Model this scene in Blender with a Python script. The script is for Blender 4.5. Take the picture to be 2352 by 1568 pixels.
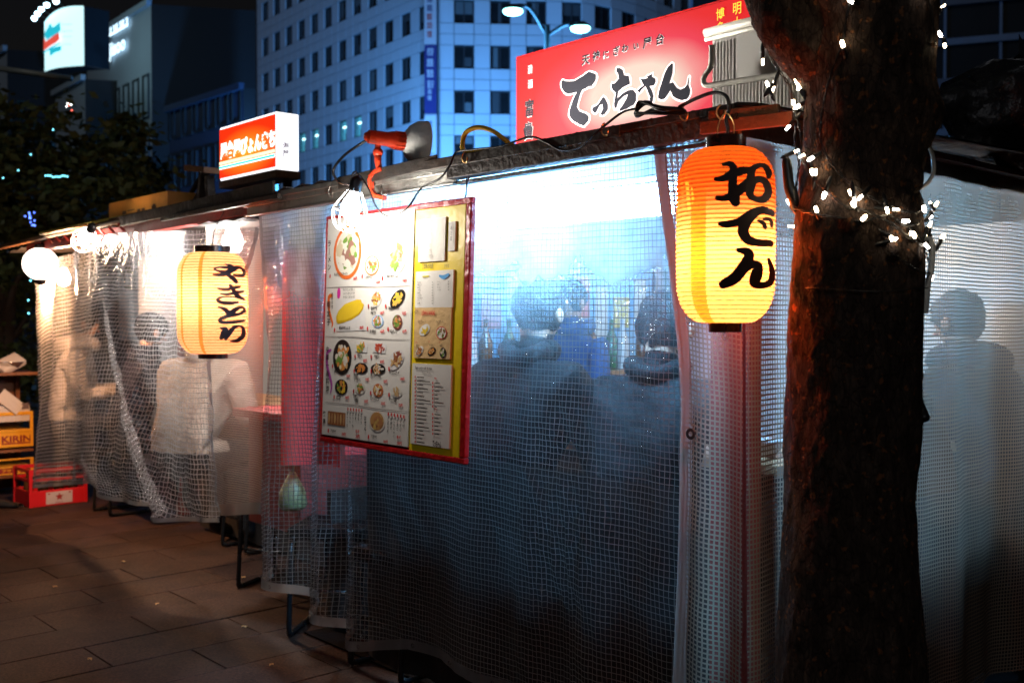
import bpy, bmesh, math, random
from mathutils import Vector, Matrix, noise
from mathutils.geometry import tessellate_polygon
random.seed(7)
R = math.radians
scene = bpy.context.scene
for o in list(bpy.data.objects): bpy.data.objects.remove(o)

# ------------------------------------------------------------------ camera
CZ = 1.28
YAW, PITCH, FPX, PW, PH = R(48.1), math.atan(-49 / 2400), 2400.0, 2352.0, 1568.0
cam_d = bpy.data.cameras.new('camera')
cam = bpy.data.objects.new('camera', cam_d); scene.collection.objects.link(cam)
cam.location = (0, 0, CZ)
cam.rotation_euler = (R(90) + PITCH, 0, YAW)
cam_d.sensor_width = 36; cam_d.lens = 36 * FPX / PW
cam_d.clip_start = 0.05; cam_d.clip_end = 2000
cam_d.dof.use_dof = True; cam_d.dof.focus_distance = 2.75; cam_d.dof.aperture_fstop = 4.5
scene.camera = cam

# ------------------------------------------------------------------ night sky
world = bpy.data.worlds.new('World'); scene.world = world; world.use_nodes = True
wn = world.node_tree.nodes; wl = world.node_tree.links
sky = wn.new('ShaderNodeTexSky'); sky.sky_type = 'NISHITA'; sky.sun_disc = False
sky.sun_elevation = R(-3.5); sky.sun_rotation = R(200)
bg = wn['Background']; bg.inputs['Strength'].default_value = 0.12
wl.new(sky.outputs['Color'], bg.inputs['Color'])

# ------------------------------------------------------------------ faint added fill from behind the camera (the one sun lamp)
sun_d = bpy.data.lights.new('fill_sun', 'SUN'); sun_d.energy = 0.20; sun_d.angle = R(12); sun_d.color = (0.85, 0.86, 0.92)
sun = bpy.data.objects.new('fill_sun', sun_d); scene.collection.objects.link(sun)
sun.rotation_euler = (R(58), 0, R(35))

# ------------------------------------------------------------------ render settings
scene.view_settings.view_transform = 'Standard'; scene.view_settings.look = 'None'
scene.view_settings.exposure = 0.0; scene.view_settings.gamma = 1.0
scene.view_settings.use_curve_mapping = False
scene.render.engine = 'CYCLES'
cy = scene.cycles
cy.use_denoising = True
cy.max_bounces = 6; cy.diffuse_bounces = 2; cy.glossy_bounces = 2; cy.transmission_bounces = 4
cy.transparent_max_bounces = 20
cy.sample_clamp_indirect = 4.0; cy.sample_clamp_direct = 0.0
cy.caustics_reflective = False; cy.caustics_refractive = False
cy.use_light_tree = True

# ================================================================== pixel rays: put things on real planes
_f = Vector((-math.sin(YAW) * math.cos(PITCH), math.cos(YAW) * math.cos(PITCH), math.sin(PITCH)))
_r = Vector((math.cos(YAW), math.sin(YAW), 0)); _u = _r.cross(_f)
_c = Vector((0, 0, CZ))
FH = Vector((-math.sin(YAW), math.cos(YAW), 0))
def ray(px, py): return _f + _r * ((px - PW / 2) / FPX) - _u * ((py - PH / 2) / FPX)
def onY(px, py, Y): d = ray(px, py); return _c + d * (Y / d.y)
def onX(px, py, X): d = ray(px, py); return _c + d * (X / d.x)
def onZ(px, py, Z): d = ray(px, py); return _c + d * ((Z - CZ) / d.z)
def atD(px, py, D): return _c + ray(px, py) * D

# ================================================================== object helpers
COL = scene.collection
def tag(o, label=None, cat=None, group=None, kind=None):
    if label: o['label'] = label
    if cat: o['category'] = cat
    if group: o['group'] = group
    if kind: o['kind'] = kind
    return o
def empty(name, loc=(0, 0, 0), rz=0.0, label=None, cat=None, group=None, kind=None):
    o = bpy.data.objects.new(name, None); COL.objects.link(o)
    o.location = loc; o.rotation_euler = (0, 0, rz); o.empty_display_size = 0.1
    return tag(o, label, cat, group, kind)
def link(name, me, parent=None, loc=None, rot=None):
    o = bpy.data.objects.new(name, me); COL.objects.link(o)
    if parent is not None: o.parent = parent
    if loc is not None: o.location = loc
    if rot is not None: o.rotation_euler = rot
    return o
def copy_tree(o, parent=None):
    c = o.copy(); COL.objects.link(c); c.parent = parent
    for ch in list(o.children): copy_tree(ch, c)
    return c

def world_of(o):
    m = Matrix.LocRotScale(o.location, o.rotation_euler, o.scale)
    return world_of(o.parent) @ m if o.parent else m

class MB:
    """mesh builder: collects pieces of ONE object; points are world points when build(world=True)"""
    def __init__(s): s.v = []; s.f = []; s.m = []; s.uv = {}
    def add(s, vs, fs, mi=0):
        b = len(s.v); s.v += [Vector(v) for v in vs]
        for f in fs: s.f.append([b + i for i in f]); s.m.append(mi)
        return s
    def box(s, c, d, rz=0, mi=0, rot=None, taper=1.0):
        c = Vector(c); x, y, z = d[0] / 2, d[1] / 2, d[2] / 2
        M = rot if rot else Matrix.Rotation(rz, 3, 'Z')
        t = taper
        vs = [M @ Vector(p) + c for p in ((-x, -y, -z), (x, -y, -z), (x, y, -z), (-x, y, -z),
              (-x * t, -y * t, z), (x * t, -y * t, z), (x * t, y * t, z), (-x * t, y * t, z))]
        return s.add(vs, [(3, 2, 1, 0), (4, 5, 6, 7), (0, 1, 5, 4), (1, 2, 6, 5), (2, 3, 7, 6), (3, 0, 4, 7)], mi)
    def bar(s, a, b, w, h, mi=0, up=(0, 0, 1)):
        a, b = Vector(a), Vector(b); d = b - a; L = d.length; d.normalize()
        up = Vector(up); sx = d.cross(up)
        if sx.length < 1e-4: sx = d.cross(Vector((0, 1, 0)))
        sx.normalize(); uz = sx.cross(d)
        M = Matrix((d, sx, uz)).transposed()
        return s.box((a + b) / 2, (L, w, h), rot=M, mi=mi)
    def tube(s, pts, r, n=8, mi=0, caps=True):
        pts = [Vector(p) for p in pts]; k = len(pts)
        rs = r if isinstance(r, (list, tuple)) else [r] * k
        b = len(s.v); prev = None
        for i, p in enumerate(pts):
            t = (pts[min(i + 1, k - 1)] - pts[max(i - 1, 0)])
            t = t.normalized() if t.length > 1e-9 else Vector((0, 0, 1))
            if prev is None:
                a = t.cross(Vector((0, 0, 1)))
                if a.length < 1e-3: a = t.cross(Vector((1, 0, 0)))
            else:
                a = prev - t * prev.dot(t)
                if a.length < 1e-6: a = t.cross(Vector((0.3, 1, 0.2)))
            a.normalize(); prev = a; c = t.cross(a)
            for j in range(n):
                th = 2 * math.pi * j / n
                s.v.append(p + (a * math.cos(th) + c * math.sin(th)) * rs[i])
        for i in range(k - 1):
            for j in range(n):
                s.f.append([b + i * n + j, b + i * n + (j + 1) % n, b + (i + 1) * n + (j + 1) % n, b + (i + 1) * n + j]); s.m.append(mi)
        if caps:
            s.f.append([b + j for j in range(n)][::-1]); s.m.append(mi)
            s.f.append([b + (k - 1) * n + j for j in range(n)]); s.m.append(mi)
        return s
    def lathe(s, prof, c=(0, 0, 0), n=24, mi=0, M=None, capb=False, capt=False):
        c = Vector(c); b = len(s.v); k = len(prof)
        for (r, z) in prof:
            for j in range(n):
                th = 2 * math.pi * j / n; p = Vector((r * math.cos(th), r * math.sin(th), z))
                if M: p = M @ p
                s.v.append(p + c)
        for i in range(k - 1):
            for j in range(n):
                s.f.append([b + i * n + j, b + i * n + (j + 1) % n, b + (i + 1) * n + (j + 1) % n, b + (i + 1) * n + j]); s.m.append(mi)
        if capb: s.f.append([b + j for j in range(n)][::-1]); s.m.append(mi)
        if capt: s.f.append([b + (k - 1) * n + j for j in range(n)]); s.m.append(mi)
        return s
    def sph(s, c, r, n=12, mi=0, sc=(1, 1, 1), M=None):
        k = max(6, n // 2 + 1); prof = []
        b = len(s.v); c = Vector(c)
        for i in range(k):
            ph = -math.pi / 2 + math.pi * i / (k - 1); rr = max(math.cos(ph), 1e-3)
            for j in range(n):
                th = 2 * math.pi * j / n
                p = Vector((rr * math.cos(th) * sc[0], rr * math.sin(th) * sc[1], math.sin(ph) * sc[2])) * r
                if M: p = M @ p
                s.v.append(p + c)
        for i in range(k - 1):
            for j in range(n):
                s.f.append([b + i * n + j, b + i * n + (j + 1) % n, b + (i + 1) * n + (j + 1) % n, b + (i + 1) * n + j]); s.m.append(mi)
        return s
    def mesh(s, name, mats, smooth=False, inv=None):
        me = bpy.data.meshes.new(name)
        vs = [inv @ v for v in s.v] if inv else s.v
        me.from_pydata([tuple(v) for v in vs], [], s.f)
        for m in (mats if isinstance(mats, (list, tuple)) else [mats]): me.materials.append(m)
        for i, p in enumerate(me.polygons):
            p.material_index = s.m[i]; p.use_smooth = smooth
        me.update(); return me
    def build(s, name, mats, parent=None, smooth=False, world=True, bevel=0, auto=None):
        inv = world_of(parent).inverted() if (parent is not None and world) else None
        me = s.mesh(name, mats, smooth, inv)
        if auto is not None:
            for p in me.polygons: p.use_smooth = True
            me.set_sharp_from_angle(angle=R(auto))
        o = link(name, me, parent)
        if bevel:
            md = o.modifiers.new('bevel', 'BEVEL'); md.width = bevel; md.segments = 2; md.limit_method = 'ANGLE'; md.angle_limit = R(40)
        return o

def catmull(pts, n=6):
    """smooth a polyline of tuples (any dimension)"""
    out = []; P = [tuple(p) for p in pts]; k = len(P)
    for i in range(k - 1):
        p0, p1, p2, p3 = P[max(i - 1, 0)], P[i], P[i + 1], P[min(i + 2, k - 1)]
        for t_ in range(n):
            t = t_ / n
            out.append(tuple(0.5 * (2 * b + (c - a) * t + (2 * a - 5 * b + 4 * c - d) * t * t + (-a + 3 * b - 3 * c + d) * t ** 3)
                             for a, b, c, d in zip(p0, p1, p2, p3)))
    out.append(P[-1]); return out

# ================================================================== materials
def new_mat(name):
    m = bpy.data.materials.new(name); m.use_nodes = True
    return m, m.node_tree.nodes, m.node_tree.links, m.node_tree.nodes['Principled BSDF']
_mc = {}
def pm(name, col, rough=0.6, metal=0.0, var=0.18, scale=6.0, bump=0.15, bscale=None, spec=0.4, dirt=0.0, dirtcol=(0.03, 0.025, 0.02), transm=0.0, sub=0.0):
    """procedural paint/wood/metal: noise-varied colour, dirt patches, roughness variation and fine relief"""
    if name in _mc: return _mc[name]
    m, n, l, p = new_mat(name)
    tc = n.new('ShaderNodeTexCoord')
    nz = n.new('ShaderNodeTexNoise'); nz.inputs['Scale'].default_value = scale; nz.inputs['Detail'].default_value = 5
    l.new(tc.outputs['Object'], nz.inputs['Vector'])
    mx = n.new('ShaderNodeMix'); mx.data_type = 'RGBA'
    mx.inputs['A'].default_value = (*[max(c * (1 - var), 0) for c in col], 1); mx.inputs['B'].default_value = (*[min(c * (1 + var), 1) for c in col], 1)
    l.new(nz.outputs['Fac'], mx.inputs['Factor']); out = mx.outputs['Result']
    if dirt > 0:
        n2 = n.new('ShaderNodeTexNoise'); n2.inputs['Scale'].default_value = scale * 0.6; n2.inputs['Detail'].default_value = 8; n2.inputs['Roughness'].default_value = 0.7
        l.new(tc.outputs['Object'], n2.inputs['Vector'])
        cr = n.new('ShaderNodeValToRGB'); cr.color_ramp.elements[0].position = 0.48; cr.color_ramp.elements[1].position = 0.68
        cr.color_ramp.elements[0].color = (0, 0, 0, 1); cr.color_ramp.elements[1].color = (dirt, dirt, dirt, 1)
        l.new(n2.outputs['Fac'], cr.inputs['Fac'])
        m2 = n.new('ShaderNodeMix'); m2.data_type = 'RGBA'; m2.inputs['B'].default_value = (*dirtcol, 1)
        l.new(cr.outputs['Color'], m2.inputs['Factor']); l.new(out, m2.inputs['A']); out = m2.outputs['Result']
    l.new(out, p.inputs['Base Color'])
    p.inputs['Metallic'].default_value = metal
    mr = n.new('ShaderNodeMapRange'); mr.inputs['To Min'].default_value = max(rough - 0.12, 0.03); mr.inputs['To Max'].default_value = min(rough + 0.12, 1)
    l.new(nz.outputs['Fac'], mr.inputs['Value']); l.new(mr.outputs['Result'], p.inputs['Roughness'])
    p.inputs['Specular IOR Level'].default_value = spec
    if transm: p.inputs['Transmission Weight'].default_value = transm
    if sub: p.inputs['Subsurface Weight'].default_value = sub; p.inputs['Subsurface Radius'].default_value = (0.02, 0.015, 0.01)
    if bump > 0:
        n3 = n.new('ShaderNodeTexNoise'); n3.inputs['Scale'].default_value = bscale or scale * 6; n3.inputs['Detail'].default_value = 6
        l.new(tc.outputs['Object'], n3.inputs['Vector'])
        b = n.new('ShaderNodeBump'); b.inputs['Strength'].default_value = bump; b.inputs['Distance'].default_value = 0.02
        l.new(n3.outputs['Fac'], b.inputs['Height']); l.new(b.outputs['Normal'], p.inputs['Normal'])
    _mc[name] = m; return m
def em(name, col, strength):
    """a surface that gives off light"""
    if name in _mc: return _mc[name]
    m, n, l, p = new_mat(name)
    p.inputs['Base Color'].default_value = (*[min(c * 0.6, 1) for c in col], 1)
    p.inputs['Emission Color'].default_value = (*col, 1); p.inputs['Emission Strength'].default_value = strength
    _mc[name] = m; return m
def print_mat(name, col, rough=0.5):
    return pm(name, col, rough, var=0.06, scale=60, bump=0)

def film_mat(name, cell=(0.0165, 0.0165), tw=0.14, thread=(0.62, 0.6, 0.56), haze=0.35, film=(0.75, 0.78, 0.8), tint=(0.95, 0.96, 0.97), gloss=0.10, cloud=0.5, rough=0.16, tclear=0.0, dirt=0.0, ttrans=0.45, fog=None):
    """clear reinforced plastic sheet: hazy film with a woven thread grid (uv in metres)"""
    m, n, l, p = new_mat(name); n.remove(p); out = n['Material Output']
    uv = n.new('ShaderNodeUVMap'); uv.uv_map = 'UVMap'
    tc = n.new('ShaderNodeTexCoord')
    wob = n.new('ShaderNodeTexNoise'); wob.inputs['Scale'].default_value = 5.0; wob.inputs['Detail'].default_value = 2
    l.new(uv.outputs['UV'], wob.inputs['Vector'])
    ws = n.new('ShaderNodeVectorMath'); ws.operation = 'MULTIPLY_ADD'
    ws.inputs[1].default_value = (0.010, 0.010, 0); l.new(wob.outputs['Color'], ws.inputs[0]); l.new(uv.outputs['UV'], ws.inputs[2])
    sep = n.new('ShaderNodeSeparateXYZ'); l.new(ws.outputs['Vector'], sep.inputs['Vector'])
    ms = []
    for ax, c in (('X', cell[0]), ('Y', cell[1])):
        d = n.new('ShaderNodeMath'); d.operation = 'DIVIDE'; d.inputs[1].default_value = c; l.new(sep.outputs[ax], d.inputs[0])
        fr = n.new('ShaderNodeMath'); fr.operation = 'FRACT'; l.new(d.outputs[0], fr.inputs[0])
        lt = n.new('ShaderNodeMath'); lt.operation = 'LESS_THAN'; lt.inputs[1].default_value = tw; l.new(fr.outputs[0], lt.inputs[0])
        ms.append(lt)
    mask = n.new('ShaderNodeMath'); mask.operation = 'MAXIMUM'; l.new(ms[0].outputs[0], mask.inputs[0]); l.new(ms[1].outputs[0], mask.inputs[1])
    # film
    cn = n.new('ShaderNodeTexNoise'); cn.inputs['Scale'].default_value = 4.0; cn.inputs['Detail'].default_value = 7; cn.inputs['Roughness'].default_value = 0.65
    l.new(tc.outputs['Object'], cn.inputs['Vector'])
    hz = n.new('ShaderNodeMapRange'); hz.inputs['From Min'].default_value = 0.3; hz.inputs['From Max'].default_value = 0.7
    hz.inputs['To Min'].default_value = haze * (1 - cloud); hz.inputs['To Max'].default_value = min(haze * (1 + cloud), 0.95)
    l.new(cn.outputs['Fac'], hz.inputs['Value'])
    if fog:   # steam haze on the upper part, thickened to spread the lamp glow: fog = (haze there, metres down where it ends)
        sp0 = n.new('ShaderNodeSeparateXYZ'); l.new(uv.outputs['UV'], sp0.inputs[0])
        fgr = n.new('ShaderNodeMapRange'); fgr.interpolation_type = 'SMOOTHSTEP'; fgr.inputs['From Min'].default_value = fog[1]; fgr.inputs['From Max'].default_value = fog[2]; fgr.inputs['To Min'].default_value = fog[0]; fgr.inputs['To Max'].default_value = 0.0
        wv = n.new('ShaderNodeMath'); wv.operation = 'MULTIPLY_ADD'; wv.inputs[1].default_value = 0.5; l.new(cn.outputs['Fac'], wv.inputs[0]); l.new(sp0.outputs['Y'], wv.inputs[2]); l.new(wv.outputs[0], fgr.inputs['Value'])
        fa = n.new('ShaderNodeMath'); fa.operation = 'ADD'; fa.use_clamp = True; l.new(hz.outputs[0], fa.inputs[0]); l.new(fgr.outputs['Result'], fa.inputs[1])
        hz = fa
    tr = n.new('ShaderNodeBsdfTransparent'); tr.inputs['Color'].default_value = (*tint, 1)
    tl = n.new('ShaderNodeBsdfTranslucent'); tl.inputs['Color'].default_value = (*film, 1)
    df = n.new('ShaderNodeBsdfDiffuse'); df.inputs['Color'].default_value = (*[c * 0.6 for c in film], 1)
    td = n.new('ShaderNodeMixShader'); td.inputs[0].default_value = 0.3; l.new(tl.outputs[0], td.inputs[1]); l.new(df.outputs[0], td.inputs[2])
    fm = n.new('ShaderNodeMixShader'); l.new(hz.outputs[0], fm.inputs[0]); l.new(tr.outputs[0], fm.inputs[1]); l.new(td.outputs[0], fm.inputs[2])
    bn = n.new('ShaderNodeTexNoise'); bn.inputs['Scale'].default_value = 24.0; bn.inputs['Detail'].default_value = 4; bn.inputs['Distortion'].default_value = 1.0
    l.new(tc.outputs['Object'], bn.inputs['Vector'])
    bp = n.new('ShaderNodeBump'); bp.inputs['Strength'].default_value = 0.7; bp.inputs['Distance'].default_value = 0.02; l.new(bn.outputs['Fac'], bp.inputs['Height'])
    gl = n.new('ShaderNodeBsdfGlossy'); gl.inputs['Roughness'].default_value = rough; l.new(bp.outputs['Normal'], gl.inputs['Normal'])
    lw = n.new('ShaderNodeLayerWeight'); lw.inputs['Blend'].default_value = 0.25
    gm = n.new('ShaderNodeMath'); gm.operation = 'MULTIPLY_ADD'; gm.inputs[1].default_value = gloss * 2.2; gm.inputs[2].default_value = gloss * 0.5; l.new(lw.outputs['Facing'], gm.inputs[0])
    fg = n.new('ShaderNodeMixShader'); l.new(gm.outputs[0], fg.inputs[0]); l.new(fm.outputs[0], fg.inputs[1]); l.new(gl.outputs[0], fg.inputs[2])
    # threads
    d2 = n.new('ShaderNodeBsdfDiffuse'); d2.inputs['Color'].default_value = (*thread, 1)
    t2 = n.new('ShaderNodeBsdfTranslucent'); t2.inputs['Color'].default_value = (*thread, 1)
    th = n.new('ShaderNodeMixShader'); th.inputs[0].default_value = ttrans; l.new(d2.outputs[0], th.inputs[1]); l.new(t2.outputs[0], th.inputs[2])
    if dirt > 0:
        d2r = n.new('ShaderNodeTexNoise'); d2r.inputs['Scale'].default_value = 2.2; d2r.inputs['Detail'].default_value = 6; l.new(tc.outputs['Object'], d2r.inputs['Vector'])
        dc = n.new('ShaderNodeMix'); dc.data_type = 'RGBA'; dc.inputs['A'].default_value = (*thread, 1); dc.inputs['B'].default_value = (*[c * (1 - dirt) for c in thread], 1)
        l.new(d2r.outputs['Fac'], dc.inputs['Factor']); l.new(dc.outputs['Result'], d2.inputs['Color']); l.new(dc.outputs['Result'], t2.inputs['Color'])
    if tclear > 0:
        t3 = n.new('ShaderNodeBsdfTransparent'); tt = n.new('ShaderNodeMixShader'); tt.inputs[0].default_value = tclear
        l.new(th.outputs[0], tt.inputs[1]); l.new(t3.outputs[0], tt.inputs[2]); th = tt
    fin = n.new('ShaderNodeMixShader'); l.new(mask.outputs[0], fin.inputs[0]); l.new(fg.outputs[0], fin.inputs[1]); l.new(th.outputs[0], fin.inputs[2])
    l.new(fin.outputs[0], out.inputs['Surface'])
    return m

# ================================================================== lettering
_tcache = {}
def text_geo(body, bold=0.0, font_size=1.0):
    """glyphs of the built-in font as flat triangles, lower-left at about 0,0; returns verts2d, faces, width"""
    key = (body, bold)
    if key in _tcache: return _tcache[key]
    c = bpy.data.curves.new('glyphs', 'FONT'); c.body = body; c.size = 1.0; c.offset = bold; c.resolution_u = 3
    o = bpy.data.objects.new('glyphs', c); COL.objects.link(o)
    me = bpy.data.meshes.new_from_object(o)
    vs = [(v.co.x, v.co.y) for v in me.vertices]; fs = [list(p.vertices) for p in me.polygons]
    bpy.data.objects.remove(o); bpy.data.curves.remove(c); bpy.data.meshes.remove(me)
    w = max([v[0] for v in vs] or [1])
    _tcache[key] = (vs, fs, w); return _tcache[key]
class Flat:
    """a flat face of the world: origin, right and up vectors, outward normal; layers of print sit proud of it"""
    def __init__(s, o, rt, up):
        s.o = Vector(o); s.r = Vector(rt).normalized(); s.u = Vector(up).normalized(); s.n = s.r.cross(s.u)
    def p(s, x, y, d=0.0): return s.o + s.r * x + s.u * y + s.n * d
    def text(s, mb, body, x, y, h, d, bold=0.0, sx=1.0, vertical=False, shear=0.0, center=False, rot=0.0, adv=1.05, mi=0):
        if vertical:
            for i, ch in enumerate(body): s.text(mb, ch, x, y - i * h * adv, h, d, bold, sx, mi=mi)
            return
        vs, fs, w = text_geo(body, bold)
        ox = -w / 2 if center else 0
        ca, sa = math.cos(rot), math.sin(rot)
        pts = []
        for (a, b) in vs:
            a2, b2 = (a + ox + shear * b) * h * sx, b * h
            pts.append(s.p(x + a2 * ca - b2 * sa, y + a2 * sa + b2 * ca, d))
        mb.add(pts, fs, mi)
    def rect(s, mb, x0, y0, x1, y1, d, mi=0): mb.add([s.p(x0, y0, d), s.p(x1, y0, d), s.p(x1, y1, d), s.p(x0, y1, d)], [(0, 1, 2, 3)], mi)
    def slab(s, mb, x0, y0, x1, y1, d0, d1, mi=0):
        a = [s.p(x, y, d) for d in (d0, d1) for (x, y) in ((x0, y0), (x1, y0), (x1, y1), (x0, y1))]
        mb.add(a, [(3, 2, 1, 0), (4, 5, 6, 7), (0, 1, 5, 4), (1, 2, 6, 5), (2, 3, 7, 6), (3, 0, 4, 7)], mi)
    def ell(s, mb, x, y, rx, ry, d, mi=0, n=28, rot=0.0, jag=0.0, seed=0, dome=0.0):
        rnd = random.Random(seed); ca, sa = math.cos(rot), math.sin(rot); pts = [s.p(x, y, d + dome)]
        for i in range(n):
            th = 2 * math.pi * i / n; k = 1 + jag * (rnd.random() - 0.5)
            a, b = rx * k * math.cos(th), ry * k * math.sin(th)
            pts.append(s.p(x + a * ca - b * sa, y + a * sa + b * ca, d))
        mb.add(pts, [(0, i + 1, (i + 1) % n + 1) for i in range(n)], mi)
    def poly(s, mb, pts2, d, mi=0):
        P = [s.p(x, y, d) for (x, y) in pts2]
        tri = tessellate_polygon([[Vector((x, y, 0)) for (x, y) in pts2]])
        mb.add(P, [tuple(t) for t in tri], mi)
def ribbon(pts, n=6, closed=False):
    """brush stroke: (x, y, width) -> list of 2d quads with round ends"""
    P = catmull(pts + [pts[0]] if closed else pts, n); L = []; Rr = []
    for i, (x, y, w) in enumerate(P):
        a = P[max(i - 1, 0)]; b = P[min(i + 1, len(P) - 1)]
        if closed and i in (0, len(P) - 1): a, b = P[-2], P[1]
        dx, dy = b[0] - a[0], b[1] - a[1]; q = math.hypot(dx, dy) or 1
        nx, ny = -dy / q * w / 2, dx / q * w / 2
        L.append((x + nx, y + ny)); Rr.append((x - nx, y - ny))
    quads = [[L[i], Rr[i], Rr[i + 1], L[i + 1]] for i in range(len(P) - 1)]
    caps = []
    if not closed:
        for (x, y, w), (qx, qy, _) in ((P[0], P[1]), (P[-1], P[-2])):
            th0 = math.atan2(y - qy, x - qx)
            caps.append([(x + math.cos(th0 + t) * w / 2, y + math.sin(th0 + t) * w / 2) for t in [-math.pi / 2 + math.pi * k / 6 for k in range(7)]])
    return quads, caps

# ================================================================== ground
def ground_mat(name, c1, c2, sc, bumpd=0.004, speck=True):
    m, n, l, p = new_mat(name)
    tc = n.new('ShaderNodeTexCoord'); geo = n.new('ShaderNodeNewGeometry')
    a = n.new('ShaderNodeTexNoise'); a.inputs['Scale'].default_value = 1.3; a.inputs['Detail'].default_value = 6
    b = n.new('ShaderNodeTexNoise'); b.inputs['Scale'].default_value = sc; b.inputs['Detail'].default_value = 4; b.inputs['Roughness'].default_value = 0.7
    for k in (a, b): l.new(geo.outputs['Position'], k.inputs['Vector'])
    oi = n.new('ShaderNodeObjectInfo')
    mx = n.new('ShaderNodeMix'); mx.data_type = 'RGBA'; mx.inputs['A'].default_value = (*c1, 1); mx.inputs['B'].default_value = (*c2, 1)
    ad = n.new('ShaderNodeMath'); ad.operation = 'MULTIPLY_ADD'; ad.inputs[1].default_value = 0.55; l.new(oi.outputs['Random'], ad.inputs[0]); 
    a5 = n.new('ShaderNodeMath'); a5.operation = 'MULTIPLY'; a5.inputs[1].default_value = 0.6; l.new(a.outputs['Fac'], a5.inputs[0]); l.new(a5.outputs[0], ad.inputs[2])
    l.new(ad.outputs[0], mx.inputs['Factor'])
    cr = n.new('ShaderNodeValToRGB'); cr.color_ramp.elements[0].position = 0.35; cr.color_ramp.elements[1].position = 0.68
    cr.color_ramp.elements[0].color = (0.3, 0.3, 0.3, 1); cr.color_ramp.elements[1].color = (1.9, 1.8, 1.7, 1); l.new(b.outputs['Fac'], cr.inputs['Fac'])
    mu = n.new('ShaderNodeMix'); mu.data_type = 'RGBA'; mu.blend_type = 'MULTIPLY'; mu.inputs['Factor'].default_value = 1
    st = n.new('ShaderNodeTexNoise'); st.inputs['Scale'].default_value = 3.1; st.inputs['Detail'].default_value = 9; st.inputs['Roughness'].default_value = 0.72; st.inputs['Distortion'].default_value = 0.8; l.new(geo.outputs['Position'], st.inputs['Vector'])
    sr = n.new('ShaderNodeValToRGB'); sr.color_ramp.elements[0].position = 0.36; sr.color_ramp.elements[0].color = (.42, .40, .38, 1); sr.color_ramp.elements[1].position = 0.56; sr.color_ramp.elements[1].color = (1, 1, 1, 1); l.new(st.outputs['Fac'], sr.inputs['Fac'])
    ms_ = n.new('ShaderNodeMix'); ms_.data_type = 'RGBA'; ms_.blend_type = 'MULTIPLY'; ms_.inputs['Factor'].default_value = 1; l.new(mx.outputs['Result'], ms_.inputs['A']); l.new(sr.outputs['Color'], ms_.inputs['B'])
    l.new(ms_.outputs['Result'], mu.inputs['A']); l.new(cr.outputs['Color'], mu.inputs['B']); l.new(mu.outputs['Result'], p.inputs['Base Color'])
    mr = n.new('ShaderNodeMapRange'); mr.inputs['To Min'].default_value = 0.55; mr.inputs['To Max'].default_value = 0.9; p.inputs['Specular IOR Level'].default_value = 0.18; l.new(a.outputs['Fac'], mr.inputs['Value']); l.new(mr.outputs['Result'], p.inputs['Roughness'])
    bp = n.new('ShaderNodeBump'); bp.inputs['Strength'].default_value = 0.6; bp.inputs['Distance'].default_value = bumpd; l.new(b.outputs['Fac'], bp.inputs['Height']); l.new(bp.outputs['Normal'], p.inputs['Normal'])
    return m
M_asph = ground_mat('dark_asphalt', (0.035, 0.034, 0.034), (0.06, 0.058, 0.056), 60)
M_slab = ground_mat('granite_paving', (0.021, 0.010, 0.007), (0.046, 0.023, 0.016), 85, 0.003)
g = MB(); g.add([(-900, -900, -0.03), (900, -900, -0.03), (900, 900, -0.03), (-900, 900, -0.03)], [(0, 1, 2, 3)])
tag(g.build('ground', M_asph), 'dark ground running under the paving to the horizon', kind='structure')
pav = empty('pavement', (0, 0, 0), label='brown granite slab pavement in front of the stalls', kind='structure')
bed = MB(); bed.add([(-13, -2.2, -0.006), (1.5, -2.2, -0.006), (1.5, 6.5, -0.006), (-13, 6.5, -0.006)], [(0, 1, 2, 3)])
bed.build('joint_bed', pm('dark_joint', (0.022, 0.014, 0.012), 0.9, var=0.3), pav)
SW, SL, JT = 0.30, 0.61, 0.0045
def slab_mesh():
    b = MB(); b.box((0, 0, -0.02), (SW - JT, SL - JT, 0.04))
    me = b.mesh('paving_slab', M_slab)
    bm = bmesh.new(); bm.from_mesh(me)
    bmesh.ops.bevel(bm, geom=[e for e in bm.edges if all(v.co.z > -0.001 for v in e.verts)], offset=0.0025, segments=1, affect='EDGES')
    bm.to_mesh(me); bm.free(); return me
sm = slab_mesh()
rest = MB(); cnt = 0
rs = random.Random(3)
for i in range(42):
    x = -11.2 + i * SW
    for j in range(13):
        y = -1.9 + j * SL + (SL / 2 if i % 2 else 0) + (0.012 if j > 4 else 0)
        c = Vector((x, y, 0)); d = c - _c; dep = d.dot(_f)
        if dep > 0.6:
            px = PW / 2 + FPX * d.dot(_r) / dep; py = PH / 2 - FPX * d.dot(_u) / dep
        else: px = py = -9e3
        if -260 < px < 1250 and 700 < py < 1800 and y < 3.2 and cnt < 300:
            o = link('paving_slab', sm, pav, (x, y, rs.uniform(-0.002, 0.0015)), (rs.uniform(-.002, .002), rs.uniform(-.002, .002), 0)); cnt += 1
        else:
            rest.box((x, y, -0.02), (SW - JT, SL - JT, 0.04))
tag(rest.build('paving_slabs_beyond', M_slab, pav), kind='stuff')
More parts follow.
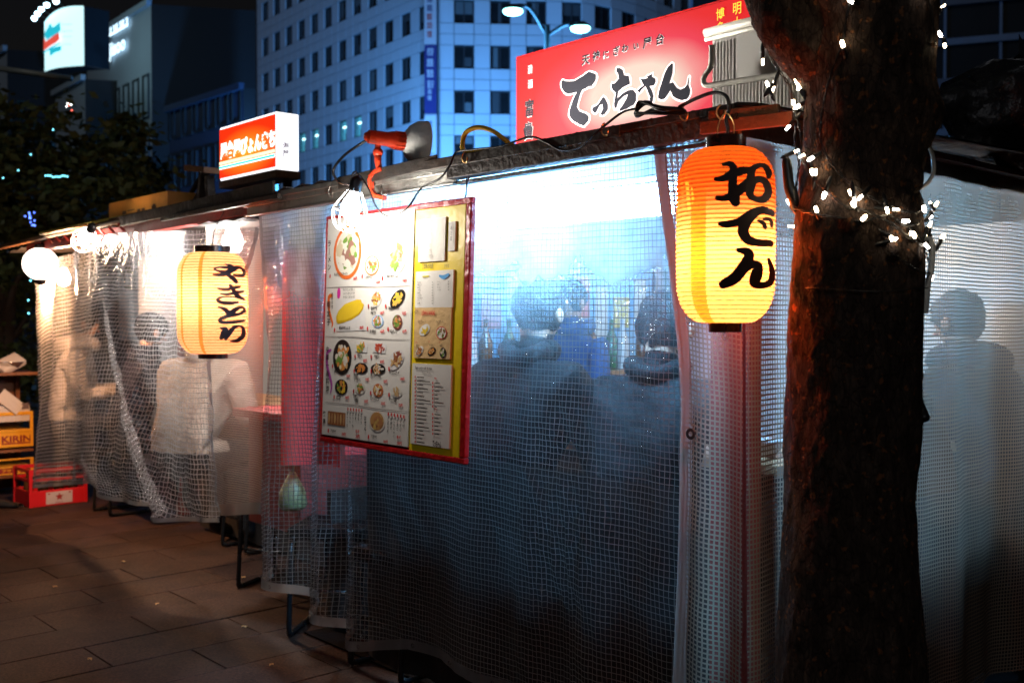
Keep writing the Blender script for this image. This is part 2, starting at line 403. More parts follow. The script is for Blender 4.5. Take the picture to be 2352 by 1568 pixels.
# a few fallen leaves
M_leafdry = pm('dry_leaf', (0.45, 0.26, 0.10), 0.7, var=0.3)
for k, (px, py) in enumerate([(127, 1348), (560, 1367 - 40), (1080 * .334, 1448 - 60), (560, 1580 - 140), (623, 1528), (283, 1290), (207, 1515)]):
    p = onZ(px, py, 0.004); b = MB(); a = rs.uniform(0, 6)
    pts = [(math.cos(a + t) * r_ * 0.014, math.sin(a + t) * r_ * 0.014 * 0.8, z) for t, r_, z in ((0, 1.3, .006), (1, .7, .002), (2.2, .6, .008), (3.1, 1, .003), (4.2, .6, .009), (5.4, .7, .002))]
    b.add([p + Vector(q) for q in pts], [(0, 1, 2), (0, 2, 3), (0, 3, 4), (0, 4, 5)])
    tag(b.build('fallen_leaf', M_leafdry), ['dry tan leaf on the paving near the left edge', 'dry leaf on the paving below the two stalls gap', 'dry leaf in the middle of the bare paving', 'dry leaf just left of the pleated sheet hem', 'dry leaf lowest on the paving near the bottom edge', 'dry leaf just below the gathered left sheet', 'dry leaf at the lower left of the paving'][k], 'leaf', 'fallen leaves on the pavement')

# ================================================================== tall tiled office building
M_tile = pm('pale_tile_panel', (0.50, 0.56, 0.62), 0.45, var=0.08, scale=0.35, bump=0.03)
M_back = pm('tile_joint_backing', (0.10, 0.13, 0.17), 0.8)
M_wfrm = pm('dark_window_frame', (0.05, 0.06, 0.07), 0.4, metal=0.5)
M_pane = pm('dark_glass', (0.012, 0.014, 0.016), 0.08, var=0.4, scale=0.4, bump=0, spec=0.7)
M_pane_lit = em('lit_office_glass', (0.10, 0.55, 0.75), 0.5)
M_curt = pm('office_blind', (0.10, 0.12, 0.13), 0.8)
M_tube = em('office_ceiling_tube', (0.6, 1.0, 1.0), 4.0)
_panel_cache = {}
def panel_me(w, h, mat, t=0.12):
    k = (round(w, 2), round(h, 2), mat.name)
    if k not in _panel_cache:
        b = MB(); b.box((0, 0, 0), (w - 0.05, t, h - 0.05)); _panel_cache[k] = b.mesh('wall_panel', mat)
    return _panel_cache[k]
def win_me(w, h, mull, mat):
    k = ('w', round(w, 2), round(h, 2), mull)
    if k not in _panel_cache:
        b = MB(); f = 0.09
        for x in (-w / 2 + f / 2, w / 2 - f / 2) + ((0,) if mull else ()): b.box((x, 0, 0), (f, 0.12, h))
        for z in (-h / 2 + f / 2, h / 2 - f / 2): b.box((0, 0, z), (w - 2 * f, 0.1, f))
        _panel_cache[k] = b.mesh('window', M_wfrm)
    return _panel_cache[k]
def pane_me(w, h, mat):
    k = ('p', round(w, 2), round(h, 2), mat.name)
    if k not in _panel_cache:
        b = MB(); b.box((0, 0.05, 0), (w - 0.1, 0.02, h - 0.1)); _panel_cache[k] = b.mesh('pane', mat)
    return _panel_cache[k]
def face_local(parent, A, d):
    """matrix of a facade: x along d, y into the building"""
    d = Vector(d).normalized(); n = Vector((0, 0, 1)).cross(d)
    return A, d, n, math.atan2(d.y, d.x)
BUD = [300]; rg0 = random.Random(31); M_curt2 = pm('dark_blind', (0.045, 0.05, 0.055), 0.8)
def facade(parent, A, d, ncol, nrow, cw, rh, ww, wh, z0, sill=1.0, mull=False, lit=(), tile=M_tile, skip=None, panes=True, stuff=None):
    A, d, n, ang = face_local(parent, Vector(A), d)
    for c in range(ncol):
        for r in range(nrow):
            z = z0 + r * rh; xc = (c + 0.5) * cw
            def put(name, me, x, zz, dep, par=parent):
                o = link(name, me, par, None); P = A + d * x + n * dep; o.location = world_of(parent).inverted() @ Vector((P.x, P.y, zz)); o.rotation_euler = (0, 0, ang); return o
            pw = cw - ww
            pieces = [(xc - cw / 2 + pw / 2, z + sill + wh / 2, pw, wh)]
            hh = (rh - wh) / 2
            for q in range(2):
                zz = z + sill + wh + hh * (q + 0.5)
                pieces += [(xc - cw / 2 + pw / 2, zz, pw, hh), (xc + pw / 2, zz, ww, hh)]
            for (x, zz, w, h) in pieces:
                P = A + d * x + n * 0.06; v = Vector((P.x, P.y, zz)) - _c; dep = v.dot(_f)
                py = PH / 2 - FPX * v.dot(_u) / dep; px = PW / 2 + FPX * v.dot(_r) / dep
                if BUD[0] > 0 and -60 < py < 430 and 560 < px < 1620: BUD[0] -= 1; put('wall_panel', panel_me(w, h, tile), x, zz, 0.06)
                else: stuff.box((P.x, P.y, zz), (w - 0.05, 0.12, h - 0.05), rz=ang)
            if panes:
                on = (c, r) in lit
                w = put('window', win_me(ww, wh, mull, M_wfrm), xc + pw / 2, z + sill + wh / 2, 0.22)
                pn = link('pane', pane_me(ww, wh, M_pane_lit if on else M_pane), w)
                if on:
                    b = MB(); b.box((0.1, 0.02, wh * 0.18), (ww * 0.5, 0.04, 0.14)); link('ceiling_tube', b.mesh('ceiling_tube', M_tube), w)
                    b = MB(); b.box((-ww * .22, 0.015, 0), (ww * .12, 0.03, wh * .96)); b.box((ww * .3, 0.015, -wh * .3), (ww * .3, 0.03, wh * .36)); link('blind', b.mesh('blind', M_curt), w)
                elif rg0.random() < .6:
                    q0 = rg0.random(); b = MB()
                    if q0 < .4: b.box((-ww * .25 + ww * .3 * rg0.random(), 0.02, 0), (ww * rg0.uniform(.12, .4), 0.03, wh * .9))
                    elif q0 < .8: hq = rg0.uniform(.2, .7); b.box((0, 0.02, wh * (.45 - hq / 2)), (ww * .85, 0.03, wh * hq))
                    else: b.box((ww * .2, 0.02, -wh * .2), (ww * .35, 0.03, wh * .4))
                    link('blind', b.mesh('blind', M_curt if rg0.random() < .6 else M_curt2), w)
D0 = 84.0
Cn = atD(985, 735, D0); Cn.z = 0
dl = (FH * math.cos(R(38.3)) - _r * math.sin(R(38.3)))
tower = empty('office_tower', Cn, label='tall pale tiled office building with rows of dark windows, lit blue', cat='building')
stf = MB()
Ll = 12 * 2.66
ZW = 22.0 - 0.93 - 1.0    # so a row of windows is centred at about 22 m
zb = ZW - 3 * 3.6
lit = [(9, 1 + 1), (8, 2), (7, 2), (5, 2), (4, 2), (6, 2)]
# left face runs away from the corner; its columns are counted from the far end so that the outside faces the camera
Af = Cn + dl * Ll
facade(tower, Af, -dl, 12, 9, 2.66, 3.6, 1.42, 1.86, zb, lit=((2, 2), (3, 2), (4, 2), (6, 2), (7, 2)), stuff=stf)
# right side: a shallow curve of narrow faces
pts = [Cn + _r * 0.75]
angs = [4, 4, 2, 8, 30, 40, 46, 50, 52, 54, 54]
cwr = 2.9
for a in angs:
    dd = _r * math.cos(R(a)) + FH * math.sin(R(a)); pts.append(pts[-1] + dd * cwr)
for k in range(len(angs)):
    facade(tower, pts[k], pts[k + 1] - pts[k], 1, 9, cwr, 3.6, 1.6, 1.86, zb + 0.35, mull=True, stuff=stf)
tag(stf.build('wall_panels_beyond', M_tile, tower), kind='stuff')
bk = MB(); ztop = zb + 9 * 3.6 + 0.8
ring = [Af] + [Cn] + pts[0:1] + pts[1:]
nb = [p + FH * 30 for p in (pts[-1], Af)]
loop = ring + nb
for i in range(len(loop)):
    a, b_ = loop[i], loop[(i + 1) % len(loop)]
    dd = (b_ - a).normalized(); nn = Vector((0, 0, 1)).cross(dd) * 0.34
    a2, b2 = a + nn, b_ + nn
    bk.add([(a2.x, a2.y, 0), (b2.x, b2.y, 0), (b2.x, b2.y, ztop), (a2.x, a2.y, ztop)], [(0, 1, 2, 3)])
bk.add([(p.x, p.y, ztop) for p in loop], [tuple(range(len(loop)))])
bk.build('wall', M_back, tower)
# corner pilaster with a tall vertical sign board
pl = MB(); pl.bar((Cn.x, Cn.y, 0), (Cn.x + _r.x * .8, Cn.y + _r.y * .8, 0.001), 0.1, 0.1)
M_sgnb = pm('navy_sign_panel', (0.02, 0.03, 0.16), 0.4); M_sgnw = pm('white_sign_panel', (0.5, 0.5, 0.55), 0.4); M_sgnr = print_mat('red_sign_print', (0.42, 0.06, 0.06)); M_sgnd = print_mat('dark_sign_print', (0.06, 0.07, 0.16))
vs_ = empty('vertical_sign', Cn - FH * 0.5, label='tall narrow vertical sign at the corner of the tiled office building', cat='sign')
fl = Flat(Cn - FH * 0.55 - _r * 0.25, _r, (0, 0, 1))
b = MB(); fl.slab(b, 0, 14.5, 0.95, 17.5, 0, 0.25); fl.slab(b, 0, 23.1, 0.95, 27.3, 0, 0.25); fl.slab(b, 0, 12, 0.95, 14.45, 0, 0.25); fl.slab(b, 0, 17.6 - .05, 0.95, 17.6, 0, .2); b.build('white_board', M_sgnw, vs_)
b = MB(); fl.slab(b, 0, 17.65, 0.95, 23.05, 0, 0.25); b.build('navy_board', M_sgnb, vs_)
b = MB(); b2 = MB(); b3 = MB(); rg = random.Random(2)
def glyph(mb, x, y, s_):
    """an unreadable far character: a clump of strokes"""
    for q in range(3): fl.slab(mb, x + rg.uniform(0, .1) * s_, y + (q * .36 + rg.uniform(0, .08)) * s_, x + s_ * rg.uniform(.85, 1), y + (q * .36 + .18) * s_, 0.25, 0.27)
    for q in range(2): fl.slab(mb, x + (.2 + q * .4 + rg.uniform(-.1, .1)) * s_, y, x + (.36 + q * .4) * s_, y + s_, 0.25, 0.275)
for k in range(4): glyph(b3, 0.17, 22.2 - k * 0.85, 0.6)
for k in range(4): glyph(b3, 0.22, 18.7 + 0.0 - k * 0.0 + (k - 1) * -0.5 + .0, 0.36) if k < 2 else None
for k in range(5): glyph(b, 0.17, 16.6 - k * 0.62, 0.45)
for k in range(2): glyph(b, 0.17, 26.4 - k * 0.7, 0.5)
for k in range(3): glyph(b2, 0.17, 25.0 - k * 0.68, 0.5)
for k in range(2): glyph(b2, 0.17, 13.2 - k * 0.7, 0.5)
b.build('dark_lettering', M_sgnd, vs_); b2.build('red_lettering', M_sgnr, vs_); b3.build('white_lettering', M_sgnw, vs_)

# ================================================================== dark block with lit wall letters and a side billboard
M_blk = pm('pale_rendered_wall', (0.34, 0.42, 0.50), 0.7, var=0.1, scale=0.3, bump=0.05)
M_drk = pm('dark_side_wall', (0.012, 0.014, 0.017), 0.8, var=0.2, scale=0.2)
def box_building(name, label, px0, px1, D, top_py, depth_ang, side_len, wmat, smat, cols, rows, ww, wh, zb_, rh, lit_m=None, name_win='window'):
    """building whose street face recedes to the left; its near right edge stands at px1"""
    E1 = atD(px1, 735, D); E1.z = 0
    dd = FH * math.cos(R(depth_ang)) - _r * math.sin(R(depth_ang))
    # find length so that the far edge lands on px0
    k = (px0 - PW / 2) / FPX; Rr_ = E1.dot(_r); Dd = E1.dot(FH)
    L = (Rr_ - k * Dd) / (math.sin(R(depth_ang)) + k * math.cos(R(depth_ang)))
    E0 = E1 + dd * L
    top = CZ + (735 - top_py) / FPX * D
    sd = _r * math.cos(R(12)) + FH * math.sin(R(12))
    E2 = E1 + sd * side_len; E3 = E0 + sd * side_len
    root = empty(name, E1, label=label, cat='building')
    w = MB(); 
    w.add([(E0.x, E0.y, 0), (E1.x, E1.y, 0), (E1.x, E1.y, top), (E0.x, E0.y, top)], [(0, 1, 2, 3)])
    w.build('wall', wmat, root)
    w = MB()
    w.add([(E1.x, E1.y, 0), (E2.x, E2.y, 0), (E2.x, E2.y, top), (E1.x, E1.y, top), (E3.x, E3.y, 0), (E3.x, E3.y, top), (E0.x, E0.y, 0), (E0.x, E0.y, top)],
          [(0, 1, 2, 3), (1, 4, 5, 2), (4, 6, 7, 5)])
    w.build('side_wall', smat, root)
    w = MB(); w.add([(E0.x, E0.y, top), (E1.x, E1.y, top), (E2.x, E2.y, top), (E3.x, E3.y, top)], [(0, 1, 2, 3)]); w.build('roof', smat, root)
    nn = Vector((0, 0, 1)).cross(-dd)   # outward is -nn
    w = MB(); w.bar(Vector((E0.x, E0.y, top + .1)) - nn * .12, Vector((E1.x, E1.y, top + .1)) - nn * .12, 0.3, 0.35); w.build('parapet', wmat, root)
    ang = math.atan2(-dd.y, -dd.x); cw = L / cols
    for c in range(cols):
        for r in range(rows):
            P = E0 - dd * ((c + 0.5) * cw) - nn * 0.03
            o = link('window', win_me(ww, wh, False, M_wfrm), root); o.location = world_of(root).inverted() @ Vector((P.x, P.y, zb_ + r * rh)); o.rotation_euler = (0, 0, ang)
            link('pane', pane_me(ww, wh, lit_m if (lit_m and (c * 5 + r * 3) % 3) else M_pane), o)
    return root, E0, E1, dd, nn, top, L
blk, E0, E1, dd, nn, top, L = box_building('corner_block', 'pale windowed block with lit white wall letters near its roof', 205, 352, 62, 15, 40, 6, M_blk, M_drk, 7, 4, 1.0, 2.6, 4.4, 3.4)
M_wl = em('lit_white_letters', (0.62, 0.86, 1.0), 2.2)
fl = Flat(E1 + dd * 6.6 - nn * 0.15, -dd, (0, 0, 1))
b = MB()
for k in range(6): fl.slab(b, 0.1 + k * 0.55, 19.3, 0.55 + k * 0.55, 19.42, 0.02, 0.06); fl.slab(b, 0.1 + k * 0.55, 19.8, 0.52 + k * 0.55, 19.92, 0.02, 0.06); fl.slab(b, 0.25 + k * 0.55 + (k % 2) * .14, 19.3, 0.38 + k * 0.55 + (k % 2) * .14, 19.92, 0.02, 0.065)
b.build('wall_letters', M_wl, blk)
b = MB(); fl.text(b, 'jisoo', 0.1, 18.0, 1.25, 0.05, bold=0.03, sx=1.15); b.build('wall_letters', M_wl, blk)

# billboard: curved lit panel on brackets at the far-left end of the block
bbP = atD(190, 735, 60); bbP.z = 0
bb = empty('billboard', bbP, label='curved white lit billboard with cyan and red print and spotlights on top', cat='billboard')
z0b, z1b = CZ + (735 - 152) / FPX * 60, CZ + (735 - 35) / FPX * 60
def bbp(t, z, off=0.0):
    """t 0..1 from left to right on a shallow convex curve"""
    a = atD(108, 735, 61.5); c = atD(199, 735, 57.5); a.z = c.z = 0
    p = a.lerp(c, t); q = (c - a).normalized(); nrm = Vector((q.y, -q.x, 0))
    p = p + nrm * (0.30 * math.sin(math.pi * t) + off); p.z = z; return p
def bbz(t, py): return CZ + (735 - py) / FPX * (61.5 - 4.0 * t)
M_bbw = em('billboard_face', (0.60, 0.95, 1.0), 1.25); M_bbc = em('billboard_cyan', (0.02, 0.55, 0.70), 0.9); M_bbr = em('billboard_red', (0.85, 0.10, 0.07), 0.9); M_bbg = em('billboard_grey', (0.25, 0.5, 0.6), 0.8)
def sl(t): return -0.0 + 0.0 * t
b = MB()
for i in range(20):
    t0, t1 = i / 20, (i + 1) / 20
    tp0, tp1 = (56 - 37 * math.sin(t * 1.57) for t in (t0, t1))
    b.add([bbp(t0, bbz(t0, 168 - 14 * t0)), bbp(t1, bbz(t1, 168 - 14 * t1)), bbp(t1, bbz(t1, tp1)), bbp(t0, bbz(t0, tp0))], [(0, 1, 2, 3)])
b.build('lit_face', M_bbw, bb, smooth=True)
b = MB()
for i in range(20):
    t0, t1 = i / 20, (i + 1) / 20
    b.add([bbp(t0, bbz(t0, 169 - 14 * t0)), bbp(t1, bbz(t1, 169 - 14 * t1)), bbp(t1, bbz(t1, 169 - 14 * t1), -1.2), bbp(t0, bbz(t0, 169 - 14 * t0), -1.2)], [(0, 1, 2, 3)])
b.add([bbp(1, bbz(1, 154), .02), bbp(1, bbz(1, 19), .02), bbp(1, bbz(1, 19), -1.4), bbp(1, bbz(1, 154), -1.4)], [(0, 1, 2, 3)])
b.build('casing', M_drk, bb)
def bbpoly(pts2, mat, nm, off=0.14):
    b = MB(); P2 = []
    for (x, y) in pts2:   # picture coordinates of the print, display pixels
        t = (x - 105) / 92.0; z = CZ + (735 - y) / FPX * (61.5 - 4 * t)
        P2.append((t, z))
    tri = tessellate_polygon([[Vector((a_, b_, 0)) for (a_, b_) in P2]])
    b.add([bbp(t, z, off) for (t, z) in P2], [tuple(t) for t in tri]); b.build(nm, mat, bb)
bbpoly([(116, 82), (130, 70), (134, 62), (140, 64), (142, 71), (152, 66), (160, 58), (162, 76), (156, 86), (140, 92), (124, 99), (122, 92), (117, 93)], M_bbc, 'cyan_print')
bbpoly([(113, 96), (118, 95), (120, 102), (134, 96), (148, 88), (158, 82), (159, 98), (150, 106), (130, 114), (112, 122)], M_bbr, 'red_print')
bbpoly([(111, 125), (135, 116), (160, 104), (160, 107), (135, 120), (112, 128)], M_bbc, 'cyan_rule')
bbpoly([(133, 120), (150, 115), (163, 112), (162, 123), (148, 128), (135, 136)], M_bbc, 'cyan_print')
for (y0, y1) in ((62, 63.2), (77, 78.2), (90, 91), (107, 108)):
    bbpoly([(163, y0 + 2), (182, y0), (182, y1), (163, y1 + 2)], M_bbg, 'route_line')
M_spot = em('spot_lamp_glass', (0.55, 0.85, 1.0), 12)
for k in range(5):
    t = [-.06, 0.10, 0.26, 0.44, 0.66][k]; p = bbp(t, bbz(t, 46 - 37 * math.sin(t * 1.57)), 0.5)
    b = MB(); b.bar(bbp(t, bbz(t, 60 - 37 * math.sin(t * 1.57)), -0.3), p, 0.06, 0.06); b.box(p + Vector((0, 0, .12)), (0.3, 0.3, 0.12)); arm = b.build('spotlight_arm', M_drk, bb)
    b = MB(); b.sph(p - Vector((0, 0, .02)), 0.15, 10); b.build('spot_lamp', M_spot, arm)
# lower pale building left of it, and a low wide dark-blue one to the right
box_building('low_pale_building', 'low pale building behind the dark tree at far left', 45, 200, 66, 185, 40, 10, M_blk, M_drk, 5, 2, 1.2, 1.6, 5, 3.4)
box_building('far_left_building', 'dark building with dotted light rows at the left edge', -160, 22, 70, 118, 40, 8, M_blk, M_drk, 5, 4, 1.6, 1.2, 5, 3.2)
M_blue = pm('blue_grey_wall', (0.03, 0.05, 0.10), 0.7, var=0.12, scale=0.3)
M_plit = em('dim_office_glass', (0.14, 0.34, 0.62), 0.28)
box_building('windowed_low_building', 'low dark blue building with dim tall windows beside the tiled tower', 330, 562, 56, 205, 44, 0.6, M_blue, M_drk, 9, 4, 0.95, 2.0, 4.2, 2.9, lit_m=M_plit)
# dark building at upper right
rbP = atD(2140, 735, 26); rbP.z = 0
rb = empty('dark_glass_building', rbP, label='dark blue glass building behind the tree at the upper right', cat='building')
M_rbw = pm('dark_blue_cladding', (0.03, 0.06, 0.10), 0.35, var=0.15, scale=0.5)
M_rbl = pm('blue_mullion', (0.08, 0.14, 0.22), 0.4)
rd = (_r * math.cos(R(20)) - FH * math.sin(R(20)))
# receding to the left: near end on the right
rn = Vector((rd.y, -rd.x, 0))
b = MB(); A_ = rbP - rd * 6; B_ = rbP + rd * 16
b.add([(A_.x, A_.y, 0), (B_.x, B_.y, 0), (B_.x, B_.y, 30), (A_.x, A_.y, 30)], [(0, 1, 2, 3)])
A2, B2 = A_ - rn * 8, B_ - rn * 8
b.add([(A_.x, A_.y, 0), (A_.x, A_.y, 30), (A2.x, A2.y, 30), (A2.x, A2.y, 0), (B_.x, B_.y, 30), (B2.x, B2.y, 30)], [(0, 1, 2, 3), (1, 4, 5, 2)]); b.build('wall', M_pane, rb)
for k in range(10):
    b = MB(); z = 2.6 + k * 1.1; b.bar(Vector((A_.x, A_.y, z)) + rn * .06, Vector((B_.x, B_.y, z)) + rn * .06, 0.12, 0.16 if k % 2 else 0.42); b.build('floor_band', M_rbl if k % 2 else M_rbw, rb)
for k in range(18):
    P = A_ + rd * (k * 1.25) + rn * .03; b = MB(); b.box((P.x, P.y, 14), (0.06, 0.06, 26), rz=math.atan2(rd.y, rd.x)); b.build('mullion', M_rbl, rb)

# ================================================================== street lamps
M_pole = pm('dark_lamp_pole', (0.03, 0.05, 0.05), 0.5, metal=0.4)
M_head = em('street_lamp_glass', (0.35, 1.0, 0.92), 7.0)
def street_lamp(P, h, heads, power, label, col=(0.11, 0.41, 1.0), hr=0.25, aim=None):
    root = empty('street_lamp', (P.x, P.y, 0), label=label, cat='street lamp', group='street lamps')
    b = MB(); b.tube([(P.x, P.y, 0), (P.x, P.y, h * .5), (P.x, P.y, h - .1)], [0.11, 0.09, 0.07], 10); b.build('pole', M_pole, root, smooth=True)
    for s_ in heads:
        e = P + _r * s_[0] + FH * s_[1]; z = h + s_[2]
        b = MB(); b.tube(catmull([(P.x, P.y, h - .35), (P.x + (e.x - P.x) * .5, P.y + (e.y - P.y) * .5, z + .06), (e.x, e.y, z + .12)], 5), 0.045, 8); b.build('arm', M_pole, root, smooth=True)
        b = MB(); b.lathe([(0.001, .16), (hr * .5, .13), (hr * .9, .05), (hr, 0.0)], (e.x, e.y, z), 16); hd = b.build('lamp_head', M_pole, root, smooth=True)
        b = MB(); b.sph((e.x, e.y, z - .01), hr * .92, 14, sc=(1, 1, .38)); b.build('lamp_glass', M_head, hd, smooth=True)
        ld = bpy.data.lights.new('street_lamp_light', 'SPOT' if aim else 'POINT'); ld.energy = power; ld.color = col; ld.shadow_soft_size = 0.3
        lo = bpy.data.objects.new('street_lamp_light', ld); COL.objects.link(lo); lo.parent = hd; lo.location = world_of(hd).inverted() @ Vector((e.x, e.y, z - .5))
        if aim: ld.spot_size = R(150); ld.spot_blend = .6; lo.rotation_euler = Vector((0, 0, -1)).rotation_difference((Vector(aim) - Vector((e.x, e.y, z))).normalized()).to_euler()
D1 = 24.0
P = atD(1256, 735, D1); hL = CZ + (735 - 52) / FPX * D1
street_lamp(P, hL, [(-0.78, 0, 0.22), (0.76, 0, -0.17)], 500, 'double-headed street lamp glowing teal above the red sign')
for px, D, h, pw in ((638, 52, CZ + 327 / FPX * 52, 6000), (845, 72, 9.5, 26000), (1090, 66, 9.0, 14000), (1400, 52, 8.4, 7000)):  # first lamp is in view; the other three are added to light the tower
    P = atD(px, 735, D)
    street_lamp(P, h, [(0.0, -0.9, 0.0)], pw, {638: 'small far street lamp glowing green under the orange box sign', 845: 'added street lamp out of sight behind the stall roof, lighting the tiled tower', 1090: 'added street lamp out of sight behind the stall roof, lighting the tower corner', 1400: 'added street lamp hidden behind the red sign, aimed at the tower'}[px], hr=0.4, aim=Vector((Cn.x, Cn.y, 26)) + dl * (8 if px < 1000 else -4))
# signal arm reaching in from the left edge
sa = empty('signal_arm', atD(-60, 735, 17), label='pale horizontal street pole reaching in from the left edge', cat='pole')
a, c = atD(-60, 150, 17), atD(165, 181, 17)
b = MB(); b.tube([a, c], 0.05, 8); b.build('arm', pm('pale_pole', (0.3, 0.32, 0.28), 0.5, metal=.3), sa, smooth=True)
b = MB(); b.tube([Vector((a.x, a.y, 0)), a], 0.09, 8); b.build('pole', _mc['pale_pole'], sa, smooth=True)

# ================================================================== dark tree behind the left stall
M_leafg = pm('night_leaf', (0.07, 0.095, 0.03), 0.6, var=0.5, scale=3)
M_barkd = pm('dark_bark', (0.05, 0.035, 0.025), 0.9, bump=0.5)
def leaf_tree(name, label, base, h, crown, nleaf, leaf, seed, trunk_r=0.14):
    rnd = random.Random(seed); base = Vector(base)
    root = empty(name, base, label=label, cat='tree')
    cx, cyy, cz, rx, rz = crown
    b = MB(); limbs = []
    b.tube([base, base + Vector((0.05, 0.0, h * .5)), base + Vector((0, 0.05, h))], [trunk_r, trunk_r * .8, trunk_r * .55], 10)
    for k in range(9):
        a = rnd.uniform(0, 6.28); s0 = base + Vector((0, 0, h * rnd.uniform(.55, 1)))
        e = Vector((base.x + cx + math.cos(a) * rx * rnd.uniform(.45, .85), base.y + cyy + math.sin(a) * rx * rnd.uniform(.45, .85), cz + rz * rnd.uniform(-.5, .8)))
        m_ = s0.lerp(e, .5) + Vector((rnd.uniform(-.2, .2), rnd.uniform(-.2, .2), .25)); limbs.append((s0, m_, e))
        b.tube(catmull([tuple(s0), tuple(m_), tuple(e)], 5), [trunk_r * .42 * (1 - i / 12) for i in range(11)], 6)
    b.build('trunk', M_barkd, root, smooth=True)
    cl = []
    for k in range(70):
        while True:
            p = Vector((rnd.uniform(-1, 1), rnd.uniform(-1, 1), rnd.uniform(-1, 1)))
            if 0.25 < p.length < 1: break
        cl.append((Vector((base.x + cx + p.x * rx, base.y + cyy + p.y * rx, cz + p.z * rz)), rnd.uniform(.10, .26) * rx))
    vs, fs = [], []
    for k in range(nleaf):
        c, r_ = cl[rnd.randrange(len(cl))]
        q = Vector((rnd.gauss(0, .55), rnd.gauss(0, .55), rnd.gauss(0, .45))) * r_ + c
        a = Vector((rnd.gauss(0, 1), rnd.gauss(0, 1), rnd.gauss(0, .6))).normalized(); t = a.cross(Vector((rnd.gauss(0, 1), rnd.gauss(0, 1), 1))).normalized()
        s_ = leaf * rnd.uniform(.6, 1.3); i0 = len(vs)
        vs += [q, q + a * s_ * .5 + t * s_ * .28, q + a * s_, q + a * s_ * .5 - t * s_ * .28]; fs.append((i0, i0 + 1, i0 + 2, i0 + 3))
    b = MB(); b.add(vs, fs); b.build('crown', M_leafg, root)
    return root
tb = onZ(150, 1010, 0.0); tbD = 13.0
tP = atD(150, 735, tbD); tP.z = 0
leaf_tree('street_tree', 'dark leafy street tree rising behind the left stall', tP, 2.4, (0, 0, CZ + (735 - 430) / FPX * tbD, 1.5, 1.05), 9000, 0.13, 5)
tP2 = atD(10, 735, 12.0); tP2.z = 0
leaf_tree('street_tree', 'dark leafy tree at the left edge beside the round globe lamp', tP2, 1.6, (-0.3, 0, 1.75, 0.95, 1.6), 9000, 0.12, 9)
# tiny coloured lights strung in the dark trees
M_cyl = em('cyan_fairy_light', (0.2, 0.8, 1.0), 5); M_bll = em('blue_fairy_light', (0.10, 0.2, 1.0), 6); M_whl = em('white_fairy_light', (0.9, 1, 1), 6); M_rdl = em('red_fairy_light', (1, .15, .1), 4)
ft = empty('fairy_lights', tP, label='scattered tiny blue and white fairy lights in the dark tree', cat='string lights')
rf = random.Random(4)
spots = [(160 + rf.uniform(-8, 6), 240 + rf.uniform(-4, 18), M_rdl if k % 2 else M_whl) for k in range(6)]
spots += [(105 + k * 5.5, 405 + rf.uniform(-2, 2), M_cyl) for k in range(10)]
spots += [(60 + rf.uniform(-7, 22), 495 + rf.uniform(-10, 28), M_bll) for k in range(12)]
spots += [(rf.uniform(0, 150), rf.uniform(290, 480), M_cyl) for k in range(4)] + [(rf.uniform(60, 76), rf.uniform(600, 760), M_cyl) for k in range(5)]
for (px, py, m_) in spots:
    p = atD(px, py, 11.2 if py < 560 else 10.4); b = MB(); b.sph(p, 0.008, 6); b.build('bulb', m_, ft)

# ================================================================== the two stalls
Y0, XC, XL, XLL = 2.03, -1.48, -3.77, -6.62
ZB, ZT = 1.69, 1.748
M_alu = pm('weathered_aluminium', (0.42, 0.41, 0.38), 0.42, metal=0.75, var=0.25, scale=9, dirt=0.75, dirtcol=(0.06, 0.05, 0.045), bump=0.25)
M_dwood = pm('dark_stained_wood', (0.035, 0.026, 0.022), 0.5, var=0.4, scale=9, bump=0.35, dirt=0.4, dirtcol=(0.10, 0.07, 0.05))
M_bwood = pm('worn_brown_wood', (0.16, 0.075, 0.035), 0.5, var=0.35, scale=12, bump=0.3, dirt=0.5)
M_tin = pm('dark_roof_tin', (0.05, 0.045, 0.042), 0.5, metal=0.4, var=0.3, scale=5, dirt=0.5, dirtcol=(0.12, 0.07, 0.045), bump=0.3)
M_redp = pm('dark_red_paint', (0.30, 0.035, 0.03), 0.5, var=0.25, scale=8, dirt=0.3)
M_brass = pm('brass_hook', (0.75, 0.52, 0.22), 0.3, metal=0.9, var=0.1)
M_blk_rub = pm('black_rubber', (0.012, 0.012, 0.013), 0.4, var=0.2)
M_tarpb = pm('pale_blue_tarp', (0.36, 0.60, 0.82), 0.6, var=0.1, scale=2, bump=0.3, bscale=7)
M_tarpw = pm('greyed_white_tarp', (0.52, 0.50, 0.47), 0.6, var=0.15, scale=2, bump=0.3, bscale=7)
M_redcloth = pm('red_cloth', (0.80, 0.06, 0.05), 0.8, var=0.15, scale=5, bump=0.2)
M_ctop = pm('counter_wood', (0.36, 0.22, 0.12), 0.4, var=0.25, scale=10)
M_pink = pm('faded_red_board', (0.55, 0.16, 0.13), 0.6, var=0.12)
M_dark = pm('dark_interior_board', (0.022, 0.018, 0.016), 0.7, var=0.3)

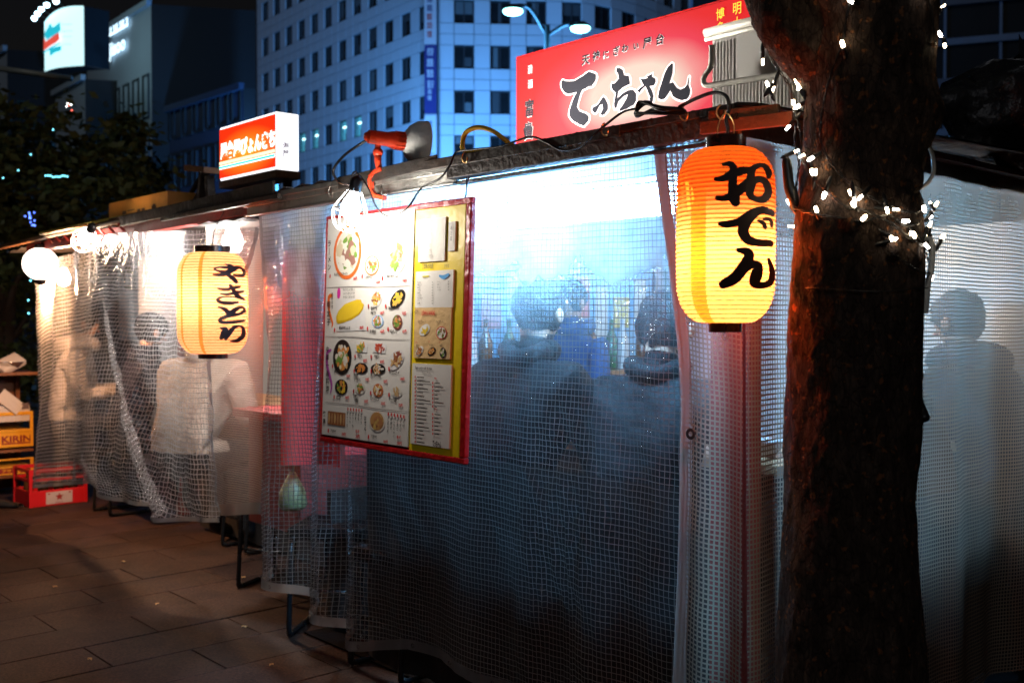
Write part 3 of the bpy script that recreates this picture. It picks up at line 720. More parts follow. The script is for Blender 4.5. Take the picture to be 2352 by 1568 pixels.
stall = empty('food_stall', ((XC + XL) / 2, 3.2, 0), label='covered food stall with red sign, hung with clear grid sheets', cat='stall')
def curtain_panel(x0, y0, x1, y1, z0, z1, mat, parent, name, amp=0.02, n=60, seed=1):
    b = MB(); k = 0; L = math.hypot(x1 - x0, y1 - y0); nx, ny = -(y1 - y0) / L, (x1 - x0) / L
    vs = []; rows = 14
    for j in range(rows + 1):
        for i in range(n + 1):
            t = i / n; s_ = t * L; o = amp * (math.sin(s_ * 17 + seed) + .6 * math.sin(s_ * 31 + seed * 2)) * (0.4 + 0.6 * j / rows)
            vs.append((x0 + (x1 - x0) * t + nx * o, y0 + (y1 - y0) * t + ny * o, z1 + (z0 - z1) * j / rows))
    b.add(vs, [(j * (n + 1) + i, j * (n + 1) + i + 1, (j + 1) * (n + 1) + i + 1, (j + 1) * (n + 1) + i) for j in range(rows) for i in range(n)])
    return b.build(name, mat, parent, smooth=True)
# roof: ridged tin over rafters
b = MB(); nx_ = 46; y_f, y_b = Y0 - 0.07, 4.7
xs = [XL - 0.5 + (XC + 0.12 - XL + 0.5) * i / nx_ for i in range(nx_ + 1)]
vs = []
for (yy, zz) in ((y_f, ZT + .012), (y_b, ZT + .10)):
    for i, x in enumerate(xs): vs.append((x, yy, zz + (0.012 if i % 2 else 0)))
for (yy, zz) in ((y_f, ZT + .006), (y_b, ZT + .094)):
    for i, x in enumerate(xs): vs.append((x, yy, zz + (0.012 if i % 2 else 0)))
N1 = nx_ + 1
fs = [(i, i + 1, N1 + i + 1, N1 + i) for i in range(nx_)] + [(2 * N1 + i + 1, 2 * N1 + i, 3 * N1 + i, 3 * N1 + i + 1) for i in range(nx_)] + [(i + 1, i, 2 * N1 + i, 2 * N1 + i + 1) for i in range(nx_)]
b.add(vs, fs); b.build('roof', M_tin, stall)
for k in range(4):
    x = XL + 0.1 + k * (XC - XL - .2) / 3
    b = MB(); b.bar((x, Y0 + .05, ZT - .02), (x, 4.6, ZT + .07), 0.04, 0.05); b.build('rafter', M_dwood, stall)
# front beam: aluminium rail on the left, dark timber on the right, with a drip edge above
xa = onY(1072, 400, Y0).x
b = MB(); b.bar((XL - .02, Y0 - .035, ZB + .022), (xa, Y0 - .035, ZB + .022), 0.012, 0.044); b.bar((XL - .02, Y0 - .04, ZB + .002), (xa, Y0 - .04, ZB + .002), 0.03, 0.006)
b.bar((XL - .02, Y0 - .05, ZT - .012), (xa, Y0 - .05, ZT - .012), 0.02, 0.024); b.bar((XL + .3, Y0 - .058, ZT + .003), (xa - .25, Y0 - .058, ZT + .003), 0.03, 0.018); fb = b.build('front_rail', M_alu, stall, bevel=0.002)
b = MB(); b.bar((xa - .015, Y0 - .045, ZB + .042), (XC + .03, Y0 - .045, ZB + .042), 0.045, 0.055); b.bar((xa - .03, Y0 - .05, ZT + .012), (XC + .05, Y0 - .05, ZT + .012), 0.05, 0.02); b.bar((xa, Y0 - .03, ZB + .004), (XC, Y0 - .03, ZB + .004), 0.03, 0.01)
tb_ = b.build('front_beam', M_dwood, stall, bevel=0.003)
b = MB(); b.bar((xa - .6, Y0 - .075, ZT + .0), (xa - .05, Y0 - .075, ZT + .014), 0.005, 0.04); b.bar((xa - .1, Y0 - .08, ZT + .005), (xa + .7, Y0 - .08, ZT + .004), 0.006, 0.03); b.build('flashing', M_tin, stall, bevel=0.002)
b = MB(); b.bar((XC + .0, Y0 - .03, ZB + .04), (XC + .0, 5.4, ZB + .03), 0.045, 0.06); b.bar((XC + .02, Y0 - .03, ZT + .01), (XC + .02, 5.4, ZT + .005), 0.06, 0.02); b.build('side_beam', M_dwood, stall, bevel=0.003)
b = MB(); b.bar((XC - .01, Y0 - .085, ZT - .012), (XC + .16, Y0 - .06, ZT - .018), 0.014, 0.045); b.build('corner_plate', M_bwood, stall, bevel=0.002)
b = MB(); b.bar((XC - .03, Y0 - .09, ZB + .032), (XC + .2, Y0 - .065, ZB + .026), 0.012, 0.03); b.build('corner_plate', M_bwood, stall, bevel=0.002)
fl = Flat((XC + .03, Y0 - .09, ZT - .024), (1, .147, 0), (0, 0, 1)); b = MB(); fl.text(b, 'A2', 0.02, 0.006, 0.02, 0.0035, bold=0.02); b.build('plate_mark', M_blk_rub, stall)
for (x, y, m_) in ((XC - .06, Y0 + .09, M_redp), (XL + .04, Y0 + .75, M_dwood), (XC - .06, 4.5, M_dwood), (XL + .04, 4.5, M_dwood)):
    b = MB(); b.box((x, y, ZB / 2), (0.09, 0.09, ZB)); b.build('post', m_, stall, bevel=0.004)
def hook_at(P, parent, r_=0.014, flip=1, mat=None):
    b = MB(); pts = [(P.x + flip * r_ * math.cos(t) * .7, P.y - .008 - r_ * abs(math.cos(t)) * .4, P.z + r_ * math.sin(t)) for t in [1.9 + 4.4 * i / 12 for i in range(13)]]
    b.tube(pts, 0.0022, 6); return b.build('hook', mat or M_brass, parent, smooth=True)
for (px, py) in ((1398, 298), (1580, 262), (1665, 258), (1076, 362)): hook_at(onY(px, py, Y0 - .08), tb_, 0.017)
hook_at(onY(768, 440, Y0 - .06), fb, 0.02, mat=M_alu)
for (y, z) in ((3.75, 1.75), (4.15, 1.73)): hook_at(Vector((XC + .03, y, z)), stall, 0.022)
# inside of the main stall
curtain_panel(XL + .02, Y0 + .62, XL + .02, 4.4, 0.55, ZB, M_tarpb, stall, 'side_wall', 0.012, seed=2)
curtain_panel(XL, 4.45, XC, 4.45, 0.35, ZB, M_tarpw, stall, 'back_wall', 0.02, seed=4)
b = MB(); b.box(((XL + XC) / 2 - .15, 3.05, 0.80), (1.75, 0.42, 0.035)); ct = b.build('counter_top', M_ctop, stall, bevel=0.004)
b = MB(); b.box(((XL + XC) / 2 - .15, 3.05, 0.40), (1.7, 0.34, 0.76)); b.build('counter_base', M_dark, stall)
b = MB(); b.box(((XL + XC) / 2, 3.3, .006), (XC - XL - .1, 2.2, .006)); b.build('floor_shade', pm('black_floor_shade', (.007, .006, .006), .9, spec=.05), stall)  # added black sheet, stands in for the shade on the inside floor
b = MB(); b.box((XL + .08, 3.3, 0.30), (0.03, 2.0, 0.56)); b.build('lower_board', M_dark, stall)
b = MB(); b.box((XC - .55, 3.9, 0.80), (0.4, 1.0, 0.035)); b.build('counter_top', M_ctop, stall)
b = MB(); b.box((XC - .55, 3.9, 0.40), (0.34, .95, 0.76)); b.build('counter_base', M_dark, stall)
curtain_panel(-3.74, Y0 + .10, -3.52, Y0 + .22, 0.70, 1.56, M_redcloth, stall, 'red_cloth', 0.03, n=30, seed=5)
curtain_panel(-3.30, Y0 + .10, -3.16, Y0 + .2, 0.78, 1.42, M_redcloth, stall, 'red_cloth', 0.02, n=24, seed=6)
curtain_panel(onY(840, 900, Y0 + .12).x, Y0 + .12, XC - .05, Y0 + .12, 0.05, 0.84, pm('black_shade_vinyl', (.010, .009, .009), .55, var=.4, bump=.6, bscale=9, spec=.3), stall, 'shade_skirt', 0.012, n=120, seed=8)  # added black sheet that keeps the lamp off the lower clear sheet
curtain_panel(XC - .10, Y0 + .3, XC - .10, 5.3, 0.05, 0.72, _mc['black_shade_vinyl'], stall, 'shade_skirt', 0.02, n=100, seed=12)  # second added black sheet, darkens the lower half of the side curtain
M_note = pm('paper_note', (.72, .70, .62), .7); M_note2 = pm('yellow_note', (.72, .55, .12), .7); M_note3 = pm('pink_note', (.70, .30, .28), .7)
for k in range(11):
    y = 2.75 + k * .15; b = MB(); h_ = .16 + .1 * ((k * 7) % 3) / 2; b.box((XL + .06, y, 1.40 - h_ / 2 + .1 * ((k * 5) % 3) / 2), (.003, .09 + .03 * (k % 2), h_)); b.build('paper_note', (M_note, M_note2, M_note, M_note3)[k % 4], stall)
b = MB(); b.box((XL + .16, 3.5, 1.02), (.2, 1.5, .02)); b.build('shelf', M_ctop, stall)
M_bt = (pm('green_bottle', (.03, .10, .03), .15), pm('amber_bottle', (.14, .05, .01), .15), pm('white_bottle', (.6, .6, .58), .3))
for k in range(12):
    b = MB(); b.lathe([(.03, 0), (.032, .01), (.032, .15), (.013, .2), (.012, .25), (.014, .255), (.001, .256)], (XL + .16 + .03 * (k % 2), 2.85 + k * .115, 1.03), 12); tag(b.build('bottle', M_bt[(k * 5) % 3], smooth=True), 'bottle on the shelf inside the stall seen blurred through the sheet', 'bottle', 'bottles on the inner shelf')
M_tubeL = em('fluorescent_tube', (0.23, 0.57, 1.0), 270)
M_tubeW = em('fluorescent_tube_neutral', (1.0, 0.84, 0.70), 46)
M_tubeW2 = em('fluorescent_tube_warm', (1.0, 0.93, 0.85), 70)
M_enam = pm('white_enamel', (0.75, 0.75, 0.72), 0.35, var=0.08, scale=10, dirt=0.5, dirtcol=(0.22, 0.17, 0.12))
def tube_light(P, d, L_, mat, label, r_=0.014):
    dz = r_ - .014
    P = Vector(P); d = Vector(d).normalized(); root = empty('fluorescent_light', P, label=label, cat='light')
    b = MB(); b.bar(P - d * L_ / 2 + Vector((0, 0, .04 + dz)), P + d * L_ / 2 + Vector((0, 0, .04 + dz)), 0.08, 0.03); b.bar(P + Vector((0, 0, .055 + dz)), P + Vector((0, 0, max(ZT - P.z, .09 + dz))), 0.02, 0.02); b.build('housing', M_enam, root, bevel=.003)
    b = MB(); b.tube([P - d * (L_ / 2 - .02), P + d * (L_ / 2 - .02)], r_, 10); b.build('tube', mat, root, smooth=True)
P = onY(1365, 415, Y0 + .40)
tube_light((P.x, P.y, 1.645), (1, .05, 0), 0.74, M_tubeL, 'bright cold fluorescent light behind the clear sheet beside the menu', .05)
tube_light((-2.20, 3.80, 1.60), (.75, -.66, 0), 0.34, M_tubeW, 'fluorescent light under the roof behind the beige mesh corner', .05)
tube_light((-2.42, 4.2, 1.60), (.75, -.66, 0), 0.36, M_tubeW, 'fluorescent light under the roof at the far right', .05)
tube_light((-5.1, 3.75, 1.62), (1, 0, 0), 0.9, M_tubeW2, 'fluorescent light deep inside the left stall')
# things on the counter
M_cer = pm('white_crockery', (0.7, 0.68, 0.65), 0.3); M_pinkp = pm('pink_paper', (0.75, 0.42, 0.42), 0.6)
for k, (x, y) in enumerate(((-3.1, 2.98), (-2.75, 3.02), (-2.4, 2.95), (-2.05, 3.0))):
    b = MB(); b.lathe([(0.03, 0), (0.035, .01), (0.065, .05), (0.07, .06), (0.062, .052), (0.03, .015), (0.001, .012)], (x, y, 0.82), 18); tag(b.build('bowl', M_cer, None, smooth=True), 'pale bowl on the counter seen faintly through the clear sheet', 'bowl', 'bowls on the stall counter')
b = MB(); b.box((-2.65, 2.86, .832), (.5, .1, .022)); tag(b.build('paper_menu', M_pinkp), 'pale pink menu sheet lying on the counter behind the clear sheet', 'menu')

# ------------------------------------------------------------------ left stall
stall2 = empty('food_stall', ((XL + XLL) / 2, 3.2, 0), label='second food stall on the left hung with loose clear sheets', cat='stall')
b = MB(); nx_ = 40; xs = [XLL - .35 + (XL - .05 - XLL + .35) * i / nx_ for i in range(nx_ + 1)]; N1 = nx_ + 1; vs = []
def zsag(x): return ZT - .025 + .03 * math.sin((x - XLL) * 1.7)
for (yy, dz) in ((Y0 + .0, 0), (4.6, .12), (Y0 + .0, -.006), (4.6, .114)):
    for i, x in enumerate(xs): vs.append((x, yy, zsag(x) + dz + (0.01 if i % 2 else 0)))
b.add(vs, [(i, i + 1, N1 + i + 1, N1 + i) for i in range(nx_)] + [(2 * N1 + i + 1, 2 * N1 + i, 3 * N1 + i, 3 * N1 + i + 1) for i in range(nx_)] + [(i + 1, i, 2 * N1 + i, 2 * N1 + i + 1) for i in range(nx_)]); b.build('roof', M_tin, stall2)
b = MB(); b.bar((XLL, Y0 + .02, ZB + .02), (XL - .06, Y0 + .02, ZB + .04), 0.05, 0.05); b.build('front_beam', M_redp, stall2, bevel=0.003)
b = MB(); b.bar((XLL - .45, Y0 - .04, ZT - .015), (XL - .9, Y0 - .05, ZT + .03), 0.03, 0.022); b.build('eave_pole', M_bwood, stall2, bevel=0.003)
b = MB(); b.bar((-5.0, Y0 - .07, ZT + .005), (XL + .25, Y0 - .07, ZT + .028), 0.012, 0.05); b.bar((-4.5, Y0 - .08, ZT - .02), (XL + .3, Y0 - .075, ZT - .008), 0.02, 0.02); b.build('gutter', M_tin, stall2, bevel=0.003)
for k in range(9):
    x = XLL + .5 + k * .13; b = MB(); b.tube(catmull([(x, Y0 - .02, ZT + .03), (x + .01, Y0 - .05, ZT - .0), (x + .03, Y0 - .03, ZB + .02)], 4), 0.007, 6); b.build('red_strap', M_redp, stall2)
for (x, y) in ((XLL + .06, Y0 + .95), (XL - .12, Y0 + .85), (XLL + .06, 4.4), (XL - .1, 4.4)):
    b = MB(); b.box((x, y, ZB / 2), (0.06, 0.06, ZB)); b.build('post', M_redp, stall2, bevel=.003)
curtain_panel(XLL, 4.4, XL - .05, 4.4, 0.35, ZB, M_tarpw, stall2, 'back_wall', 0.02, seed=9)
curtain_panel(XLL + .02, 2.7, XLL + .02, 4.4, 0.35, ZB, M_tarpw, stall2, 'side_wall', 0.012, seed=3)
b = MB(); b.box((-5.0, 3.0, .80), (2.1, .4, .04)); b.build('counter_top', M_ctop, stall2, bevel=.004)
b = MB(); b.box((-5.0, 3.0, .40), (2.05, .32, .76)); b.build('counter_base', M_dark, stall2)
b = MB(); b.box((-4.13, 2.42, .865), (.5, .4, .035)); b.build('red_shelf', M_redp, stall2, bevel=.004)
b = MB(); b.box((-4.13, 2.46, .60), (.46, .34, .48)); b.build('red_cabinet', pm('dull_red_board', (.24, .055, .045), .6), stall2, bevel=.004)
curtain_panel(-4.30, 2.66, -3.86, 2.8, .92, 1.48, M_redcloth, stall2, 'red_cloth', .015, seed=11)
# planks and a box lying on the left roof
M_yel = pm('yellow_plank', (0.72, 0.52, 0.10), 0.5, var=0.15); M_card = pm('orange_cardboard', (0.62, 0.27, 0.05), 0.6, var=0.12, dirt=.2)
b = MB(); a_, c_ = onY(100, 537, Y0 - .12), onY(300, 496, Y0 - .02); b.bar(a_, c_, .05, .012); tag(b.build('plank', M_yel), 'thin yellow plank sticking out over the left stall eave', 'plank')
b = MB(); a_, c_ = onY(108, 543, Y0 - .14), onY(292, 507, Y0 - .04); b.bar(a_, c_, .04, .010); tag(b.build('plank', pm('pale_plank', (.6, .5, .36), .6)), 'pale plank just under the yellow one over the left eave', 'plank')
P = onY(318, 488, Y0 + .22); bxr = empty('cardboard_box', P, label='long orange cardboard box lying on the left stall roof', cat='box')
b = MB(); b.box(P + Vector((0, .1, .0)), (.78, .22, .16)); b.build('carton', M_card, bxr, bevel=.004)
fl = Flat(P + Vector((-.39, -.0105, -.08)), (1, 0, 0), (0, 0, 1)); b = MB()
fl.slab(b, .20, .07, .25, .10, 0, .001); fl.slab(b, .27, .065, .36, .07, 0, .001); fl.slab(b, .27, .095, .36, .1, 0, .001); fl.slab(b, .4, .075, .44, .095, 0, .001); fl.slab(b, .46, .075, .50, .095, 0, .001); fl.ell(b, .62, .085, .03, .022, .002); tag(b.build('print', pm('brown_ink', (.12, .06, .03), .7), bxr), kind='stuff')
b = MB(); P2 = P + Vector((.42, .02, -.01)); b.box(P2 + Vector((.18, .1, -.03)), (.3, .2, .09), rz=.1); tag(b.build('timber_block', M_bwood, bevel=.004), 'dark brown timber block beside the orange box on the roof', 'timber')
# dark folded bracket standing on the roof
br = empty('roof_bracket', onY(470, 440, Y0 + .35), label='dark metal bracket with a flat top standing on the left roof', cat='bracket')
q = lambda px, py: onY(px, py, Y0 + .35)
b = MB(); b.bar(q(462, 470), q(470, 395), .05, .03); b.bar(q(485, 465), q(480, 405), .04, .03); b.build('leg', M_dwood, br)
b = MB(); b.bar(q(418, 478), q(462, 405), .02, .015); b.bar(q(440, 475), q(470, 420), .02, .015); b.build('strut', M_dwood, br)
b = MB(); b.bar(q(452, 388), q(498, 393), .14, .03); b.build('flat_top', M_bwood, br, bevel=.003)

# ================================================================== hanging sheets
def plane_sheet(pxa, pxb, top, bot, Yp, nu, nv, disp, left=None, right=None, X=None, ext=None):
    """grid of points on the plane y=Yp (or x=X): top/bot are [(px,py)] polylines; left/right bend the side edges (px offset as a function of v)"""
    def interp(pl, x):
        if x <= pl[0][0]: return pl[0][1]
        for (a, b_), (c, d) in zip(pl, pl[1:]):
            if x <= c: return b_ + (d - b_) * (x - a) / (c - a)
        return pl[-1][1]
    pts = []
    for j in range(nv + 1):
        v = j / nv; row = []
        for i in range(nu + 1):
            u = i / nu; px = pxa + (pxb - pxa) * u
            yt, yb = interp(top, px), interp(bot, px)
            py = yt + (yb - yt) * v
            px2 = px
            if left: px2 += left(v) * (1 - u)
            if right: px2 += right(v) * u
            P = onY(px2, py, Yp)
            P.y += disp(u, v, P)
            row.append(P)
        pts.append(row)
    return pts
def smoothstep(a, b, x): t = max(0, min(1, (x - a) / (b - a))); return t * t * (3 - 2 * t)
def sheet_obj(name, label, pts, mat, cat='sheet', hem_mat=None, hem_b=0.03, uvscale=1.0, group=None, eyelets=0, hem_left=0.0, hem_right=0.0, restu=None):
    nv, nu = len(pts) - 1, len(pts[0]) - 1
    root = empty(name, pts[0][nu // 2], label=label, cat=cat, group=group)
    inv = world_of(root).inverted()
    me = bpy.data.meshes.new('film')
    me.from_pydata([tuple(inv @ p) for r_ in pts for p in r_], [], [(j * (nu + 1) + i, j * (nu + 1) + i + 1, (j + 1) * (nu + 1) + i + 1, (j + 1) * (nu + 1) + i) for j in range(nv) for i in range(nu)])
    # uv in metres: arc length along the middle row and down each column
    mid = pts[nv // 2]; us = [0.0]
    for a, b_ in zip(mid, mid[1:]): us.append(us[-1] + (b_ - a).length)
    if restu: us = [u * restu / us[-1] for u in us]
    vcol = pts; vs_ = []
    for i in range(nu + 1):
        c = [0.0]
        for j in range(nv): c.append(c[-1] + (pts[j + 1][i] - pts[j][i]).length)
        vs_.append(c)
    uvl = me.uv_layers.new(name='UVMap')
    for li, lp in enumerate(me.loops):
        j, i = divmod(lp.vertex_index, nu + 1); uvl.data[li].uv = (us[i], vs_[i][j])
    me.materials.append(mat)
    for p in me.polygons: p.use_smooth = True
    link('film', me, root)
    if hem_mat:
        off = Vector((0, -0.0025, 0))
        def strip(A_, B_):
            b = MB(); k = len(A_); b.add([p + off for p in A_] + [p + off for p in B_], [(i, i + 1, k + i + 1, k + i) for i in range(k - 1)]); b.build('hem', hem_mat, root, smooth=True)
        if hem_b: 
            up_ = [pts[nv][i] + (pts[nv - 1][i] - pts[nv][i]).normalized() * hem_b for i in range(nu + 1)]; strip(up_, pts[nv])
        if hem_left: strip([r_[0] for r_ in pts], [r_[0] + (r_[1] - r_[0]).normalized() * hem_left for r_ in pts])
        if hem_right: strip([r_[-1] for r_ in pts], [r_[-1] + (r_[-2] - r_[-1]).normalized() * hem_right for r_ in pts])
    M_ey = pm('eyelet_metal', (0.10, 0.10, 0.10), 0.35, metal=0.8)
    for k in range(eyelets):
        i = int((k + .5) / eyelets * nu); p = pts[nv][i] + (pts[nv - 1][i] - pts[nv][i]).normalized() * hem_b * .5 + Vector((0, -.005, 0))
        b = MB(); b.lathe([(.004, 0), (.007, .0015), (.008, 0)], p, 10, M=Matrix.Rotation(R(90), 3, 'X')); b.build('eyelet', M_ey, root)
    return root
def nz(x, y, z=0.0): return noise.noise(Vector((x, y, z)))
M_film = film_mat('clear_grid_sheet', cell=(0.0180, 0.0165), tw=0.13, haze=0.012, cloud=0.7, gloss=0.11, rough=0.12, fog=(0.74, 0.22, 0.84), thread=(0.20, 0.195, 0.185), ttrans=0.14)
M_filmL = film_mat('loose_clear_grid_sheet', cell=(0.022, 0.022), tw=0.14, haze=0.07, cloud=0.6, gloss=0.26, fog=(0.22, 0.15, 0.75), thread=(0.52, 0.50, 0.50), ttrans=0.4)
M_meshb = film_mat('beige_mesh_sheet', cell=(0.0118, 0.0118), tw=0.36, haze=0.08, cloud=0.3, gloss=0.03, fog=(0.32, 0.35, 1.10), thread=(0.36, 0.28, 0.21), film=(0.72, 0.58, 0.46), ttrans=0.42, dirt=0.5)
M_meshf = film_mat('fine_brown_screen', cell=(0.010, 0.010), tw=0.30, haze=0.20, cloud=0.3, gloss=0.05, fog=(0.5, 0.3, 0.75), thread=(0.40, 0.32, 0.26), film=(0.6, 0.52, 0.46), ttrans=0.4)
M_hem = film_mat('doubled_sheet_hem', cell=(0.0165, 0.0165), tw=0.1, haze=0.62, cloud=0.2, gloss=0.1, film=(0.5, 0.5, 0.5), thread=(0.5, 0.48, 0.44))
M_hemb = film_mat('mesh_hem', cell=(0.0046, 0.0092), tw=0.3, haze=0.85, cloud=0.1, gloss=0.03, film=(0.52, 0.46, 0.40), thread=(0.36, 0.31, 0.27))

# main clear sheet beside and behind the menu
def d_main(u, v, P):
    px = 600 + 975 * u
    a = 0.004 + 0.012 * v
    f = a * math.sin(px * 0.019 + 1.2 * v) + 0.5 * a * math.sin(px * 0.043 + 2.0 + 0.8 * v)
    pl = 1 - smoothstep(780, 850, px)                       # pleated left third
    f += pl * (0.012 + 0.05 * v) * math.sin(px * 0.062 + 2.5 * v + 1.3 * math.sin(v * 3)) + pl * .012 * math.sin(px * .11 - v * 3) * v
    f += -0.035 * math.exp(-((px - 832) / 26.0) ** 2) * v   # the fold that comes forward
    f += 0.02 * v * v * math.sin((px - 830) * 0.021) * smoothstep(830, 900, px)
    w = math.exp(-(((px - 1290) / 150) ** 2 + ((v - .62) / .22) ** 2))
    f += w * (0.020 * abs(nz(P.x * 11 + P.z * 3, P.z * 4, 3)) + 0.012 * abs(nz(P.x * 26, P.z * 9, 7)) + .005 * nz(P.x * 60, P.z * 30, 1)) - w * .03
    f += 0.007 * nz(P.x * 7, P.z * 4) + .005 * nz(P.x * 16 + P.z * 9, P.z * 5, 4) + .0022 * nz(P.x * 40, P.z * 13, 9)
    return f
top = [(600, 480), (770, 448), (980, 408), (1200, 372), (1500, 330), (1575, 320)]
bot = [(600, 1322), (640, 1345), (690, 1385), (745, 1420), (800, 1462), (832, 1488), (850, 1492), (930, 1492), (1010, 1515), (1100, 1566), (1300, 1640), (1575, 1750)]
pts = plane_sheet(600, 1575, top, bot, Y0, 300, 130, d_main)
sheet_obj('plastic_sheet', 'large clear grid-reinforced plastic sheet hanging behind the menu board', pts, M_film, hem_mat=M_hem, hem_b=.035, eyelets=10, restu=2.75, hem_left=.02)
# beige mesh curtain at the corner: on the front and round the side
def d_mesh(u, v, P):
    return 0.010 * math.sin(P.x * 30 + v * 2) * (.4 + .6 * v) + .006 * math.sin(P.x * 63 + 1) * (.3 + v) + .004 * nz(P.x * 9, P.z * 6) - .02 * v * (1 - u) 
lft = lambda v: -68 + 68 * smoothstep(-.05, .42, v) + (-14 * smoothstep(.5, 1.0, v))
pts = plane_sheet(1568, 1704, [(1568, 312), (1704, 300)], [(1568, 1830), (1704, 1880)], Y0 - .03, 60, 120, d_mesh, left=lft)
cs = sheet_obj('mesh_curtain', 'beige open mesh curtain hanging behind the large orange lantern', pts, M_meshb, cat='curtain', hem_mat=M_hemb, hem_left=.034, hem_b=0)
P = onY(1586, 996, Y0 - .06)
b = MB(); b.lathe([(.006, 0), (.012, .003), (.014, 0)], P, 14, M=Matrix.Rotation(R(90), 3, 'X')); b.build('eyelet', M_blk_rub, cs, smooth=True)
# side sheet along the right wall
nu, nv = 220, 110; pts = []
for j in range(nv + 1):
    v = j / nv; row = []
    for i in range(nu + 1):
        u = i / nu; y = Y0 - .02 + 3.4 * u; z = (ZB + .012) + (0.12 - ZB - .012) * v
        s_ = y
        fan = s_ - 0.32 * v * smoothstep(.15, .9, u)
        dx = .022 * (.3 + v) * math.sin(fan * 13 + .7 * math.sin(fan * 5)) + .010 * math.sin(fan * 31 + 1.5) * (.3 + .7 * v) + .004 * nz(s_ * 7, z * 5, 2)
        dx += .02 * math.exp(-((fan - 3.62) / .022) ** 2) + .024 * math.exp(-((fan - 4.02) / .03) ** 2)
        row.append(Vector((XC + .035 + dx, y, z)))
    pts.append(row)
sheet_obj('mesh_curtain', 'beige mesh curtain along the right side of the stall behind the tree', pts, M_meshb, cat='curtain', restu=3.6)
# blue tarp corner at far right
b = MB(); b.bar((XC + .06, 4.45, 1.74), (XC + .10, 6.2, 1.50), .02, .22); tag(b.build('blue_tarp', pm('blue_tarp', (.02, .07, .4), .5, bump=.4), bevel=.004), 'strip of blue tarp under the eave at the far right', 'tarp')

# left stall: gathered clear sheet, left flap and brown screen
def d_left(u, v, P):
    px = 165 + 330 * u
    ax = 200 + 190 * v ; a2 = 200 - 10 * v
    f = -.07 * math.exp(-((px - ax) / (14 + 16 * v)) ** 2) * (.35 + v)
    f += .06 * math.exp(-((px - (ax - 34 - 30 * v)) / (16 + 20 * v)) ** 2) * (.3 + v * .8)
    f += -.06 * math.exp(-((px - (a2 + 40 * v)) / (14 + 14 * v)) ** 2) * (.2 + v)
    f += .012 * math.sin(px * .05 + v * 3) * v + .008 * math.sin(px * .11 + 2 - v * 4) * (.3 + v)
    f += .02 * math.sin((px - 300) * .012 + (v - .1) * 5) * smoothstep(300, 480, px)
    f += .016 * nz(P.x * 7 + P.z * 3, P.z * 5) + .010 * nz(P.x * 17 - P.z * 6, P.z * 9) + .005 * nz(P.x * 40, P.z * 22)
    return f
lf = lambda v: 30 * (1 - smoothstep(0, .45, v)) - 6 * smoothstep(.4, .8, v) + 45 * smoothstep(.86, 1.0, v)
rt_ = lambda v: 92 * (1 - smoothstep(0, .42, v))
pts = plane_sheet(162, 495, [(162, 552), (230, 534), (400, 528), (495, 520)], [(162, 1095), (200, 1128), (270, 1155), (330, 1172), (400, 1192), (495, 1202)], Y0 - .04, 210, 110, d_left, left=lf, right=rt_)
ls = sheet_obj('plastic_sheet', 'loose crumpled clear sheet gathered in folds on the left stall', pts, M_filmL, hem_mat=M_hem, hem_b=.02, hem_right=.03, eyelets=5, restu=2.1)
def d_flap(u, v, P): return .03 * math.sin(u * 11 + v * 2) * (.4 + .6 * v) + .015 * math.sin(u * 23 + 1) + .008 * nz(P.x * 14, P.z * 6)
pts = plane_sheet(76, 222, [(76, 640), (110, 610), (222, 545)], [(76, 1122), (222, 1108)], Y0 + .05, 90, 90, d_flap, left=lambda v: -14 * smoothstep(.5, 1, v))
sheet_obj('plastic_sheet', 'narrow clear sheet at the far left end above the red beer crate', pts, M_filmL, hem_mat=M_hem, hem_b=.02, restu=1.3)
def d_scr(u, v, P): return .012 * math.sin(u * 9 + v) * (.3 + v) + .006 * nz(P.x * 9, P.z * 5)
pts = plane_sheet(474, 604, [(474, 520), (604, 500)], [(474, 1190), (505, 1183), (604, 1180)], Y0 + .09, 70, 90, d_scr)
sheet_obj('mesh_curtain', 'brownish fine mesh screen between the two stalls', pts, M_meshf, cat='curtain', hem_mat=M_hemb, hem_b=.05, restu=.85)

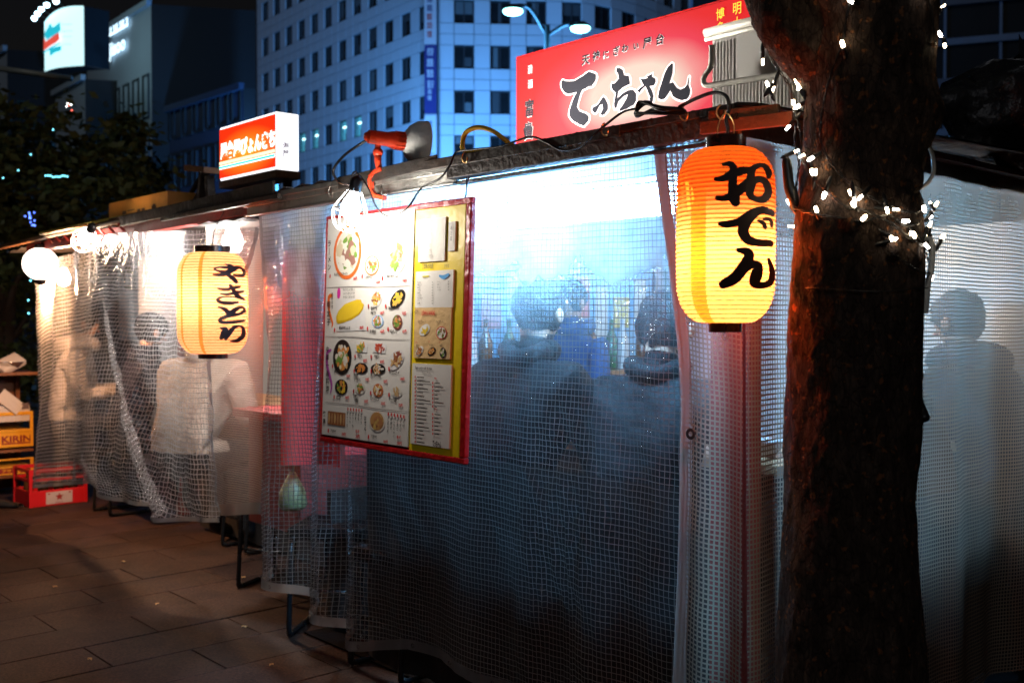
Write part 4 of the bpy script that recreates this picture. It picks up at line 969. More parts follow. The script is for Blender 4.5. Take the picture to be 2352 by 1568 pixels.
# ================================================================== paper lanterns
def paper_mat(name, col, seams, clear=0.58, top_tint=None):
    m, n, l, p = new_mat(name); n.remove(p); out = n['Material Output']
    uv = n.new('ShaderNodeUVMap'); uv.uv_map = 'UVMap'; sep = n.new('ShaderNodeSeparateXYZ'); l.new(uv.outputs['UV'], sep.inputs[0])
    last = None
    for (c, w) in seams:
        s_ = n.new('ShaderNodeMath'); s_.operation = 'SUBTRACT'; s_.inputs[1].default_value = c; l.new(sep.outputs['X'], s_.inputs[0])
        a = n.new('ShaderNodeMath'); a.operation = 'ABSOLUTE'; l.new(s_.outputs[0], a.inputs[0])
        lt = n.new('ShaderNodeMath'); lt.operation = 'LESS_THAN'; lt.inputs[1].default_value = w; l.new(a.outputs[0], lt.inputs[0])
        if last is None: last = lt
        else:
            mx_ = n.new('ShaderNodeMath'); mx_.operation = 'MAXIMUM'; l.new(last.outputs[0], mx_.inputs[0]); l.new(lt.outputs[0], mx_.inputs[1]); last = mx_
    fib = n.new('ShaderNodeTexNoise'); fib.inputs['Scale'].default_value = 60; fib.inputs['Detail'].default_value = 5
    tc = n.new('ShaderNodeTexCoord'); mp = n.new('ShaderNodeMapping'); mp.inputs['Scale'].default_value = (1, 1, 6); l.new(tc.outputs['Object'], mp.inputs['Vector']); l.new(mp.outputs[0], fib.inputs['Vector'])
    fr = n.new('ShaderNodeMapRange'); fr.inputs['From Min'].default_value = .3; fr.inputs['From Max'].default_value = .7; fr.inputs['To Min'].default_value = .78; fr.inputs['To Max'].default_value = 1.05; l.new(fib.outputs['Fac'], fr.inputs['Value'])
    c1 = n.new('ShaderNodeMix'); c1.data_type = 'RGBA'; c1.inputs['A'].default_value = (*col, 1); c1.inputs['B'].default_value = (col[0] * .85, col[1] * .50, col[2] * .12, 1); l.new(last.outputs[0], c1.inputs['Factor'])
    if top_tint:   # the paper turns a deeper orange towards the top
        dr = n.new('ShaderNodeMapRange'); dr.interpolation_type = 'SMOOTHSTEP'; dr.inputs['From Min'].default_value = top_tint[0]; dr.inputs['From Max'].default_value = top_tint[1]; l.new(sep.outputs['Y'], dr.inputs['Value'])
        cd = n.new('ShaderNodeMix'); cd.data_type = 'RGBA'; cd.inputs['B'].default_value = (*top_tint[2], 1); l.new(c1.outputs['Result'], cd.inputs['A'])
        dm = n.new('ShaderNodeMath'); dm.operation = 'MULTIPLY'; dm.inputs[1].default_value = 1.0; l.new(dr.outputs['Result'], dm.inputs[0]); l.new(dm.outputs[0], cd.inputs['Factor']); c1 = cd
    # rib wires: darker line each rib
    rb_ = n.new('ShaderNodeMath'); rb_.operation = 'FRACT'; l.new(sep.outputs['Y'], rb_.inputs[0])
    rl = n.new('ShaderNodeMath'); rl.operation = 'LESS_THAN'; rl.inputs[1].default_value = .2; l.new(rb_.outputs[0], rl.inputs[0])
    c2 = n.new('ShaderNodeMix'); c2.data_type = 'RGBA'; c2.inputs['B'].default_value = (col[0] * .62, col[1] * .30, col[2] * .14, 1); l.new(rl.outputs[0], c2.inputs['Factor']); l.new(c1.outputs['Result'], c2.inputs['A'])
    mu = n.new('ShaderNodeMix'); mu.data_type = 'RGBA'; mu.blend_type = 'MULTIPLY'; mu.inputs['Factor'].default_value = 1; l.new(c2.outputs['Result'], mu.inputs['A']); l.new(fr.outputs['Result'], mu.inputs['B'])
    tl = n.new('ShaderNodeBsdfTranslucent'); df = n.new('ShaderNodeBsdfDiffuse'); l.new(mu.outputs['Result'], tl.inputs['Color']); l.new(mu.outputs['Result'], df.inputs['Color'])
    a = n.new('ShaderNodeMixShader'); a.inputs[0].default_value = .25; l.new(tl.outputs[0], a.inputs[1]); l.new(df.outputs[0], a.inputs[2])
    tr = n.new('ShaderNodeBsdfTransparent'); tr.inputs['Color'].default_value = (1.0, .13, .025, 1)
    b_ = n.new('ShaderNodeMixShader'); b_.inputs[0].default_value = clear; l.new(a.outputs[0], b_.inputs[1]); l.new(tr.outputs[0], b_.inputs[2])
    l.new(b_.outputs[0], out.inputs['Surface']); return m
M_cap = pm('black_lacquer_ring', (0.014, 0.008, 0.008), 0.25, var=0.2, bump=0.03)
M_ink = pm('black_brush_ink', (0.018, 0.006, 0.006), 0.6, var=0.2, bump=0)
def halo_mat(name, col, dif=.2):
    m, n, l, p = new_mat(name); n.remove(p)
    tl = n.new('ShaderNodeBsdfTranslucent'); tl.inputs['Color'].default_value = (*col, 1); df = n.new('ShaderNodeBsdfDiffuse'); df.inputs['Color'].default_value = (*col, 1)
    a = n.new('ShaderNodeMixShader'); a.inputs[0].default_value = dif; l.new(tl.outputs[0], a.inputs[1]); l.new(df.outputs[0], a.inputs[2]); l.new(a.outputs[0], n['Material Output'].inputs['Surface']); return m
def lantern(label, px, py_t, py_b, wpx, Yp, neck, ribs, col, seams, power, bulb_t, strokes, crop, halo, nm_col, group, lcol=(1.0, .82, .6), corner=0.235, ring_px=(96, 96), rope=True):
    """px: axis column; py_t/py_b: top and bottom of the paper; seams in turns; strokes are (x,y,w) lists in crop pixels"""
    T, B = onY(px, py_t, Yp), onY(px, py_b, Yp); zt, zb_ = T.z, B.z; cx, cyy = T.x, Yp
    C = Vector((cx, cyy, 0)); dep = (Vector((cx, cyy, CZ)) - _c).dot(_f)
    Rm = wpx / 2 / FPX * dep; Hh = zt - zb_
    root = empty('paper_lantern', (cx, cyy, zb_), label=label, cat='lantern', group=group)
    view = (Vector((cx, cyy, 0))); view.normalize(); a0 = math.atan2(-view.y, -view.x); rgt = Vector((view.y, -view.x, 0))
    def rad(t):    # t 0 bottom .. 1 top
        e = corner; s_ = min(t, 1 - t) / e
        k = 1.0 if s_ >= 1 else math.sqrt(max(0, 1 - (1 - s_) ** 2.2))
        return Rm * (neck + (1 - neck) * k) * (1 - .02 * (2 * t - 1) ** 2)
    n = 72; rows = ribs * 4; b = MB(); vs = []; uvs = []
    for j in range(rows + 1):
        t = j / rows; ph = (j % 4) / 4; rr = rad(t) * (1 - 0.024 * abs(math.sin(math.pi * j / 4 + math.pi / 2)) ** 1.5)
        for i in range(n + 1):
            th = a0 + 2 * math.pi * (i / n - .5); w = 1 + .004 * nz(math.cos(th) * 3, math.sin(th) * 3, t * 12)
            vs.append(Vector((cx + math.cos(th) * rr * w, cyy + math.sin(th) * rr * w, zb_ + Hh * t))); uvs.append((i / n - .5, t * ribs))
    inv = world_of(root).inverted(); me = bpy.data.meshes.new('paper_shade')
    me.from_pydata([tuple(inv @ v) for v in vs], [], [(j * (n + 1) + i, j * (n + 1) + i + 1, (j + 1) * (n + 1) + i + 1, (j + 1) * (n + 1) + i) for j in range(rows) for i in range(n)])
    ul = me.uv_layers.new(name='UVMap')
    for li, lp in enumerate(me.loops): ul.data[li].uv = uvs[lp.vertex_index]
    for p in me.polygons: p.use_smooth = True
    me.materials.append(paper_mat('lantern_paper_' + nm_col, col, seams, top_tint=(ribs * .50, ribs * .80, (.72, .11, .010)) if nm_col == 'orange' else None)); sh = link('paper_shade', me, root)
    rr = ring_px[0] / 2 / FPX * dep; rh = .019
    b = MB(); b.lathe([(rr * .86, -.004), (rr, -.004), (rr * 1.01, rh * 1.3), (rr * .86, rh * 1.3), (rr * .86, -.004)], (cx, cyy, zt), 36); b.build('top_ring', M_cap, root, auto=40)
    rr2 = ring_px[1] / 2 / FPX * dep
    b = MB(); b.lathe([(rr2 * .3, 0), (rr2, 0), (rr2, rh), (rr2 * .86, rh)], (cx, cyy, zb_ - rh), 36, capb=True); b.build('bottom_ring', M_cap, root, auto=40)
    b = MB(); b.tube([(cx + math.cos(t) * .006, cyy - rr2 * .8 * 0 + 0, zb_ - rh - .008 + math.sin(t) * .007) for t in [6.283 * i / 12 for i in range(13)]], .0009, 5); b.build('pull_ring', M_alu, root)
    # wire handle
    b = MB(); hz = zt + .075 if rope else zt + .03
    b.tube(catmull([tuple(Vector((cx, cyy, zt + .012)) - rgt * rr * .36), tuple(Vector((cx, cyy, zt + .05)) - rgt * rr * .38), (cx, cyy, hz), tuple(Vector((cx, cyy, zt + .05)) + rgt * rr * .38), tuple(Vector((cx, cyy, zt + .012)) + rgt * rr * .36)], 5), .0014, 6); b.build('wire_handle', M_brass, root)
    # lettering wrapped on the paper
    ox, oy, sc = crop
    def wrap(x, y, d):
        X, Yy = (ox + x / sc) * .91875, (oy + y / sc) * .91875
        z = CZ + (735 - Yy) / FPX * dep; t = max(.02, min(.98, (z - zb_) / Hh)); r_ = rad(t) + d
        sx = (X - px) / FPX * dep * 1.0; q = max(-.985, min(.985, sx / (rad(t) * 1.03)))
        th = a0 + math.asin(q)
        return Vector((cx + math.cos(th) * r_, cyy + math.sin(th) * r_, z))
    hb = MB(); ib = MB(); k = 0
    for st in strokes:
        k += 1
        for (mb, ex, dd_) in ((hb, halo, .0012 + k * .0001), (ib, 0, .0030 + k * .0001)):
            if ex == 0 or halo > 0:
                qd, cp = ribbon([(x, y, w + ex) for (x, y, w) in st], 7)
                for q in qd: mb.add([wrap(x, y, dd_) for (x, y) in q], [(0, 1, 2, 3)])
                for c in cp: mb.add([wrap(x, y, dd_) for (x, y) in c], [tuple(range(len(c)))])
    if ib.f: ib.build('brush_letters', M_ink, sh)
    ld = bpy.data.lights.new('lantern_bulb_light', 'POINT'); ld.energy = power; ld.color = lcol; ld.shadow_soft_size = .02
    lo = bpy.data.objects.new('lantern_bulb_light', ld); COL.objects.link(lo); lo.parent = root; lo.location = (0, 0, Hh * bulb_t)
    b = MB(); b.tube([(cx, cyy, zt - .06), (cx, cyy, zt + .02)], .012, 8); b.build('bulb_socket', M_blk_rub, root)
    return root, Vector((cx, cyy, hz))
oden = [
 [(450, 300, 26), (500, 298, 44), (522, 345, 56), (515, 440, 64), (525, 530, 84), (535, 575, 66)],
 [(398, 406, 30), (450, 402, 46), (520, 368, 66), (600, 345, 56), (650, 345, 50)],
 [(408, 540, 36), (455, 546, 46), (530, 512, 70), (600, 455, 66), (650, 400, 56)],
 [(640, 400, 60), (655, 335, 50), (705, 300, 34), (750, 308, 46), (772, 350, 52), (768, 378, 36)],
 [(650, 430, 64), (635, 510, 58), (672, 548, 44), (735, 545, 56), (768, 490, 58), (748, 425, 58), (700, 405, 50), (650, 430, 56)],
 [(428, 726, 32), (480, 732, 52), (560, 712, 56), (640, 662, 66), (720, 625, 56), (796, 640, 48)],
 [(680, 645, 56), (615, 705, 78), (590, 780, 80), (620, 838, 70), (690, 860, 54), (784, 860, 50)],
 [(698, 704, 22), (735, 722, 34), (745, 750, 30)], [(735, 690, 24), (785, 690, 30), (792, 735, 22)],
 [(552, 916, 28), (605, 925, 60), (632, 960, 72), (590, 1040, 80), (530, 1118, 84), (452, 1160, 66)],
 [(585, 1065, 60), (648, 1020, 60), (695, 1030, 66), (682, 1100, 86), (668, 1150, 66), (720, 1168, 46), (785, 1140, 50), (798, 1060, 44), (770, 978, 24)]]
P_l1, hk1 = lantern('large orange paper lantern with black brush letters at the stall corner', 1667, 342, 742, 226, Y0 - .21, .43, 40, (.74, .30, .085), [(-.09, .028), (.26, .012), (-.26, .004), (-.42, .02)], 13.0, .36, oden, (1660, 330, 3.0156), 46, 'orange', 'paper lanterns', ring_px=(92, 76))
yaki = [
 [(578, 566, 16), (640, 570, 34), (715, 545, 52), (790, 500, 56), (850, 485, 26), (900, 520, 34), (880, 570, 34), (785, 566, 14)],
 [(720, 545, 36), (640, 530, 22), (588, 508, 20), (640, 488, 20), (715, 488, 30), (780, 488, 30)],
 [(702, 456, 16), (755, 465, 30), (785, 492, 34)], [(720, 560, 36), (775, 598, 50), (815, 638, 40)],
 [(626, 712, 18), (700, 722, 28), (790, 702, 34), (856, 688, 20)], [(650, 768, 18), (720, 772, 28), (820, 750, 34), (892, 735, 24)],
 [(752, 678, 34), (780, 720, 40), (822, 782, 46), (898, 822, 24)], [(898, 825, 22), (800, 802, 16), (680, 800, 18), (618, 828, 28), (660, 858, 38), (760, 862, 36), (832, 855, 24)],
 [(626, 906, 16), (690, 930, 40), (742, 982, 54)], [(740, 985, 54), (815, 925, 44), (875, 907, 22), (900, 940, 34), (850, 978, 30), (780, 990, 40), (700, 1010, 40), (638, 1045, 34), (680, 1070, 36), (790, 1066, 34), (892, 1050, 30)],
 [(645, 1130, 16), (700, 1140, 46), (682, 1190, 70), (655, 1232, 44)], [(700, 1245, 34), (740, 1180, 50), (790, 1122, 38), (850, 1108, 18), (885, 1140, 36), (882, 1210, 48), (830, 1258, 44), (748, 1270, 12)]]
P_l2, hk2 = lantern('yellow paper lantern with dark brush letters hanging before the left stall', 488, 580, 812, 161, Y0 - .12, .50, 36, (.78, .50, .27), [(-.16, .008), (-.055, .009), (.22, .01)], 12.5, .55, yaki, (400, 560, 4.354), 26, 'yellow', 'paper lanterns', lcol=(1.0, .80, .56), ring_px=(80, 66), rope=False)
def cable(name, label, pts, r_, mat, n=6, cat='cable'):
    b = MB(); b.tube(catmull([tuple(p) for p in pts], 8), r_, n); return tag(b.build(name, mat, smooth=True), label, cat)
b = MB(); b.tube(catmull([tuple(hk2), tuple(hk2 + Vector((0, .01, .06))), (hk2.x - .02, Y0 - .06, ZB + .03)], 8), .002, 6); b.build('hanging_cord', M_blk_rub, P_l2)

# round globe lamp and bulbs at the left end
M_globe = em('globe_lamp_glow', (1.0, .82, .68), 4.5); M_bulbW = em('bare_bulb_glow', (1.0, .95, .88), 90)
P = onY(93, 606, Y0 - .02); gl = empty('globe_lantern', P, label='round white glowing globe lantern at the far left eave', cat='lantern')
b = MB(); b.sph(P, .098, 28, sc=(1, 1, .96)); b.build('globe', M_globe, gl, smooth=True)
b = MB(); b.lathe([(.03, .085), (.034, .11), (.012, .12)], P, 16); b.lathe([(.012, -.12), (.034, -.11), (.03, -.09)], P, 16); b.build('cap', M_cap, gl, smooth=True)
b = MB(); b.tube([P + Vector((0, 0, .11)), (P.x + .03, Y0, ZT + .0)], .003, 6); b.build('cord', M_blk_rub, gl)
def bulb(P, r_, mat, power, label, col=(1, .90, .78), guard=False, tilt=None, name='work_light', cat='lamp'):
    root = empty(name, P, label=label, cat=cat); d = Vector(tilt or (0, 0, 1)).normalized()
    M = Vector((0, 0, 1)).rotation_difference(d).to_matrix()
    b = MB(); b.lathe([(.001, -r_ * 1.15), (r_ * .7, -r_ * .85), (r_, 0), (r_ * .8, r_ * .7), (r_ * .42, r_ * 1.5), (r_ * .4, r_ * 1.7)], P, 18, M=M); b.build('bulb', mat, root, smooth=True)
    b = MB(); b.lathe([(r_ * .5, r_ * 1.55), (r_ * .62, r_ * 1.6), (r_ * .66, r_ * 2.6), (r_ * .5, r_ * 3.0), (r_ * .2, r_ * 3.2), (.001, r_ * 3.3)], P, 16, M=M); b.build('socket', M_blk_rub, root, auto=40)
    if guard:
        gm = pm('pale_wire_guard', (.6, .6, .58), .3, metal=.6)
        for k in range(8):
            a = 6.283 * k / 8; cs_, sn = math.cos(a), math.sin(a)
            pr = [(r_ * .62, r_ * 1.9), (r_ * 1.0, r_ * 1.3), (r_ * 1.65, 0), (r_ * 1.75, -r_ * .9), (r_ * 1.2, -r_ * 2.0), (r_ * .5, -r_ * 2.35)]
            b = MB(); b.tube(catmull([tuple(P + M @ Vector((q * cs_, q * sn, z))) for (q, z) in pr], 4), .0016, 5); b.build('guard_wire', gm, root, smooth=True)
        for (q, z) in ((1.72, -.35), (1.3, -1.9)):
            b = MB(); b.tube([P + M @ Vector((r_ * q * math.cos(6.283 * i / 24), r_ * q * math.sin(6.283 * i / 24), r_ * z)) for i in range(25)], .0018, 5, caps=False); b.build('guard_ring', gm, root, smooth=True)
    if power:
        ld = bpy.data.lights.new(name + '_light', 'POINT'); ld.energy = power; ld.color = col; ld.shadow_soft_size = r_
        lo = bpy.data.objects.new(name + '_light', ld); COL.objects.link(lo); lo.parent = root; lo.location = M @ Vector((0, 0, -r_ * 1.6))
    return root
bulb(onY(806, 478, Y0 - .22), .032, M_bulbW, 10.5, 'bare caged work bulb blazing in front of the menu board', guard=True, tilt=(.1, .2, 1))
bulb(onY(196, 546, Y0 - .11), .034, M_bulbW, 12.0, 'bare caged bulb glowing at the left stall eave', col=(1, .58, .30), guard=True, tilt=(.7, .1, .5))
bulb(onY(146, 640, Y0 + .16), .04, M_bulbW, 120.0, 'bare bulb glowing behind the far left clear sheet', col=(1, .50, .23))
bulb(onY(535, 556, Y0 + .26), .05, M_bulbW, 60.0, 'bright bare bulb behind the yellow lantern', col=(1, .96, .92))

# red clip lamp with enamel reflector on the front rail
Pc = onY(905, 322, Y0 - .07); cl = empty('clip_lamp', Pc, label='red clamp-on reflector lamp fixed to the stall roof edge', cat='lamp')
ax_ = (_r * .90 + FH * .42 + Vector((0, 0, -.06))).normalized(); Mx = Vector((0, 0, 1)).rotation_difference(ax_).to_matrix()
M_redpl = pm('glossy_red_plastic', (.62, .055, .02), .28, var=.12, scale=15, bump=.05)
b = MB(); b.lathe([(.001, -.10), (.010, -.098), (.016, -.088), (.021, -.085), (.023, -.02), (.026, -.012), (.028, .0), (.028, .035), (.030, .037)], Pc, 24, M=Mx); hs = b.build('housing', M_redpl, cl, auto=45)
for k in range(14):
    a = 6.283 * k / 14; b = MB(); p0 = Pc + Mx @ Vector((.0285 * math.cos(a), .0285 * math.sin(a), .002)); p1 = Pc + Mx @ Vector((.0285 * math.cos(a), .0285 * math.sin(a), .034)); b.bar(p0, p1, .003, .003); b.build('rib', M_redpl, hs)
b = MB(); b.lathe([(.028, .033), (.034, .036), (.055, .052), (.070, .075), (.074, .100), (.0755, .103), (.072, .101), (.068, .076), (.053, .055), (.03, .04)], Pc, 40, M=Mx); b.build('reflector', M_enam, cl, smooth=True)
b = MB(); b.sph(Pc + Mx @ Vector((0, 0, .078)), .048, 20, sc=(1, 1, .62), M=Mx); b.build('flood_bulb', em('flood_bulb_glow', (1, .97, .9), 30), cl, smooth=True)
ld = bpy.data.lights.new('clip_lamp_light', 'SPOT'); ld.energy = 150; ld.spot_size = R(172); ld.spot_blend = .1; ld.color = (1, .95, .86); ld.shadow_soft_size = .03
lo = bpy.data.objects.new('clip_lamp_light', ld); COL.objects.link(lo); lo.parent = cl; lo.location = Mx @ Vector((0, 0, .115)); lo.rotation_euler = Vector((0, 0, -1)).rotation_difference(ax_).to_euler()
pj = onY(868, 350, Y0 - .07)
b = MB(); b.sph(pj, .017, 14); b.tube([pj, pj + Vector((0, 0, .03))], .010, 10); b.tube([pj, onY(868, 372, Y0 - .07), onY(872, 392, Y0 - .07)], [.014, .011, .010], 12); b.build('swivel', M_redpl, cl, smooth=True)
b = MB(); c0 = [(878, 388), (860, 396), (851, 408), (853, 436), (862, 450), (884, 455)]
for (a_, c_) in zip(c0, c0[1:]): b.bar(onY(*a_, Y0 - .075), onY(*c_, Y0 - .075), .018, .014)
b.build('clamp', M_redpl, cl, bevel=.003)
b = MB(); b.tube([onY(876, 425, Y0 - .075), onY(878, 478, Y0 - .075)], .003, 8); b.tube([onY(868, 446, Y0 - .075), onY(888, 447, Y0 - .075)], .0025, 6); b.build('clamp_screw', M_alu, cl, smooth=True)
sk = onY(803, 424, Y0 - .2)
cable('power_cable', 'black cable looping from the red clip lamp down to the bulb socket', [onY(846, 320, Y0 - .08), onY(820, 336, Y0 - .1), onY(790, 358, Y0 - .1), onY(768, 385, Y0 - .1), onY(768, 405, Y0 - .1), onY(783, 420, Y0 - .1), sk], .0045, M_blk_rub)
cable('thin_cable', 'thin black cable sagging across the menu top and along the beam', [onY(806, 415, Y0 - .12), onY(812, 396, Y0 - .11), onY(822, 400, Y0 - .1), onY(845, 430, Y0 - .12), onY(866, 478, Y0 - .12), onY(896, 497, Y0 - .12), onY(935, 478, Y0 - .12), onY(968, 432, Y0 - .1), onY(1010, 410, Y0 - .1), onY(1034, 378, Y0 - .1), onY(1048, 350, Y0 - .09), onY(1090, 343, Y0 - .09), onY(1150, 336, Y0 - .09), onY(1215, 315, Y0 - .085), onY(1250, 325, Y0 - .085), onY(1290, 345, Y0 - .085), onY(1330, 338, Y0 - .09), onY(1355, 318, Y0 - .1), onY(1385, 292, Y0 - .1), onY(1430, 258, Y0 - .1), onY(1462, 250, Y0 - .1)], .0032, M_blk_rub)
cb = [onY(1462, 250, Y0 - .1)]
for k in range(7):
    cb += [onY(1470 + 3 * k, 234 + 2 * (k % 3), Y0 - .1 + .005 * (k % 4)), onY(1515, 250 + 1.6 * k - 5, Y0 - .105 - .006 * (k % 3)), onY(1562 + 3 * (k % 3), 250 + 2 * (k % 4), Y0 - .1), onY(1566 + 2 * k % 5, 262, Y0 - .1), onY(1515, 246 + 2.6 * k, Y0 - .11 + .006 * (k % 3)), onY(1462 - k % 4, 268 - 1.5 * k, Y0 - .1)]
cable('coiled_cable', 'bundled coil of black cable resting on the dark beam before the red sign', cb, .0036, M_blk_rub)
cable('lantern_cable', 'black cable rising from the coil and dropping to the orange lantern', [onY(1560, 246, Y0 - .1), onY(1600, 226, Y0 - .12), onY(1640, 213, Y0 - .13), onY(1668, 222, Y0 - .14), onY(1674, 250, Y0 - .14), onY(1668, 275, Y0 - .15), onY(1672, 300, Y0 - .15), onY(1668, 335, Y0 - .15)], .0042, M_blk_rub)
cable('yellow_cable', 'thick yellow cable arching above the roof edge', [onY(1180, 334, Y0 - .04), onY(1120, 346, Y0 - .06), onY(1068, 347, Y0 - .06), onY(1063, 325, Y0 - .06), onY(1072, 303, Y0 - .06), onY(1100, 293, Y0 - .05), onY(1135, 303, Y0 - .03), onY(1172, 332, Y0)], .0075, pm('yellow_cable', (.75, .42, .02), .4, var=.08))
mcords = [[onY(1062, 358, Y0 - .05), onY(1072, 372, Y0 - .055), onY(1072, 410, Y0 - .055), onY(1071, 450, Y0 - .055)],
  [onY(1075, 360, Y0 - .05), onY(1079, 390, Y0 - .06), onY(1067, 462, Y0 - .06)]]

# ================================================================== red shop sign on the roof
YS = 2.62
c00 = onY(1191, 135, YS); c10 = onY(1741, -12, YS); xS0, xS1, zS1 = c00.x, c10.x, c00.z
zS0 = onY(1195, 345, YS).z - .06
sg = empty('shop_sign', ((xS0 + xS1) / 2, YS, zS0), label='large backlit red shop sign with black brush letters on the stall roof', cat='sign')
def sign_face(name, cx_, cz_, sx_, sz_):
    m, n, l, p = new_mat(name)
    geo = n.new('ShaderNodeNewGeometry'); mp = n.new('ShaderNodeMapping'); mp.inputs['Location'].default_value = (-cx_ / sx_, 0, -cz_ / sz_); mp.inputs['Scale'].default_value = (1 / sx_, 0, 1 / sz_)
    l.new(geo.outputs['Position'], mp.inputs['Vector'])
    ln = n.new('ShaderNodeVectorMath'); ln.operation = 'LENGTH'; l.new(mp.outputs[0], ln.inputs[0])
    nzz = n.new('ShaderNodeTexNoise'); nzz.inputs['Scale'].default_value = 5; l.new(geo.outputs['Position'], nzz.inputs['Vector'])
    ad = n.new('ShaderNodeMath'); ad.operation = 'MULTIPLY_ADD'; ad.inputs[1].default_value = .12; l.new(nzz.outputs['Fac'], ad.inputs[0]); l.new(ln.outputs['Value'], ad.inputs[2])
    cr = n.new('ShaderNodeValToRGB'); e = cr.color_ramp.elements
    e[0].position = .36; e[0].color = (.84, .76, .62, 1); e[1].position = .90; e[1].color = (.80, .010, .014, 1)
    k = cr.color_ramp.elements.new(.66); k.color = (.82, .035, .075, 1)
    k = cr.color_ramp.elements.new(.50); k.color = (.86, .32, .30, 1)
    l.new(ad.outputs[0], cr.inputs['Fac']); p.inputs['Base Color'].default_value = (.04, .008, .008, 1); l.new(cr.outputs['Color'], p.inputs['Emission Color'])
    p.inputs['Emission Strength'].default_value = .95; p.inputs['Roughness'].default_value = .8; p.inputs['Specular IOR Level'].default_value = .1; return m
fS = Flat((0, YS, 0), (1, 0, 0), (0, 0, 1))
def s2(cx_, cy_):   # position in the zoomed picture of the sign -> point on the sign plane
    P = onY((1290 + cx_ / 4.8) * .91875, (60 + cy_ / 4.8) * .91875, YS - .004); return (P.x, P.z)
ctr = s2(1400, 800)
M_sred = pm('red_sign_casing', (.45, .012, .012), .4, var=.1)
b = MB(); b.box(((xS0 + xS1) / 2, YS + .065, (zS0 + zS1) / 2), (xS1 - xS0 + .03, .13, zS1 - zS0 + .02)); b.build('casing', M_sred, sg, bevel=.004)
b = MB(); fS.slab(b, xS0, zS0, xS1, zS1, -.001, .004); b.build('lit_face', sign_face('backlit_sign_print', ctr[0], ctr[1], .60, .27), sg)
M_slet = pm('charcoal_sign_print', (.016, .016, .02), .95, var=.2, bump=0, spec=0.0); M_swht = em('white_sign_print', (1, .86, .84), .8); M_sgold = em('gold_sign_print', (.9, .55, .04), .75)
polys = [
 [(565,672),(600,690),(700,690),(820,620),(880,575),(930,590),(970,610),(965,680),(915,755),(880,755),(850,775),(800,800),(770,880),(740,1000),(770,1050),(850,1080),(885,1115),(875,1170),(825,1225),(780,1215),(690,1165),(645,1110),(645,1050),(670,970),(700,890),(735,820),(640,848),(590,825),(555,770),(548,715)],
 [(1045,880),(1070,885),(1110,960),(1112,1030),(1075,1085),(1040,1102),(1020,1090),(1050,1020),(1045,965),(1010,985),(985,1040),(960,1075),(940,1065),(918,1030),(930,1005),(990,970)],
 [(1215,530),(1255,530),(1290,560),(1305,620),(1360,625),(1370,670),(1375,725),(1330,745),(1280,775),(1235,815),(1225,895),(1290,835),(1350,800),(1410,790),(1450,840),(1450,920),(1420,975),(1340,1020),(1260,1050),(1240,1040),(1290,970),(1330,900),(1350,850),(1300,870),(1240,930),(1215,1010),(1185,1020),(1185,960),(1205,830),(1170,800),(1150,760),(1155,715),(1190,715),(1240,660),(1230,600),(1210,570)],
 [(1500,660),(1540,665),(1590,650),(1570,625),(1600,625),(1650,595),(1640,635),(1680,660),(1685,700),(1660,745),(1610,750),(1640,800),(1660,870),(1645,945),(1610,930),(1615,880),(1580,790),(1560,750),(1510,800),(1490,830),(1462,805),(1500,770),(1540,740),(1520,700)],
 [(1880,472),(1892,490),(1885,600),(1850,720),(1890,700),(1910,730),(1940,770),(1980,790),(2030,770),(2060,730),(2080,640),(2090,640),(2080,740),(2100,800),(2090,860),(2060,905),(2000,920),(1940,905),(1890,870),(1860,800),(1830,850),(1790,905),(1740,912),(1712,890),(1720,820),(1750,720),(1790,600),(1830,520)]]
for k, pg in enumerate(polys):
    P2 = [s2(*q) for q in pg]
    b = MB(); fS.poly(b, P2, .0075); b.build('brush_letter', M_slet, sg)
    qd, _ = ribbon([(x, z, .010) for (x, z) in P2], 2, closed=True); b = MB()
    for q in qd: fS.poly(b, q, .0058) if False else b.add([fS.p(x, z, .0058) for (x, z) in q], [(0, 1, 2, 3)])
    b.build('letter_outline', M_swht, sg)
def sign_char(ch, a, hh, bold, obold, mat, nm, sx=1.0, shear=0.0):
    b = MB(); fS.text(b, ch, a[0], a[1] + hh * .07, hh * .95, .0078, bold=bold, shear=shear, sx=sx); o = b.build(nm, mat, sg)
    if obold:
        b = MB(); fS.text(b, ch, a[0], a[1] + hh * .07, hh * .95, .0060, bold=obold, shear=shear, sx=sx); b.build('letter_outline', M_swht, o)
for ch, (x, y), h in zip('天神にぎわい屋台', [(795, 500), (925, 452), (1045, 428), (1165, 392), (1275, 352), (1410, 318), (1530, 302), (1680, 262)], [135, 125, 110, 120, 110, 95, 140, 140]):
    a = s2(x, y); sign_char(ch, a, abs(s2(x, y - h)[1] - a[1]), .032, .046, M_slet, 'brush_letter', shear=.05)
for ch, (x, y), h in (('富', (112, 1120), 220), ('貴', (96, 1395), 225)):
    a = s2(x, y); sign_char(ch, a, abs(s2(x, y - h)[1] - a[1]), .026, .042, M_slet, 'brush_letter', sx=.8)
for ch, (x, y), h in (('清', (148, 605), 115), ('酒', (150, 780), 115)):
    a = s2(x, y); sign_char(ch, a, abs(s2(x, y - h)[1] - a[1]), .008, 0, M_swht, 'white_letter', sx=.8)
for ch, (X, Y_), h in (('博', (1646, 49), 30), ('多', (1646, 80), 30), ('明', (1684, 36), 32), ('太', (1684, 70), 32), ('子', (1684, 103), 32)):
    a = onY(X, Y_, YS - .004); sign_char(ch, (a.x, a.z), (onY(X, Y_ - h, YS - .004) - a).z, .012, 0, M_sgold, 'gold_letter', sx=.85)
for x in (xS0 + .1, xS1 - .1):
    b = MB(); b.bar((x, YS + .06, ZT), (x, YS + .06, zS0 + .02), .04, .04); b.build('support', M_dwood, sg)

